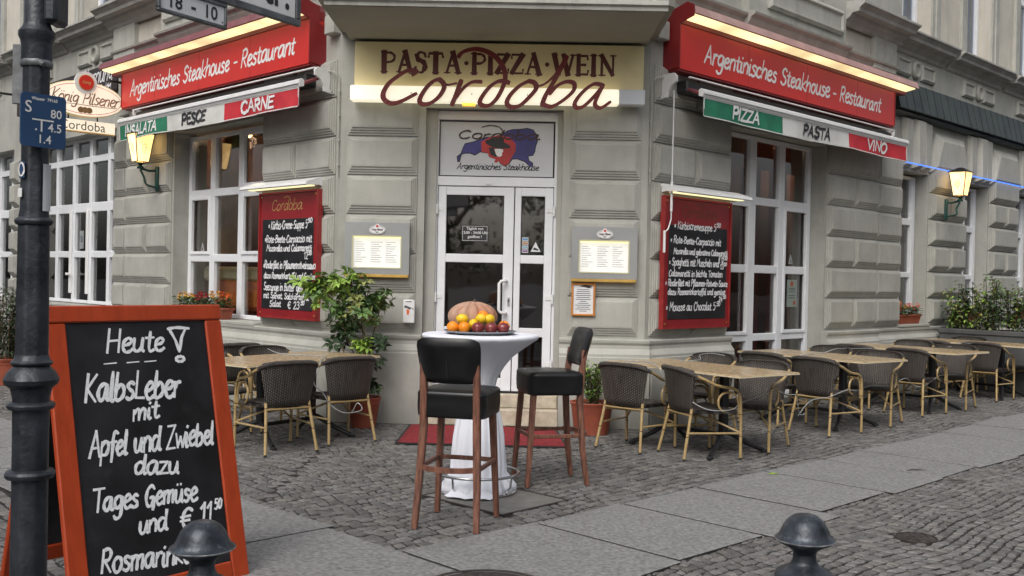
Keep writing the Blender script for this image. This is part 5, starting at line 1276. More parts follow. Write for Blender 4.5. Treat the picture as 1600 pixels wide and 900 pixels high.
# menu light boxes either side of the door
def menu_box(u0, u1, side):
    t = thing('menu_light_box', 'grey menu box with a lit white window and oval badge, %s of the entrance' % side, 'menu box', FC, ((u0+u1)/2, .07, 1.47), 'lit menu boxes beside the door')
    z0, z1 = 1.50, 2.02; o = .075
    a, b, c, d = u0+.075, u1-.08, 1.56, 1.885
    mb = MB()
    for q in ((u0, a, z0, z1), (b, u1, z0, z1), (a, b, z0, c), (a, b, d, z1)): mb.box(q[0], q[1], o-.07, o+.045, q[2], q[3])
    part('casing', mb, M['greyalu'], t)
    mb = MB()
    for q in ((a-.004, a+.008, c, d), (b-.008, b+.004, c, d), (a+.008, b-.008, c-.004, c+.008), (a+.008, b-.008, d-.008, d+.004)): mb.box(q[0], q[1], o+.03, o+.049, q[2], q[3])
    part('window_rim', mb, mat('pale_yellow_rim', (.55,.53,.33), .5, .05, 6), t)
    part('menu_sheet', MB().box(a, b, o+.0, o+.01, c, d), M['menulit'], t)
    mb = MB(); rr = random.Random(3)
    for cx in range(3):
        for k in range(10):
            x0 = a+.03+cx*(b-a-.04)/3; z = d-.065-k*.022; mb.box(x0, x0+.05+rr.random()*.07, o+.0105, o+.0112, z, z+.005)
    part('menu_print', mb, mat('faint_menu_print', (.5,.5,.47), .8, .2, 90), t)
    mb = MB(); mb.cbox(a+.01, b-.01, o+.012, o+.03, d-.022, d-.008, .004); part('lamp_strip', mb, M['menulamp'], t)
    part('pane', MB().box(a+.004, b-.004, o+.036, o+.040, c+.004, d-.004), glassmat('clear_cover', (.95,.95,.95), 1.35, .8), t)
    part('bottom_strip', MB().cbox(u0, u1-.004, o-.06, o+.052, z0-.033, z0-.002, .005), M['brass'], t)
    cx, cz = (u0+u1)/2, z1-.075
    mb = MB(); mb.prism(ell(cx, cz, .082, .045, 28), o+.045, o+.055, 'y'); mb.prism(ell(cx, cz+.036, .022, .024, 14), o+.045, o+.057, 'y'); part('badge', mb, M['white'], t)
    mb = MB(); pf = lambda x, y, h: (x, o+.0555+h, y); rg = ell(cx, cz, .074, .038, 30); ribbon(mb, rg+[rg[0]], .003, pf); write(mb, 'König Pilsener', pf, cx-.058, cz-.007, .022, .0035, .2, .116, jit=0)
    for i in (-1, 0, 1): mb.prism(ell(cx+i*.009, cz-.024, .006, .005, 8), o+.0555, o+.056, 'y')
    part('badge_print', mb, mat('dark_brown_print', (.06,.025,.02), .5, .1, 9), t); mb = MB(); mb.prism(ell(cx, cz+.037, .013, .013, 10), o+.0572, o+.058, 'y'); part('badge_seal', mb, M['red'], t)
menu_box(-1.755, -1.105, 'left'); menu_box(.525, 1.18, 'right')
t = thing('framed_notice', 'small printed sheet in an orange pine frame under the right menu box', 'notice', FC, (.65, .08, 1.12))
z0, z1, a, b, o = 1.125, 1.455, .533, .772, .075
mb = MB(); e = .02
for q in ((a, a+e, z0, z1), (b-e, b, z0, z1)): mb.cbox(q[0], q[1], o, o+.022, q[2], q[3], .004)
for q in ((a+e, b-e, z0, z0+e), (a+e, b-e, z1-e, z1)): mb.cbox(q[0], q[1], o, o+.020, q[2], q[3], .004)
part('frame', mb, M['pinewood'], t); part('sheet', MB().box(a+.01, b-.01, o+.0, o+.006, z0+.01, z1-.01), M['paper'], t)
mb = MB(); mb.prism([(.61,1.42),(.66,1.435),(.72,1.43),(.745,1.42),(.72,1.415),(.745,1.405),(.70,1.405),(.66,1.415)], o+.006, o+.0066, 'y')
rr = random.Random(5)
for k in range(12):
    w_ = .03+rr.random()*.05; z = 1.385-k*.0195; mb.box(.652-w_, .652+w_, o+.0062, o+.0068, z, z+.006)
part('print', mb, M['ink'], t)
t = thing('flyer_box', 'small white flyer box with a grey and orange picture left of the door', 'flyer box', FC, (-1.1, .08, 1.01))
part('box', MB().cbox(-1.156, -1.04, .07, .12, 1.015, 1.25, .006), M['plasticw'], t)
mb = MB(); mb.prism([(-1.15,1.17),(-1.135,1.195),(-1.05,1.16),(-1.052,1.145),(-1.07,1.165),(-1.09,1.15),(-1.11,1.165)], .12, .1212, 'y'); mb.box(-1.13, -1.07, .12, .121, 1.225, 1.235); part('print', mb, M['galv'], t)
mb = MB(); mb.prism([(-1.12,1.15),(-1.10,1.155),(-1.09,1.13),(-1.10,1.10),(-1.115,1.10)], .1214, .1222, 'y'); part('print', mb, M['florange'], t)

# ================================================================ FURNITURE (built once at the origin, facing +Y, then copied)
def wicker_chair():
    t = thing('wicker_armchair', 'dark wicker armchair', 'armchair', None, (0, 0, 0), 'wicker armchairs on the terrace'); B = M['bamboo']; W = M['wicker']
    r = .0135
    arm = []
    side = [(.262, .235, 0), (.262, .232, .2), (.262, .228, .40), (.262, .222, .50), (.263, .20, .565), (.264, .15, .60), (.266, .07, .612), (.270, -.03, .635), (.272, -.12, .675), (.255, -.215, .715), (.20, -.275, .745), (.10, -.305, .757), (0, -.312, .76)]
    right = catmull3(side); left = [(-x, y, z) for x, y, z in reversed(right)]
    mb = MB(); mb.tube(right+left[1:], r, 8); part('arm_frame', mb, B, t, smooth=50)
    for sg in (-1, 1):
        mb = MB(); lp = catmull3([(.250, .215, .36), (.250, .213, .46), (.251, .19, .53), (.251, .14, .565), (.251, .07, .56), (.250, .025, .52), (.250, .02, .46), (.248, .045, .42), (.246, .075, .405)])
        mb.tube([(x*sg, y, z) for x, y, z in lp], .010, 7); part('arm_loop', mb, B, t, smooth=50)
        mb = MB(); mb.tube([(.195*sg, -.20, .43), (.205*sg, -.225, .3), (.235*sg, -.285, .012)], r, 8); lg = part('leg', mb, B, t, smooth=50)
        mb = MB(); mb.tube([(.235*sg, -.285, .013), (.2365*sg, -.2875, 0)], .0145, 8); part('foot_cap', mb, M['rubber'], lg)
        mb = MB(); mb.tube([(.262*sg, .235, .014), (.262*sg, .235, -.0)], .0148, 8); part('foot_cap', mb, M['rubber'], t)
        mb = MB(); mb.tube([(.262*sg, .23, .22), (.219*sg, -.25, .225)], .009, 7); part('side_stretcher', mb, B, t, smooth=50)
    mb = MB(); mb.tube([(-.25, .22, .23), (-.08, .04, .33), (.0, -.03, .345), (.20, -.21, .36)], .009, 6); mb.tube([(.25, .22, .23), (.08, .04, .325), (.0, -.03, .335), (-.20, -.21, .35)], .009, 6); mb.tube([(-.2, -.215, .37), (.2, -.215, .37)], .011, 7); part('cross_brace', mb, B, t, smooth=50)
    # seat: rounded woven cushion-like pad with a rolled front
    mb = MB(); n = 9; vs = []; fs = []
    prof = [(-.215, .40), (-.2, .418), (-.05, .412), (.10, .415), (.19, .425), (.222, .415), (.232, .395), (.215, .375), (.19, .380), (-.2, .385)]
    for i in range(n+1):
        x = -.245+.49*i/n; e = 1-.12*abs(2*i/n-1)**4
        for y, z in prof: vs.append((x*(1 if y > -.1 else .86), y*e, z-.008*(1-abs(2*i/n-1)**2)))
    k = len(prof)
    for i in range(n):
        for j in range(k): fs.append((i*k+j, i*k+(j+1)%k, (i+1)*k+(j+1)%k, (i+1)*k+j))
    fs += [tuple(range(k)), tuple(range(n*k, n*k+k))]; mb.add(vs, fs); part('seat', mb, W, t, smooth=60)
    # back: curved woven shell wrapped over the hoop
    mb = MB(); vs = []; fs = []; n = 16; rows = [(.385, .205, -.195, .035), (.45, .21, -.20, .05), (.55, .225, -.20, .07), (.65, .245, -.20, .088), (.72, .255, -.202, .103), (.765, .25, -.205, .108), (.775, .243, -.20, .105)]
    for ins in (0, 1):
        for z, hx, y0, dp in rows:
            for i in range(n+1):
                q = 2*i/n-1; x = hx*math.sin(q*1.25)/math.sin(1.25); y = y0-dp*math.cos(q*1.35)
                if ins: y += .022; x *= .95; z_ = z-.004
                else: z_ = z
                drop = -.05*max(0, abs(q)-.45)**1.3*(z-.385)/.39
                vs.append((x, y, z_+drop))
    m_ = n+1; R0 = len(rows)
    for l in (0, 1):
        for j in range(R0-1):
            for i in range(n): a = (l*R0+j)*m_+i; fs.append((a, a+1, a+m_+1, a+m_))
    for i in range(n):
        fs.append((i, i+1, R0*m_+i+1, R0*m_+i)); a = (R0-1)*m_+i; fs.append((a, a+1, a+R0*m_+1, a+R0*m_))
    for j in range(R0-1):
        for i in (0, n): a = j*m_+i; fs.append((a, a+m_, a+m_+R0*m_, a+R0*m_))
    mb.add(vs, fs); o = part('backrest', mb, M['wickerb'], t, smooth=70)
    uvl = o.data.uv_layers.new(name='UVMap')
    for lp in o.data.loops:
        co_ = o.data.vertices[lp.vertex_index].co; uvl.data[lp.index].uv = (math.asin(max(-1, min(1, co_.x/(.30))))*.62+.5, (co_.z-.33)/.45)
    mb = MB(); mb.tube([p for p in right if p[1] < -.17]+[p for p in left if p[1] < -.17][1:], .019, 8); part('top_roll', mb, W, t, smooth=60)
    return t
def terrace_table():
    t = thing('terrace_table', 'terrace table', 'table', None, (0, 0, 0), 'long speckled tables on the terrace')
    mb = MB(); mb.cbox(-.39, .39, -.80, .80, .713, .733, .006); part('table_top', mb, M['top'], t)
    mb = MB(); mb.cbox(-.393, .393, -.803, .803, .711, .722, .003); part('edge_band', mb, M['topedge'], t)
    for sg in (-1, 1):
        y = sg*.30
        mb = MB(); mb.cbox(-.035, .035, y-.035, y+.035, .16, .70, .012); part('column', mb, M['dark'], t)
        mb = MB(); mb.cbox(-.22, .22, y-.03, y+.03, .69, .712, .005); part('top_plate', mb, M['dark'], t)
        for sx in (-1, 1):
            mb = MB(); mb.tube(catmull3([(0, y, .19), (sx*.08, y+sg*.04, .16), (sx*.22, y+sg*.11, .075), (sx*.345, y+sg*.165, .02)]), [.024]*8+[.020]*5, 8); lg = part('leg', mb, M['dark'], t, smooth=50)
            mb = MB(); mb.cbox(sx*.355-.03, sx*.355+.03, y+sg*.17-.02, y+sg*.17+.02, 0, .022, .008); part('foot', mb, M['rubber'], lg)
    mb = MB(); mb.tube([(0, -.30, .155), (0, .30, .155)], .018, 8); part('stretcher', mb, M['dark'], t, smooth=50)
    return t
def place(o, x, y, ang, label):
    o.location = (x, y, 0); o.rotation_euler.z = R_(ang)-math.pi/2+rnd.uniform(-.03, .03); o['label'] = label; return o
def W2(F, u, o): p = F.pt(u, o, 0); return p.x, p.y
CH_ = [
 (1.08, 9.05, 50, 'dark wicker armchair beside the right flower pot, nearest the entrance'),
 (1.60, 8.72, 18, 'dark wicker armchair turned to the first right table, in the front between pot and slabs'),
 (2.15, 9.20, 233, 'dark wicker armchair facing left at the near end of the first right table'),
 (1.84, 10.07, 228, 'dark wicker armchair against the plinth behind the first right table'),
 (3.13, 10.23, 38, 'dark wicker armchair back turned, at the near end of the second right table'),
 (3.87, 10.99, 234, 'dark wicker armchair facing left at the near end of the second right table'),
 W2(FR, 1.45, .62)+(45, 'dark wicker armchair half hidden between the first and second right tables, by the tall window'),
 W2(FR, 2.70, .50)+(226, 'dark wicker armchair behind the far end of the second right table'),
 (4.71, 11.95, 43, 'dark wicker armchair back turned, at the near end of the third right table'),
 (5.36, 12.54, 231, 'dark wicker armchair facing left at the near end of the third right table'),
 W2(FR, 3.70, .52)+(42, 'dark wicker armchair, back turned, at the wall end of the third right table'),
 W2(FR, 5.0, .50)+(228, 'dark wicker armchair behind the third right table, under the first flower box'),
 (6.32, 13.61, 45, 'dark wicker armchair with its back to us at the farthest right table'),
 W2(FR, 5.72, .62)+(44, 'dark wicker armchair at the wall end of the farthest right table, back turned'),
 W2(FR, 6.75, .55)+(228, 'dark wicker armchair behind the farthest right table in front of the planter'),
 W2(FR, 6.95, 1.28)+(232, 'dark wicker armchair at the right edge of the photo at the farthest table'),
 (-2.03, 8.53, 131, 'dark wicker armchair with its back to us beside the big chalkboard'),
 (-1.62, 9.10, 131, 'dark wicker armchair with its back to us in front of the tall potted plant'),
 (-2.33, 9.72, -46, 'dark wicker armchair behind the left table below the left menu board'),
 (-2.80, 9.30, -44, 'dark wicker armchair mostly hidden by the chalkboard at the left table'),
 (-3.0, 10.45, 130, 'dark wicker armchair close to the left window sill, only its back top showing')]
c0 = wicker_chair()
for i, (x, y, a, lb) in enumerate(CH_): place(c0 if i == 0 else copy_tree(c0), x, y, a, lb)
t0_ = terrace_table()
for i, (F, u, o, a, lb) in enumerate([(FR, -.55, 1.05, -53, 'long speckled table nearest the entrance on the right terrace'), (FR, 1.87, .92, -53, 'second long table of the right terrace, with a seam-like cable across it'),
    (FR, 4.07, .93, -52, 'third long table of the right terrace below the first flower box'), (FR, 6.35, .92, -50, 'farthest long table of the right terrace in front of the planter'), (FL, -.69, 1.0, -123, 'long speckled table left of the entrance between the chalkboard and the tall plant')]):
    x, y = W2(F, u, o); place(t0_ if i == 0 else copy_tree(t0_), x, y, a+90 if False else a, lb)

def bar_stool():
    t = thing('bar_stool', 'bar stool', 'bar stool', None, (0, 0, 0), 'black bar stools at the white table'); Wd = M['stoolwood']
    def leg(p0, p1, w0=.021, w1=.0165):
        mb = MB(); vs = []
        for p, w_ in ((p0, w0), (p1, w1)):
            c = .005
            for dx, dy in ((-w_, -w_+c), (-w_+c, -w_), (w_-c, -w_), (w_, -w_+c), (w_, w_-c), (w_-c, w_), (-w_+c, w_), (-w_, w_-c)): vs.append((p[0]+dx, p[1]+dy, p[2]))
        mb.add(vs, [tuple(range(8)), tuple(range(8, 16))]+[(i, (i+1)%8, 8+(i+1)%8, 8+i) for i in range(8)]); return mb
    for sg in (-1, 1):
        part('leg', leg((sg*.165, .165, .66), (sg*.195, .205, 0)), Wd, t)
        mb = MB(); pts = [(sg*.165, -.215, .98, .018), (sg*.163, -.195, .80, .021), (sg*.165, -.185, .60, .022), (sg*.18, -.21, .25, .020), (sg*.19, -.245, 0, .017)]
        vs = []
        for x, y, z, w_ in pts:
            for dx, dy in ((-w_, -w_+.005), (-w_+.005, -w_), (w_-.005, -w_), (w_, -w_+.005), (w_, w_-.005), (w_-.005, w_), (-w_+.005, w_), (-w_, w_-.005)): vs.append((x+dx, y+dy, z))
        mb.add(vs, [tuple(range(8)), tuple(range(32, 40))]+[(8*j+i, 8*j+(i+1)%8, 8*j+8+(i+1)%8, 8*j+8+i) for j in range(4) for i in range(8)]); part('leg', mb, Wd, t)
        mb = MB(); mb.cbox(sg*.181-.011, sg*.181+.011, -.20, .18, .345, .372, .004); part('side_rail', mb, Wd, t)
    mb = MB(); mb.cbox(-.16, .16, .172, .192, .345, .372, .004); part('front_rail', mb, Wd, t)
    # bowed footrest at the back side
    mb = MB(); arc = [(.185*math.sin(q), -.165-.12*math.cos(q)) for q in [(-math.pi/2)+math.pi*i/14 for i in range(15)]]
    vs = []
    for x, y in arc:
        for o_, z in ((0, .345), (0, .375), (.024, .375), (.024, .345)):
            l = math.hypot(x, y+.165) or 1; vs.append((x-x/l*o_, y-(y+.165)/l*o_, z))
    mb.add(vs, [(4*i+j, 4*i+(j+1)%4, 4*i+4+(j+1)%4, 4*i+4+j) for i in range(14) for j in range(4)]+[(0,1,2,3),(56,57,58,59)]); part('footrest', mb, Wd, t)
    # seat: boxed cushion with welted, softly crowned top
    def cushion(nm, hx, hy, z0, z1, yc, cr, top=0, taper=0):
        mb = MB(); N = 28; rings = []
        def rr(s_, z, crown=0):
            out = []
            for k in range(N):
                a = 2*math.pi*(k+.5)/N; ca, sa = math.cos(a), math.sin(a); e = .26
                x = (abs(ca)**e)*(1 if ca > 0 else -1)*hx*s_; y = (abs(sa)**e)*(1 if sa > 0 else -1)*hy*s_
                out.append((x*(1-taper*(z1-z)/(z1-z0)), yc+y, z))
            return out
        for s_, z in ((.93, z0), (.985, z0+.012), (1.0, z0+.05), (1.005, (z0+z1)/2), (1.0, z1-.035), (1.008, z1-.026), (.985, z1-.012), (.93, z1-.002), (.7, z1+cr*.6), (.35, z1+cr)): rings += rr(s_, z)
        n = 10; mb.add(rings, [(i*N+k, i*N+(k+1)%N, (i+1)*N+(k+1)%N, (i+1)*N+k) for i in range(n-1) for k in range(N)]+[tuple(range(N)), tuple(range((n-1)*N, n*N))])
        return part(nm, mb, M['leather'], t, smooth=55)
    cushion('seat', .218, .21, .655, .82, .0, .008)
    # backrest pad: curved slab leaning back
    mb = MB(); nx, nz = 14, 8; vs = []; fs = []
    for l in (0, 1):
        for j in range(nz+1):
            q = j/nz; z = .862+.275*q; hx = .180+.020*q; zz = z
            for i in range(nx+1):
                p = 2*i/nx-1; x = hx*p*(1-.05*abs(2*q-1)**6*abs(p)); e = (1-abs(p)**6)*(1-abs(2*q-1)**8); yb = -.185-.075*q
                y = yb-(.030*e+.004)*(1 if l == 0 else 0)+(.026*e+.004)*(1 if l else 0)-.022*(1-p*p)
                vs.append((x, y, zz-.024*abs(p)**7*q+.014*abs(p)**7*(1-q)))
    m_ = nx+1; L2_ = (nz+1)*m_
    for l in (0, 1):
        for j in range(nz):
            for i in range(nx): a = l*L2_+j*m_+i; fs.append((a, a+1, a+m_+1, a+m_))
    for i in range(nx): fs.append((i, i+1, L2_+i+1, L2_+i)); a = nz*m_+i; fs.append((a, a+1, L2_+a+1, L2_+a))
    for j in range(nz):
        for i in (0, nx): a = j*m_+i; fs.append((a, a+m_, L2_+a+m_, L2_+a))
    mb.add(vs, fs); b_ = part('backrest', mb, M['leather'], t, smooth=50)
    mb = MB(); mb.tube([(0, -.262, .90), (0, -.272, .94), (0, -.283, 1.0)], .0022, 5); part('seam', mb, mat('grey_seam', (.03,.032,.036), .5, .1, 9), b_)
    return t
s0 = bar_stool()
place(s0, -.345, 6.16, 76, 'black bar stool with its back to the camera in front of the white bar table')
place(copy_tree(s0), .24, 7.45, 196, 'black bar stool standing side-on right of the white bar table')

# bar table
BX, BY = -.26, 7.05
t = thing('bar_table', 'round standing table with a steel foot ring under the white cloth', 'bar table', None, (BX, BY, 0))
mb = MB(); mb.lathe([(.001, 1.07), (.395, 1.07), (.402, 1.08), (.395, 1.092), (.001, 1.092)], 48); part('table_top', mb, M['white'], t, smooth=40)
mb = MB(); mb.tube([(0, 0, .03), (0, 0, 1.07)], .04, 16); part('column', mb, M['chrome'], t, smooth=50)
mb = MB(); mb.lathe([(.001, .001), (.27, .001), (.275, .012), (.25, .02), (.001, .04)], 48); part('base_plate', mb, M['chrome'], t, smooth=40)
mb = MB(); mb.tube([(.288*math.cos(a), .288*math.sin(a), .135) for a in [2*math.pi*i/48 for i in range(48)]], .0105, 8, True); part('foot_ring', mb, M['chrome'], t, smooth=60)
for k in range(4):
    a = math.pi/4+k*math.pi/2+.2; mb = MB(); mb.tube([(.24*math.cos(a), .24*math.sin(a), .015), (.278*math.cos(a), .278*math.sin(a), .06), (.287*math.cos(a), .287*math.sin(a), .13)], .008, 7); part('ring_strut', mb, M['chrome'], t, smooth=50)
def clothr(r, z, a):
    f = max(0, 1-abs(z-.35)/.75); g = 1+.035*math.sin(9*a+6*z)*f+.022*math.sin(17*a-4*z)*f+.02*math.sin(5*a+1)*f
    if z < .12: g += .07*math.sin(7*a+2)+.05*math.sin(13*a)
    if .60 < z < 1.05: g += .07*math.sin(13*a+z*14)*(1.05-z)*max(0, math.sin(3*a+1))+.03*math.sin(23*a-9*z)*(1.05-z)
    return r*g
mb = MB(); N_ = 120
prof = [(.235, .012), (.25, .02), (.245, .05), (.215, .09), (.195, .14), (.188, .25), (.176, .40), (.150, .55), (.118, .66), (.108, .71), (.112, .74), (.13, .80), (.17, .87), (.225, .94), (.30, 1.0), (.365, 1.045), (.401, 1.068), (.408, 1.082), (.404, 1.096), (.39, 1.0995), (.3, 1.1005), (.15, 1.101), (.01, 1.101)]
mb.lathe(prof, N_, fn=clothr)
o = single('tablecloth', mb, M['cloth'], 'white stretch cloth pulled over the round bar table and bunched at its foot', 'tablecloth', None, (BX, BY, 0), smooth=75)
mb = MB(); mb.tube([(.118*math.cos(a)*1.0, .118*math.sin(a), .705+.012*math.sin(2*a)) for a in [2*math.pi*i/30 for i in range(30)]], .007, 6, True); tb = part('tie_band', mb, M['cloth'], o, smooth=60)
# a loose lap of cloth lying on the paving
mb = MB(); vs = []; n = 10
for j in range(5):
    for i in range(n): a = -2.3+.13*i; r_ = .20+.030*j+.01*math.sin(i*1.9); vs.append((r_*math.cos(a), r_*math.sin(a), [.09, .055, .03, .012, .004][j]+.012*abs(math.sin(i*1.4+j*.3))))
mb.add(vs, [(j*n+i, j*n+i+1, j*n+n+i+1, j*n+n+i) for j in range(4) for i in range(n-1)]); part('cloth_hem', mb, M['cloth'], o, smooth=70)
mb = MB(); mb.lathe([(.001, 1.103), (.20, 1.103), (.235, 1.112), (.252, 1.122), (.254, 1.126), (.246, 1.125), (.225, 1.116), (.19, 1.110), (.001, 1.109)], 48); single('serving_tray', mb, M['tray'], 'round steel tray of fruit on the white bar table', 'tray', None, (BX, BY-.05, 0), smooth=50)
t = thing('pumpkin', 'wide ribbed brown-orange pumpkin at the back of the tray', 'pumpkin', None, (-.322, 7.16, 1.216))
mb = MB(); mb.ball((0, 0, 0), 1, .176, .155, .105, 88, 16, lambda a, z: (1-.22*abs(math.cos(5.5*a+.3))**10*min(1, 1.6-abs(z)))*(1+.03*math.sin(3*a)), .55); part('body', mb, M['pumpkin'], t, smooth=70)
mb = MB(); mb.tube([(0, 0, .09), (.008, 0, .105), (.02, .004, .116)], [.018, .012, .014], 7); part('stalk', mb, M['bark'], t)
fr_ = [('orange', 'orange', .041, [(-.445, 6.905, 1.150, 'orange at the left end of the tray'), (-.366, 6.885, 1.150, 'orange beside the left end orange, next to the dark apples'), (-.243, 7.03, 1.222, 'orange on top behind the two upper lemons'), (-.095, 6.97, 1.158, 'orange behind the rightmost dark apple')]),
       ('lemon', 'lemon', .036, [(-.385, 6.96, 1.205, 'lemon resting on the two left oranges'), (-.305, 6.965, 1.17, 'lemon low in the middle between oranges and apples'), (-.255, 6.945, 1.208, 'larger lemon on top in the middle of the pile'), (-.197, 6.96, 1.205, 'lemon on top at the right of the pile')]),
       ('apple', 'apple', .043, [(-.270, 6.865, 1.149, 'dark red apple next to the oranges at the front'), (-.180, 6.86, 1.149, 'dark red apple in the middle of the three at the front'), (-.100, 6.885, 1.149, 'dark red apple at the right end of the tray')])]
for nm, ct, r_, lst in fr_:
    for i, (x, y, z, lb) in enumerate(lst):
        mb = MB()
        if nm == 'apple':
            a0 = i*1.1
            mb.ball((0, 0, 0), r_, 1, 1, .93, 22, 12, lambda a, z: 1+.05*z-.035*math.cos(5*a+a0)*(1 if abs(z) > .3 else .3))
            t = thing(nm, lb, ct, None, (x, y, z), 'dark apples on the tray'); part('body', mb, M['apple'], t, smooth=70); s_ = MB(); s_.tube([(0, 0, .03), (.004, 0, .052)], .0025, 5); part('stalk', s_, M['bark'], t)
        else:
            if nm == 'lemon': mb.ball((0, 0, 0), r_, 1.14, 1, .96, 20, 12, lambda a, z: 1+.06*max(0, abs(math.cos(a))-.85)*6*(1-abs(z)))
            else: mb.ball((0, 0, 0), r_, 1, 1, .97, 20, 12)
            single(nm, mb, M[nm], lb, ct, None, (x, y, z), nm+'s on the tray', smooth=70, rz=i*1.3)
# carpet
P4 = [(-1.07, 8.93), (.47, 8.90), (.40, 10.02), (-1.06, 10.06)]
mb = MB(); mb.prism(P4, .001, .011); t = thing('door_mat', 'red entrance carpet with a black rubber edge in front of the steps', 'carpet', None, (0, 0, 0)); part('edge', mb, M['rubber'], t)
cx = sum(p[0] for p in P4)/4; cy = sum(p[1] for p in P4)/4
mb = MB(); mb.prism([(cx+(x-cx)*.965, cy+(y-cy)*.955) for x, y in P4], .004, .015); part('pile', mb, M['mat_'], t)

# ================================================================ A-BOARD
t = thing('chalkboard_stand', 'large orange-framed A-board with white handwriting: Heute, Kalbsleber mit Apfel und Zwiebel dazu', 'chalkboard', None, (-2.1, 4.45, 0))
th, dd, zt, Wb = .889, .30, 1.328, .91; Dv = Vector((math.cos(th), math.sin(th), 0)); nv = Vector((math.sin(th), -math.cos(th), 0)); Ln = math.hypot(dd, zt)
dn_ = (nv*dd+Vector((0, 0, -zt)))/Ln; nf = (nv*zt+Vector((0, 0, dd)))/Ln
def Mx(D, n, u, o): return Matrix(((D.x, n.x, u.x, o.x), (D.y, n.y, u.y, o.y), (D.z, n.z, u.z, o.z), (0, 0, 0, 1)))
o_ = Vector((0, 0, zt)); Mf = Mx(Dv, nf, -dn_, o_)            # x along the board, y out of its face, z up from the top edge
def fbox(x0, x1, y0, y1, t0, t1, c=.006): mb = MB(); mb.cbox(x0, x1, y0, y1, -t1, -t0, c, Mf); return mb
part('top_rail', fbox(-.0, Wb, -.03, .004, .0, .078), M['orangewood'], t); part('bottom_rail', fbox(.097, .813, -.03, .001, 1.272, 1.35), M['orangewood'], t)
part('stile', fbox(.003, .096, -.03, .001, .080, Ln), M['orangewood'], t); part('stile', fbox(.814, Wb-.003, -.03, .001, .080, Ln), M['orangewood'], t)
part('panel', fbox(.09, .82, -.02, -.010, .07, 1.28, .002), M['board'], t)
dB = (-nv*.36+Vector((0, 0, -zt)))/math.hypot(.36, zt); nB = (-nv*zt+Vector((0, 0, .36)))/math.hypot(.36, zt); Mb = Mx(Dv, nB, -dB, o_-nv*.045)
def bbox(x0, x1, y0, y1, t0, t1, c=.006): mb = MB(); mb.cbox(x0, x1, y0, y1, -t1, -t0, c, Mb); return mb
L3 = math.hypot(.36, zt)
part('rear_frame', bbox(.003, .08, -.028, .0, .0, L3), M['orangewood'], t); part('rear_frame', bbox(Wb-.08, Wb-.003, -.028, 0, 0, L3), M['orangewood'], t); part('rear_frame', bbox(.081, Wb-.081, -.028, 0, .0, .08), M['orangewood'], t); part('rear_frame', bbox(.081, Wb-.081, -.028, 0, 1.2, 1.28), M['orangewood'], t)
part('rear_panel', bbox(.07, Wb-.07, -.018, -.008, .07, 1.22, .002), M['board'], t)
mb = MB(); pb = lambda x, y, h: tuple(Mf @ Vector((x, -.0085+h, -y)))
def wl_(tx, x0, y0, x1, y1, h, w=.0150, sl=.18, jit=.2):
    k = (y1-y0)/(x1-x0); write(mb, tx, lambda x, y, hh: pb(x, -y, hh), x0, -y0, h, w, sl, x1-x0, jit=jit, rise=-k)
wl_('Heute', .275, .222, .575, .222, .105); 
for q in ([(.605, .118), (.655, .112), (.72, .118)], [(.615, .125), (.640, .175), (.655, .232)], [(.70, .122), (.675, .165), (.66, .225)], ell(.655, .268, .022, .012, 12)+[(.677, .268)]): ribbon(mb, catmull(q), .015, pb, lift=.001)
for a in (.262, .375, .465): ribbon(mb, [(a, .272), (a+.06, .270)], .008, pb)
wl_('KalbsLeber', .150, .438, .635, .452, .125, .0175); wl_('mit', .372, .545, .512, .540, .085); wl_('Apfel und Zwiebel', .148, .690, .79, .695, .105, .0155); wl_('dazu', .355, .788, .585, .812, .088)
wl_('Tages Gemüse', .140, .930, .665, .955, .095, .015); wl_('und', .348, 1.058, .490, 1.062, .085); wl_('$', .558, 1.075, .625, 1.078, .09, .016); wl_('11', .665, 1.055, .735, 1.058, .08, .018); wl_('50', .752, 1.012, .795, 1.014, .05, .0105)
wl_('Rosmarinkart.', .150, 1.195, .70, 1.245, .10, .015)
part('handwriting', mb, M['chalk'], t)

# ================================================================ LAMP POST AND BOLLARDS
PX, PY = -1.663, 3.45
t = thing('lamp_post', 'dark grey cast iron post with collars and fluted shaft in front of the chalkboard', 'lamp post', None, (PX, PY, 0))
fl = lambda r, z, a: r*(1+.035*abs(math.cos(4*a))) if r > .05 else r
def ring_p(z, r0, rb, h): return [(r0, z-h), (rb*.93, z-h*.75), (rb, z-h*.2), (rb, z+h*.2), (rb*.92, z+h*.7), (r0, z+h)]
mb = MB(); mb.lathe([(.085, 0), (.085, .1), (.062, .14), (.059, .20)]+ring_p(.79, .057, .079, .017)+[(.057, .9)]+ring_p(1.025, .058, .076, .015)+[(.060, 1.06), (.066, 1.085), (.084, 1.10), (.088, 1.115), (.076, 1.14), (.062, 1.155)]+ring_p(1.172, .057, .066, .011)+[(.052, 1.20)], 48, fn=fl); part('base', mb, M['pole'], t, smooth=35)
mb = MB(); mb.lathe([(.053, 1.2), (.051, 1.63)]+ring_p(1.655, .050, .062, .014)+[(.045, 1.7), (.043, 2.1), (.0435, 2.18), (.050, 2.181), (.050, 2.255), (.052, 2.27), (.059, 2.285), (.059, 2.30), (.048, 2.315), (.042, 2.33), (.042, 4.6)], 40, fn=lambda r, z, a: r*(1+.03*math.cos(a*8)*(1 if z < 2.2 else 0))); part('shaft', mb, M['pole'], t, smooth=35)
mb = MB(); mb.lathe([(.048, 2.18), (.052, 2.185), (.052, 2.20), (.048, 2.205)], 30); mb.tube([(.03, -.045, 2.19), (.05, -.055, 2.18)], .008, 6); part('clamp', mb, M['galv'], t, smooth=40)
mb = MB(); mb.lathe([(.0485, 1.95), (.050, 1.96), (.050, 2.05), (.0485, 2.06)], 30); part('clamp', mb, M['galv'], t, smooth=40)
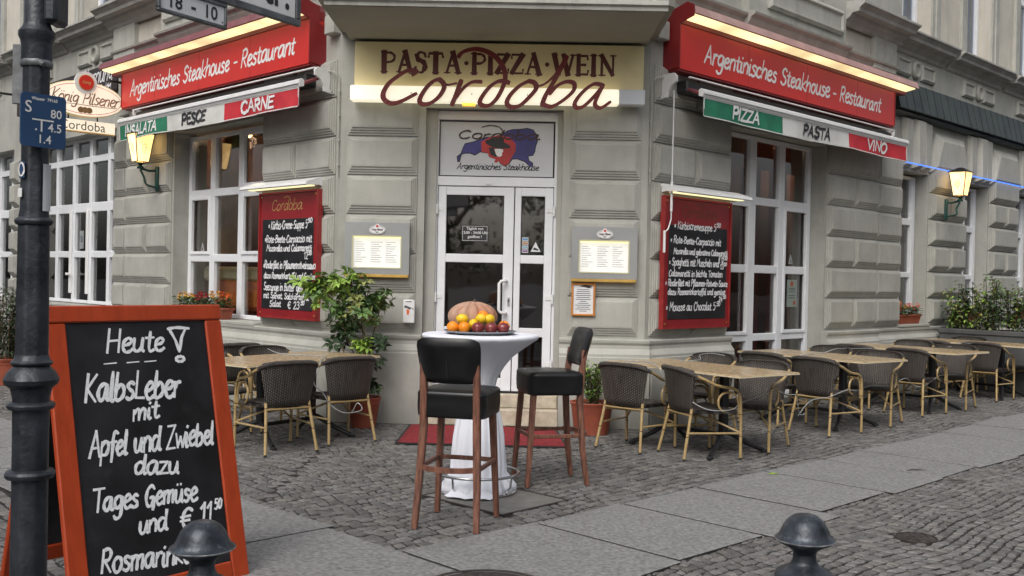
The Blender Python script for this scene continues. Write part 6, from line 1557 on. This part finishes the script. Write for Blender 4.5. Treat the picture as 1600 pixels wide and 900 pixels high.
def onpost(a0, a1, z0, z1, r_=.0535, n=8):
    mb = MB(); vs = [(r_*math.cos(a0+(a1-a0)*i/n), r_*math.sin(a0+(a1-a0)*i/n), z) for i in range(n+1) for z in (z0, z1)]+[((r_-.002)*math.cos(a0+(a1-a0)*i/n), (r_-.002)*math.sin(a0+(a1-a0)*i/n), z) for i in range(n+1) for z in (z0, z1)]
    k = 2*(n+1); fs = []
    for i in range(n): a = 2*i; fs += [(a, a+1, a+3, a+2), (k+a, k+a+1, k+a+3, k+a+2)]
    mb.add(vs, fs); return mb
stk = onpost(R_(-35), R_(5), 1.69, 1.85); part('sticker', stk, M['paper'], t, label='torn white paper strip on the right of the shaft')
part('sticker', onpost(R_(-138), R_(-112), 1.735, 1.765), M['white'], t, label='round white sticker'); part('sticker', onpost(R_(-128), R_(-100), 1.80, 1.855), M['blue'], t, label='blue sticker with a white O')
mb = MB(); rg = ell(0, 1.828, .012, .022, 16); rg.append(rg[0]); ribbon(mb, rg, .006, lambda x, y, h: ((.0545+h)*math.cos(R_(-114)+x/.054), (.0545+h)*math.sin(R_(-114)+x/.054), y)); part('sticker_print', mb, M['white'], t)
# hydrant plate
t = thing('hydrant_sign', 'blue enamel hydrant sign S 80, 4.5, 1.4 fixed to the lamp post', 'sign', None, (-1.595, 3.36, 1.9))
a_ = Vector((-1.640, 3.30, 0)); b_ = Vector((-1.548, 3.425, 0)); D_ = (b_-a_).normalized(); n_ = Vector((D_.y, -D_.x, 0)); w_ = (b_-a_).length
org = Vector((a_.x+1.595, a_.y-3.36, 1.898-1.9)); Ms = Mx(D_, n_, Vector((0, 0, 1)), org); hgt = .177
def rrect(x0, x1, z0, z1, r): return [(cx+r*math.cos(a), cz+r*math.sin(a)) for cx, cz, s_ in ((x1-r, z1-r, 0), (x0+r, z1-r, 90), (x0+r, z0+r, 180), (x1-r, z0+r, 270)) for a in [R_(s_+i*22.5) for i in range(5)]]
def mprism(poly, y0, y1, Mt):
    mb = MB(); mb.prism(poly, y0, y1, 'y'); mb.v = [tuple(Mt @ Vector(v)) for v in mb.v]; return mb
part('plate', mprism(rrect(0, w_, 0, hgt, .014), -.006, 0, Ms), M['blue'], t)
mb = MB(); ps = lambda x, y, h: tuple(Ms @ Vector((x, h, y)))
for tx, x, y, s_ in (('Wasser  79165', .035, hgt-.022, .0145), ('S', .012, .112, .055), ('80', .100, .102, .040), ('4.5', .092, .055, .040), ('.', .046, .055, .05), ('1.4', .056, .014, .040)): btext(mb, tx, s_, ps, x, y, .0004)
for q in ((.038, .112, .088, .093), (.067, .073, .052, .088)): mb.add([ps(q[0], q[2], .001), ps(q[1], q[2], .001), ps(q[1], q[3], .001), ps(q[0], q[3], .001)], [(0,1,2,3)])
part('lettering', mb, M['white'], t)
mb = MB(); mb.box(-.07, -.045, .0, .07, .03, .06); part('bracket', mb, M['galv'], t)
single('sign_back', MB().cbox(-.028, .03, -.006, .006, -.10, .105, .002), M['galv'], 'weathered steel back of a sign plate at the left of the lamp post', 'sign', None, (PX-.068, PY+.03, 2.16))
t = thing('post_box', 'small dark box mounted high at the right side of the lamp post', 'box', None, (PX+.06, PY, 2.4)); part('casing', MB().cbox(-.02, .028, -.05, .05, -.075, .2, .012), M['pole'], t); part('mount', MB().box(-.03, -.018, -.02, .02, -.03, .1), M['galv'], t)
# street name sign on an arm
t = thing('street_sign', 'white street sign with a plate 18 - 10 below, reaching out from the lamp post', 'street sign', None, (PX, PY, 2.5))
Dz = Vector((.515, .857, 0)).normalized(); nz_ = Vector((Dz.y, -Dz.x, 0)); og = Vector((.013, .05, .105)); Mz = Mx(Dz, nz_, Vector((0, 0, 1)), og)
def zb_(x0, x1, z0, z1, y0=-.012, y1=.012, c=.003): mb = MB(); mb.cbox(x0, x1, y0, y1, z0, z1, c, Mz); return mb
for q in ((.03, 1.235, .0, .03), (.03, 1.235, .27, .30)): part('frame', zb_(*q), M['galv'], t)
for q in ((.03, .06, .031, .269), (1.205, 1.235, .031, .269)): part('frame', zb_(*q, -.0115, .0115), M['galv'], t)
part('plate', zb_(.06, 1.205, .03, .27, -.005, .005), M['white'], t)
mb = MB(); pz = lambda x, y, h: tuple(Mz @ Vector((x, .0055+h, y))); btext(mb, 'tr.', .19, pz, 1.17, .062, .003, 'RIGHT', .9); part('lettering', mb, M['ink'], t)
x0, x1, z0, z1 = .455, .805, -.108, -.004
for q in ((x0, x1, z0, z0+.014), (x0, x1, z1-.014, z1)): part('frame', zb_(*q, -.010, .010), M['galv'], t)
for q in ((x0, x0+.014, z0+.0145, z1-.0145), (x1-.014, x1, z0+.0145, z1-.0145)): part('frame', zb_(*q, -.010, .010), M['galv'], t)
part('plate', zb_(x0+.013, x1-.013, z0+.013, z1-.013, -.004, .004), M['paper'], t)
mb = MB(); pz2 = lambda x, y, h: tuple(Mz @ Vector((x, .0045+h, y))); btext(mb, '18', .075, pz2, .50, -.080, .001); btext(mb, '10', .075, pz2, .68, -.080, .001); btext(mb, '-', .09, pz2, .615, -.080, .001); mb.add([pz2(.778, -.085, .001), pz2(.784, -.085, .001), pz2(.784, -.079, .001), pz2(.778, -.079, .001)], [(0,1,2,3)]); part('lettering', mb, M['ink'], t)
def bollard(x, y, label):
    t = thing('bollard', label, 'bollard', None, (x, y, 0), 'round-topped bollards along the kerb')
    mb = MB(); mb.lathe([(.036, .615), (.040, .628), (.060, .642), (.082, .652), (.092, .660), (.0965, .6645), (.0965, .668), (.089, .672), (.081, .682), (.075, .696), (.067, .713), (.055, .729), (.038, .741), (.018, .7475), (.001, .748)], 48); cp_ = part('cap', mb, M['bollard'], t, smooth=40)
    mb = MB(); mb.lathe([(.0945, .6615), (.0975, .6640), (.0975, .6665), (.0945, .669)], 48); part('worn_rim', mb, M['wornrim'], cp_, smooth=50)
    mb = MB(); mb.lathe([(.080, 0), (.080, .06), (.068, .09), (.066, .50), (.085, .515), (.094, .53), (.094, .55), (.088, .558), (.082, .562), (.062, .572), (.046, .582), (.038, .597), (.036, .618)], 40); part('body', mb, M['bollard'], t, smooth=40)
bollard(-.935, 3.03, 'worn grey bollard with a domed cap in front of the chalkboard'); bollard(.953, 3.30, 'worn grey bollard with a domed cap at the lower right before the cobbles')

# ================================================================ PLANTS
def leafshape(mb, p, d, n, L_, w_, droop=.25):
    """one leaf: a keel of four faces from p along d, n = its upper side"""
    d = d.normalized(); sd_ = d.cross(n); sd_ = sd_.normalized() if sd_.length > 1e-4 else d.orthogonal().normalized(); n = sd_.cross(d).normalized()
    a = p; b = p+d*L_*.56+n*L_*.04; c = p+d*L_-n*L_*droop
    l = b+sd_*w_/2+n*w_*.12; r = b-sd_*w_/2+n*w_*.12
    mb.add([a, l, c, r, b], [(0, 1, 4), (1, 2, 4), (2, 3, 4), (3, 0, 4)])
def cluster_mesh(m_, k, L_, w_, sd):
    rr = random.Random(sd); mb = MB()
    for i in range(k):
        a = 2*math.pi*i/k+rr.uniform(-.2, .2); el = rr.uniform(-.15, .35); leafshape(mb, Vector((0, 0, 0))+Vector((math.cos(a), math.sin(a), el))*.012, Vector((math.cos(a), math.sin(a), el)), Vector((0, 0, 1)), L_*rr.uniform(.8, 1.1), w_, rr.uniform(.1, .45))
    mb.tube([(0, 0, 0), (0, 0, -.05)], .0025, 4)
    return mb.mesh('leaf_cluster', m_)
CL = {k: [cluster_mesh(M[k], 8, .118, .058, i) for i in range(3)] for k in ('leaf', 'leafl', 'leafd', 'leafy')}
def pot(t, r0, r1, h, m_='terra', F=None):
    mb = MB(); mb.lathe([(r0, 0), (r0+(r1-r0)*.78, h*.78), (r1*.97, h*.80), (r1*.98, h*.88), (r1, h*.9), (r1*1.02, h*.93), (r1*1.05, h*.99), (r1*1.02, h*1.01), (r1*.95, h), (r1*.9, h*.9), (.001, h*.88)], 40); part('pot', mb, M[m_], t, smooth=35)
    mb = MB(); mb.lathe([(r1*.93, h*.90), (r1*.5, h*.93), (.001, h*.95)], 20); part('soil', mb, M['soil'], t)
t = thing('umbrella_plant', 'tall umbrella plant with variegated leaves in a pot left of the entrance', 'plant', None, (-1.50, 9.92, 0))
pot(t, .12, .165, .29)
mb = MB(); mb.tube([(0, 0, .25), (.015, 0, .7), (.0, -.01, 1.25)], .006, 6); part('stake', mb, mat('pale_stake', (.45,.42,.33), .7, .1, 9), t)
for st_ in ([(0,0,.25),(-.06,-.05,.6),(-.18,-.12,.95),(-.34,-.2,1.3)], [(0,.02,.25),(.02,-.06,.7),(-.02,-.1,1.05),(.05,-.12,1.35)], [(.02,0,.25),(.05,-.05,.7),(.14,-.1,1.1),(.22,-.1,1.3)], [(-.02,0,.25),(-.12,-.1,.55),(-.2,-.15,.8)], [(0,0,.9),(-.1,-.12,1.15),(-.12,-.15,1.45)]):
    mb = MB(); mb.tube(catmull3(st_), .006, 5); part('stem', mb, M['stem'], t)
rr = random.Random(21)
def put(kind, x, y, z, sc_=1, tilt=.5):
    o = link('leaf_cluster', CL[kind][rr.randrange(3)], t, (x, y, z)); o.rotation_euler = (rr.uniform(-tilt, tilt)+.65, rr.uniform(-tilt, tilt), rr.uniform(0, 6.28)); o.scale = (sc_,)*3
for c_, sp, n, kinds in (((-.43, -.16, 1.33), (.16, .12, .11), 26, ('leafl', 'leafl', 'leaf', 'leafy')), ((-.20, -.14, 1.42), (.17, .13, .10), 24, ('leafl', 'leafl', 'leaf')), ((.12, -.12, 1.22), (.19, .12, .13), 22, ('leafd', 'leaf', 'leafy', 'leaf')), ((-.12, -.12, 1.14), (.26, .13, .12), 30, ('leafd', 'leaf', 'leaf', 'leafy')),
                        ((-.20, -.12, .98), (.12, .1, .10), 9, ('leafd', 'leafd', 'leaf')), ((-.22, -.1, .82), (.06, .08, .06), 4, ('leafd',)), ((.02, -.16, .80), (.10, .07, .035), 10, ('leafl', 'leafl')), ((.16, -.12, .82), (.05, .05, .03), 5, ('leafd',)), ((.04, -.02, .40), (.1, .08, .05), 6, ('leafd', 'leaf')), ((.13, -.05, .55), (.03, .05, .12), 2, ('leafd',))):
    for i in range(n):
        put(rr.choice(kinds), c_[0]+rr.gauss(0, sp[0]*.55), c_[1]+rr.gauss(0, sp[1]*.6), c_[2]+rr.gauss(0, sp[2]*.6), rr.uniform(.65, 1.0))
def bushy(t, stems, nl, L_, w_, mats_, c, spread, base, seed, top=1.0):
    """stems rising from the soil with small leaves along them"""
    rr = random.Random(seed); ms = [MB() for _ in mats_]; sm = MB()
    for i in range(stems):
        a = rr.uniform(0, 6.28); r_ = rr.uniform(.2, 1)*spread; p0 = Vector((base[0]+math.cos(a)*spread*.25, base[1]+math.sin(a)*spread*.25, base[2])); H_ = c*rr.uniform(.6, 1.0)
        p1 = Vector((base[0]+math.cos(a)*r_, base[1]+math.sin(a)*r_, base[2]+H_)); pm = (p0+p1)/2+Vector((rr.uniform(-.03, .03), rr.uniform(-.03, .03), .02))
        pts = catmull3([tuple(p0), tuple(pm), tuple(p1)], 5); sm.tube(pts, [.005]*(len(pts)-1)+[.002], 4)
        for k in range(nl):
            q = Vector(pts[min(len(pts)-1, int((.18+.82*k/nl)*len(pts)))])+Vector((rr.gauss(0, .012), rr.gauss(0, .012), rr.gauss(0, .015))); b = rr.uniform(0, 6.28); d = Vector((math.cos(b), math.sin(b), rr.uniform(-.2, .8)))
            leafshape(ms[rr.randrange(len(ms))], q+d*.01, d, Vector((rr.uniform(-.3, .3), rr.uniform(-.3, .3), 1)), L_*rr.uniform(.6, 1.2), w_*rr.uniform(.7, 1.1), rr.uniform(0, .4))
    part('stems', sm, M['stem'], t)
    for mb, mn in zip(ms, mats_): part('foliage', mb, M[mn], t, kind='stuff', recalc=False)
t = thing('potted_shrub', 'small-leaved green shrub in a big terracotta pot right of the entrance steps', 'plant', None, (.735, 9.82, 0)); pot(t, .165, .205, .305); bushy(t, 22, 34, .052, .032, ('leaf', 'leafl', 'leaf'), .42, .16, (.02, -.02, .28), 5)
t = thing('potted_oleander', 'oleander with narrow leaves in a terracotta pot at the far left edge', 'plant', None, (-6.5, 12.85, 0)); pot(t, .2, .27, .33); bushy(t, 34, 40, .13, .030, ('olean', 'leafd', 'olean'), .95, .36, (0, 0, .3), 6)
# flower troughs in the window niches
def trough(F, u, o, z, L_, label, nfl, seed, cols):
    t = thing('flower_box', label, 'flower box', F, (u, o, z), 'flower boxes on the sills')
    mb = MB(); h = .13; a, b = L_/2, L_/2-.03
    mb.add([(u-b, o-.055, z), (u+b, o-.055, z), (u+b, o+.055, z), (u-b, o+.055, z), (u-a, o-.08, z+h), (u+a, o-.08, z+h), (u+a, o+.08, z+h), (u-a, o+.08, z+h)], [(0,1,2,3),(0,1,5,4),(1,2,6,5),(2,3,7,6),(3,0,4,7)])
    for q in ((u-a-.01, u+a+.01, o+.075, o+.092), (u-a-.01, u+a+.01, o-.092, o-.075)): mb.cbox(q[0], q[1], q[2], q[3], z+h-.02, z+h+.006, .004)
    for q in ((u-a-.012, u-a+.006), (u+a-.006, u+a+.012)): mb.cbox(q[0], q[1], o-.088, o+.088, z+h-.019, z+h+.005, .004)
    part('trough', mb, M['terra'], t); part('soil', MB().box(u-a+.01, u+a-.01, o-.07, o+.07, z+h-.03, z+h-.015), M['soil'], t)
    rr = random.Random(seed); ms = [MB(), MB()]
    for i in range(int(L_*600)):
        p = Vector((u+rr.uniform(-a, a), o+rr.uniform(-.08, .10), z+h-.01+rr.uniform(0, .12))); b_ = rr.uniform(0, 6.28); leafshape(ms[i%2], p, Vector((math.cos(b_), math.sin(b_), rr.uniform(-.1, .6))), Vector((0, 0, 1)), rr.uniform(.035, .06), rr.uniform(.03, .045), .2)
    part('foliage', ms[0], M['leafd'], t, kind='stuff', recalc=False); part('foliage', ms[1], M['leaf'], t, kind='stuff', recalc=False)
    for i in range(nfl):
        f0 = i/nfl; cm = cols[int(f0*len(cols))]; mb = MB(); c = Vector((u-a+L_*(f0+rr.uniform(-.04, .04)), o+rr.uniform(-.05, .08), z+h+.07+rr.uniform(0, .10)))
        for j in range(16):
            dv = Vector((rr.gauss(0, 1), rr.gauss(0, 1), rr.gauss(.4, .8))).normalized(); leafshape(mb, c+dv*.016, dv, Vector((0, 0, 1)), .027, .030, .3)
        part('flower', mb, M[cm], t, recalc=False)
trough(FL, 2.77, .02, .93, 1.2, 'terracotta flower box with red, yellow and orange blooms on the left window sill', 26, 31, ['florange', 'flyellow', 'flred', 'flred', 'flyellow', 'flyellow'])
trough(FR, 6.32, SB2-.02, .945, .66, 'terracotta flower box with orange and yellow blooms in the first narrow window niche', 13, 32, ['florange', 'flyellow', 'florange', 'florange', 'florange'])
trough(FR, 8.72, SB2-.02, .945, .6, 'red flower box in the second narrow window niche behind the tall greenery', 0, 33, ['flred']); trough(FR, 11.0, SB2-.02, .945, .6, 'red flower box in the third narrow window niche', 0, 34, ['flred'])
# planter with tall greenery
t = thing('planter_box', 'long grey planter with tall mixed greenery closing off the right terrace', 'planter', FR, (7.5, .8, 0))
mb = MB(); mb.cbox(7.05, 7.5, .06, 1.62, .0, .86, .012); mb.cbox(7.03, 7.52, .04, 1.64, .80, .875, .012); part('box', mb, M['tin'], t)
part('soil', MB().box(7.07, 7.48, .08, 1.6, .872, .879), M['soil'], t)
rr = random.Random(8)
ms = {k: MB() for k in ('leaf', 'leafd', 'leafl', 'leafy', 'stem')}
for i in range(84):
    u = rr.uniform(7.12, 7.42); o_ = rr.uniform(.15, 1.55); hh = rr.uniform(.3, .74)*(1.08-.32*abs(o_-.75)); p0 = Vector((u, o_, .87)); p1 = p0+Vector((rr.gauss(0, .06), rr.gauss(0, .09), hh)); ms['stem'].tube([p0, (p0+p1)/2+Vector((rr.gauss(0, .02), rr.gauss(0, .02), 0)), p1], .004, 4)
    kk = rr.choice(['leaf', 'leafd', 'leaf', 'leafd', 'leafl', 'leafy'])
    for j in range(30):
        q = p0.lerp(p1, rr.uniform(.05, 1))+Vector((rr.gauss(0, .03), rr.gauss(0, .03), rr.gauss(0, .02))); b_ = rr.uniform(0, 6.28); leafshape(ms[kk], q, Vector((math.cos(b_), math.sin(b_), rr.uniform(-.3, .6))), Vector((0, 0, 1)), rr.uniform(.07, .11), rr.uniform(.035, .055), .3)
for k, mb in ms.items(): part('stems' if k == 'stem' else 'foliage', mb, M[k], t, kind='stuff', recalc=False)

# security cables threaded through the chairs
def cable(pts, label):
    mb = MB(); mb.tube(catmull3(pts, 6), .0045, 6); single('security_cable', mb, M['cable'], label, 'cable', None, (0, 0, 0), 'grey security cables', smooth=60)
def f3(x, y, z): return (x, y, z)
cable([(.98, 9.25, .75), (1.22, 8.98, .755), (1.32, 8.85, .60), (1.42, 8.55, .52), (1.58, 8.35, .44), (1.80, 8.45, .43), (1.92, 8.62, .47), (2.15, 8.9, .50), (2.28, 9.0, .55), (2.42, 9.1, .50), (2.55, 9.25, .48), (2.66, 9.6, .44), (2.72, 9.7, .25), (2.80, 9.78, .24)], 'thin grey cable looped through the front chairs of the first right table')
cable([(2.72, 9.75, .22), (2.85, 9.8, .36), (3.05, 9.85, .40), (3.25, 9.95, .46), (3.42, 10.2, .43), (3.7, 10.6, .44), (3.9, 10.8, .42), (4.15, 11.2, .40), (4.4, 11.45, .45), (4.55, 11.6, .36), (4.7, 11.7, .34), (4.9, 11.8, .44), (5.1, 12.1, .44), (5.4, 12.4, .42)], 'thin grey cable looped through the chairs of the second and third right tables')
cable([(1.55, 9.6, .737), (1.75, 9.7, .745), (1.8, 9.95, .775), (1.95, 10.1, .78), (2.05, 9.98, .77)], 'thin grey cable lying over the far end of the first right table')
cable([(2.95, 10.55, .74), (3.15, 10.9, .738), (3.35, 11.1, .74), (3.55, 11.3, .775), (3.8, 11.8, .75), (4.2, 12.0, .745)], 'thin grey cable lying across the second right table')
cable([(5.4, 12.7, .74), (5.7, 13.1, .742), (5.85, 13.4, .76), (6.1, 13.5, .74), (6.4, 13.8, .76)], 'thin grey cable lying across the farthest right table')
cable([(-2.35, 9.5, .775), (-2.2, 9.35, .745), (-1.95, 9.3, .738), (-1.75, 9.2, .74), (-1.72, 8.85, .73), (-1.76, 8.75, .55), (-1.68, 8.78, .45), (-1.62, 8.8, .35), (-1.5, 8.82, .28), (-1.36, 8.88, .30), (-1.40, 8.9, .36), (-1.45, 8.92, .27)], 'thin grey cable hanging through the backs of the left chairs')

# ================================================================ ACROSS THE STREETS (seen in the glass)
def far_house(F, u0, u1, o, label):
    t = thing('opposite_house', label, 'house', F, ((u0+u1)/2, o, 0), 'houses across the street')
    part('wall', MB().box(u0, u1, o, o+1.0, -.1, 13.5), M['faraway'], t); part('roof', MB().box(u0-.3, u1+.3, o-.4, o+1.2, 13.5, 14.2), M['copper'], t)
    mb = MB(); u = u0+1.2; 
    while u < u1-1.6:
        for z in (1, 4.6, 7.8, 11): mb.box(u, u+1.2, o-.05, o+.1, z, z+2.1)
        u += 2.6
    part('windows', mb, M['farwin'], t)
    mb = MB()
    for z in (3.8, 7.2, 10.4): mb.box(u0, u1, o-.2, o-.001, z, z+.2)
    part('cornice', mb, M['faraway'], t)
far_house(FR, -1, 14, 22, 'pale plastered house across the right street'); far_house(FR, 14.5, 30, 22, 'further house across the right street'); far_house(FL, -1, 14, 22, 'pale plastered house across the left street'); far_house(FL, 14.5, 30, 22, 'further house across the left street')
def street_tree(x, y, h, seed, label):
    t = thing('street_tree', label, 'tree', None, (x, y, 0), 'street trees behind the camera'); rr = random.Random(seed)
    mb = MB(); mb.tube([(0, 0, -.1), (.05, .02, h*.25), (-.04, .05, h*.5), (.02, 0, h*.8)], [.22, .17, .13, .05], 10)
    for i in range(9): a = i*2.4; z = h*(.32+.05*i); mb.tube([(0, 0, z), (math.cos(a)*1.1, math.sin(a)*1.1, z+.9), (math.cos(a)*2, math.sin(a)*2, z+1.3)], [.08, .05, .02], 6)
    part('trunk', mb, M['bark'], t, smooth=60)
    ms = [MB(), MB()]
    cl = [(rr.gauss(0, 1.3), rr.gauss(0, 1.3), h*.62+rr.gauss(0, h*.16), rr.uniform(.6, 1.2)) for _ in range(26)]
    for cx, cy, cz, r_ in cl:
        for j in range(230):
            v = Vector((rr.gauss(0, 1), rr.gauss(0, 1), rr.gauss(0, 1))).normalized()*r_*rr.uniform(.5, 1); b_ = Vector((rr.gauss(0, 1), rr.gauss(0, 1), rr.gauss(-.2, .6))); leafshape(ms[j%2], Vector((cx, cy, cz))+v, b_, v, .15, .11, .2)
    part('crown', ms[0], M['leaf'], t, kind='stuff', recalc=False); part('crown', ms[1], M['leaf'], t, kind='stuff', recalc=False)
street_tree(-2.5, -5.5, 8.5, 1, 'leafy street tree behind the viewer, left'); street_tree(1.8, -7, 9, 2, 'leafy street tree behind the viewer, right'); street_tree(6.5, -4, 8, 3, 'leafy street tree across the right street'); street_tree(-7.5, -3.5, 8, 4, 'leafy street tree across the left street')
print('objects', len(bpy.data.objects))
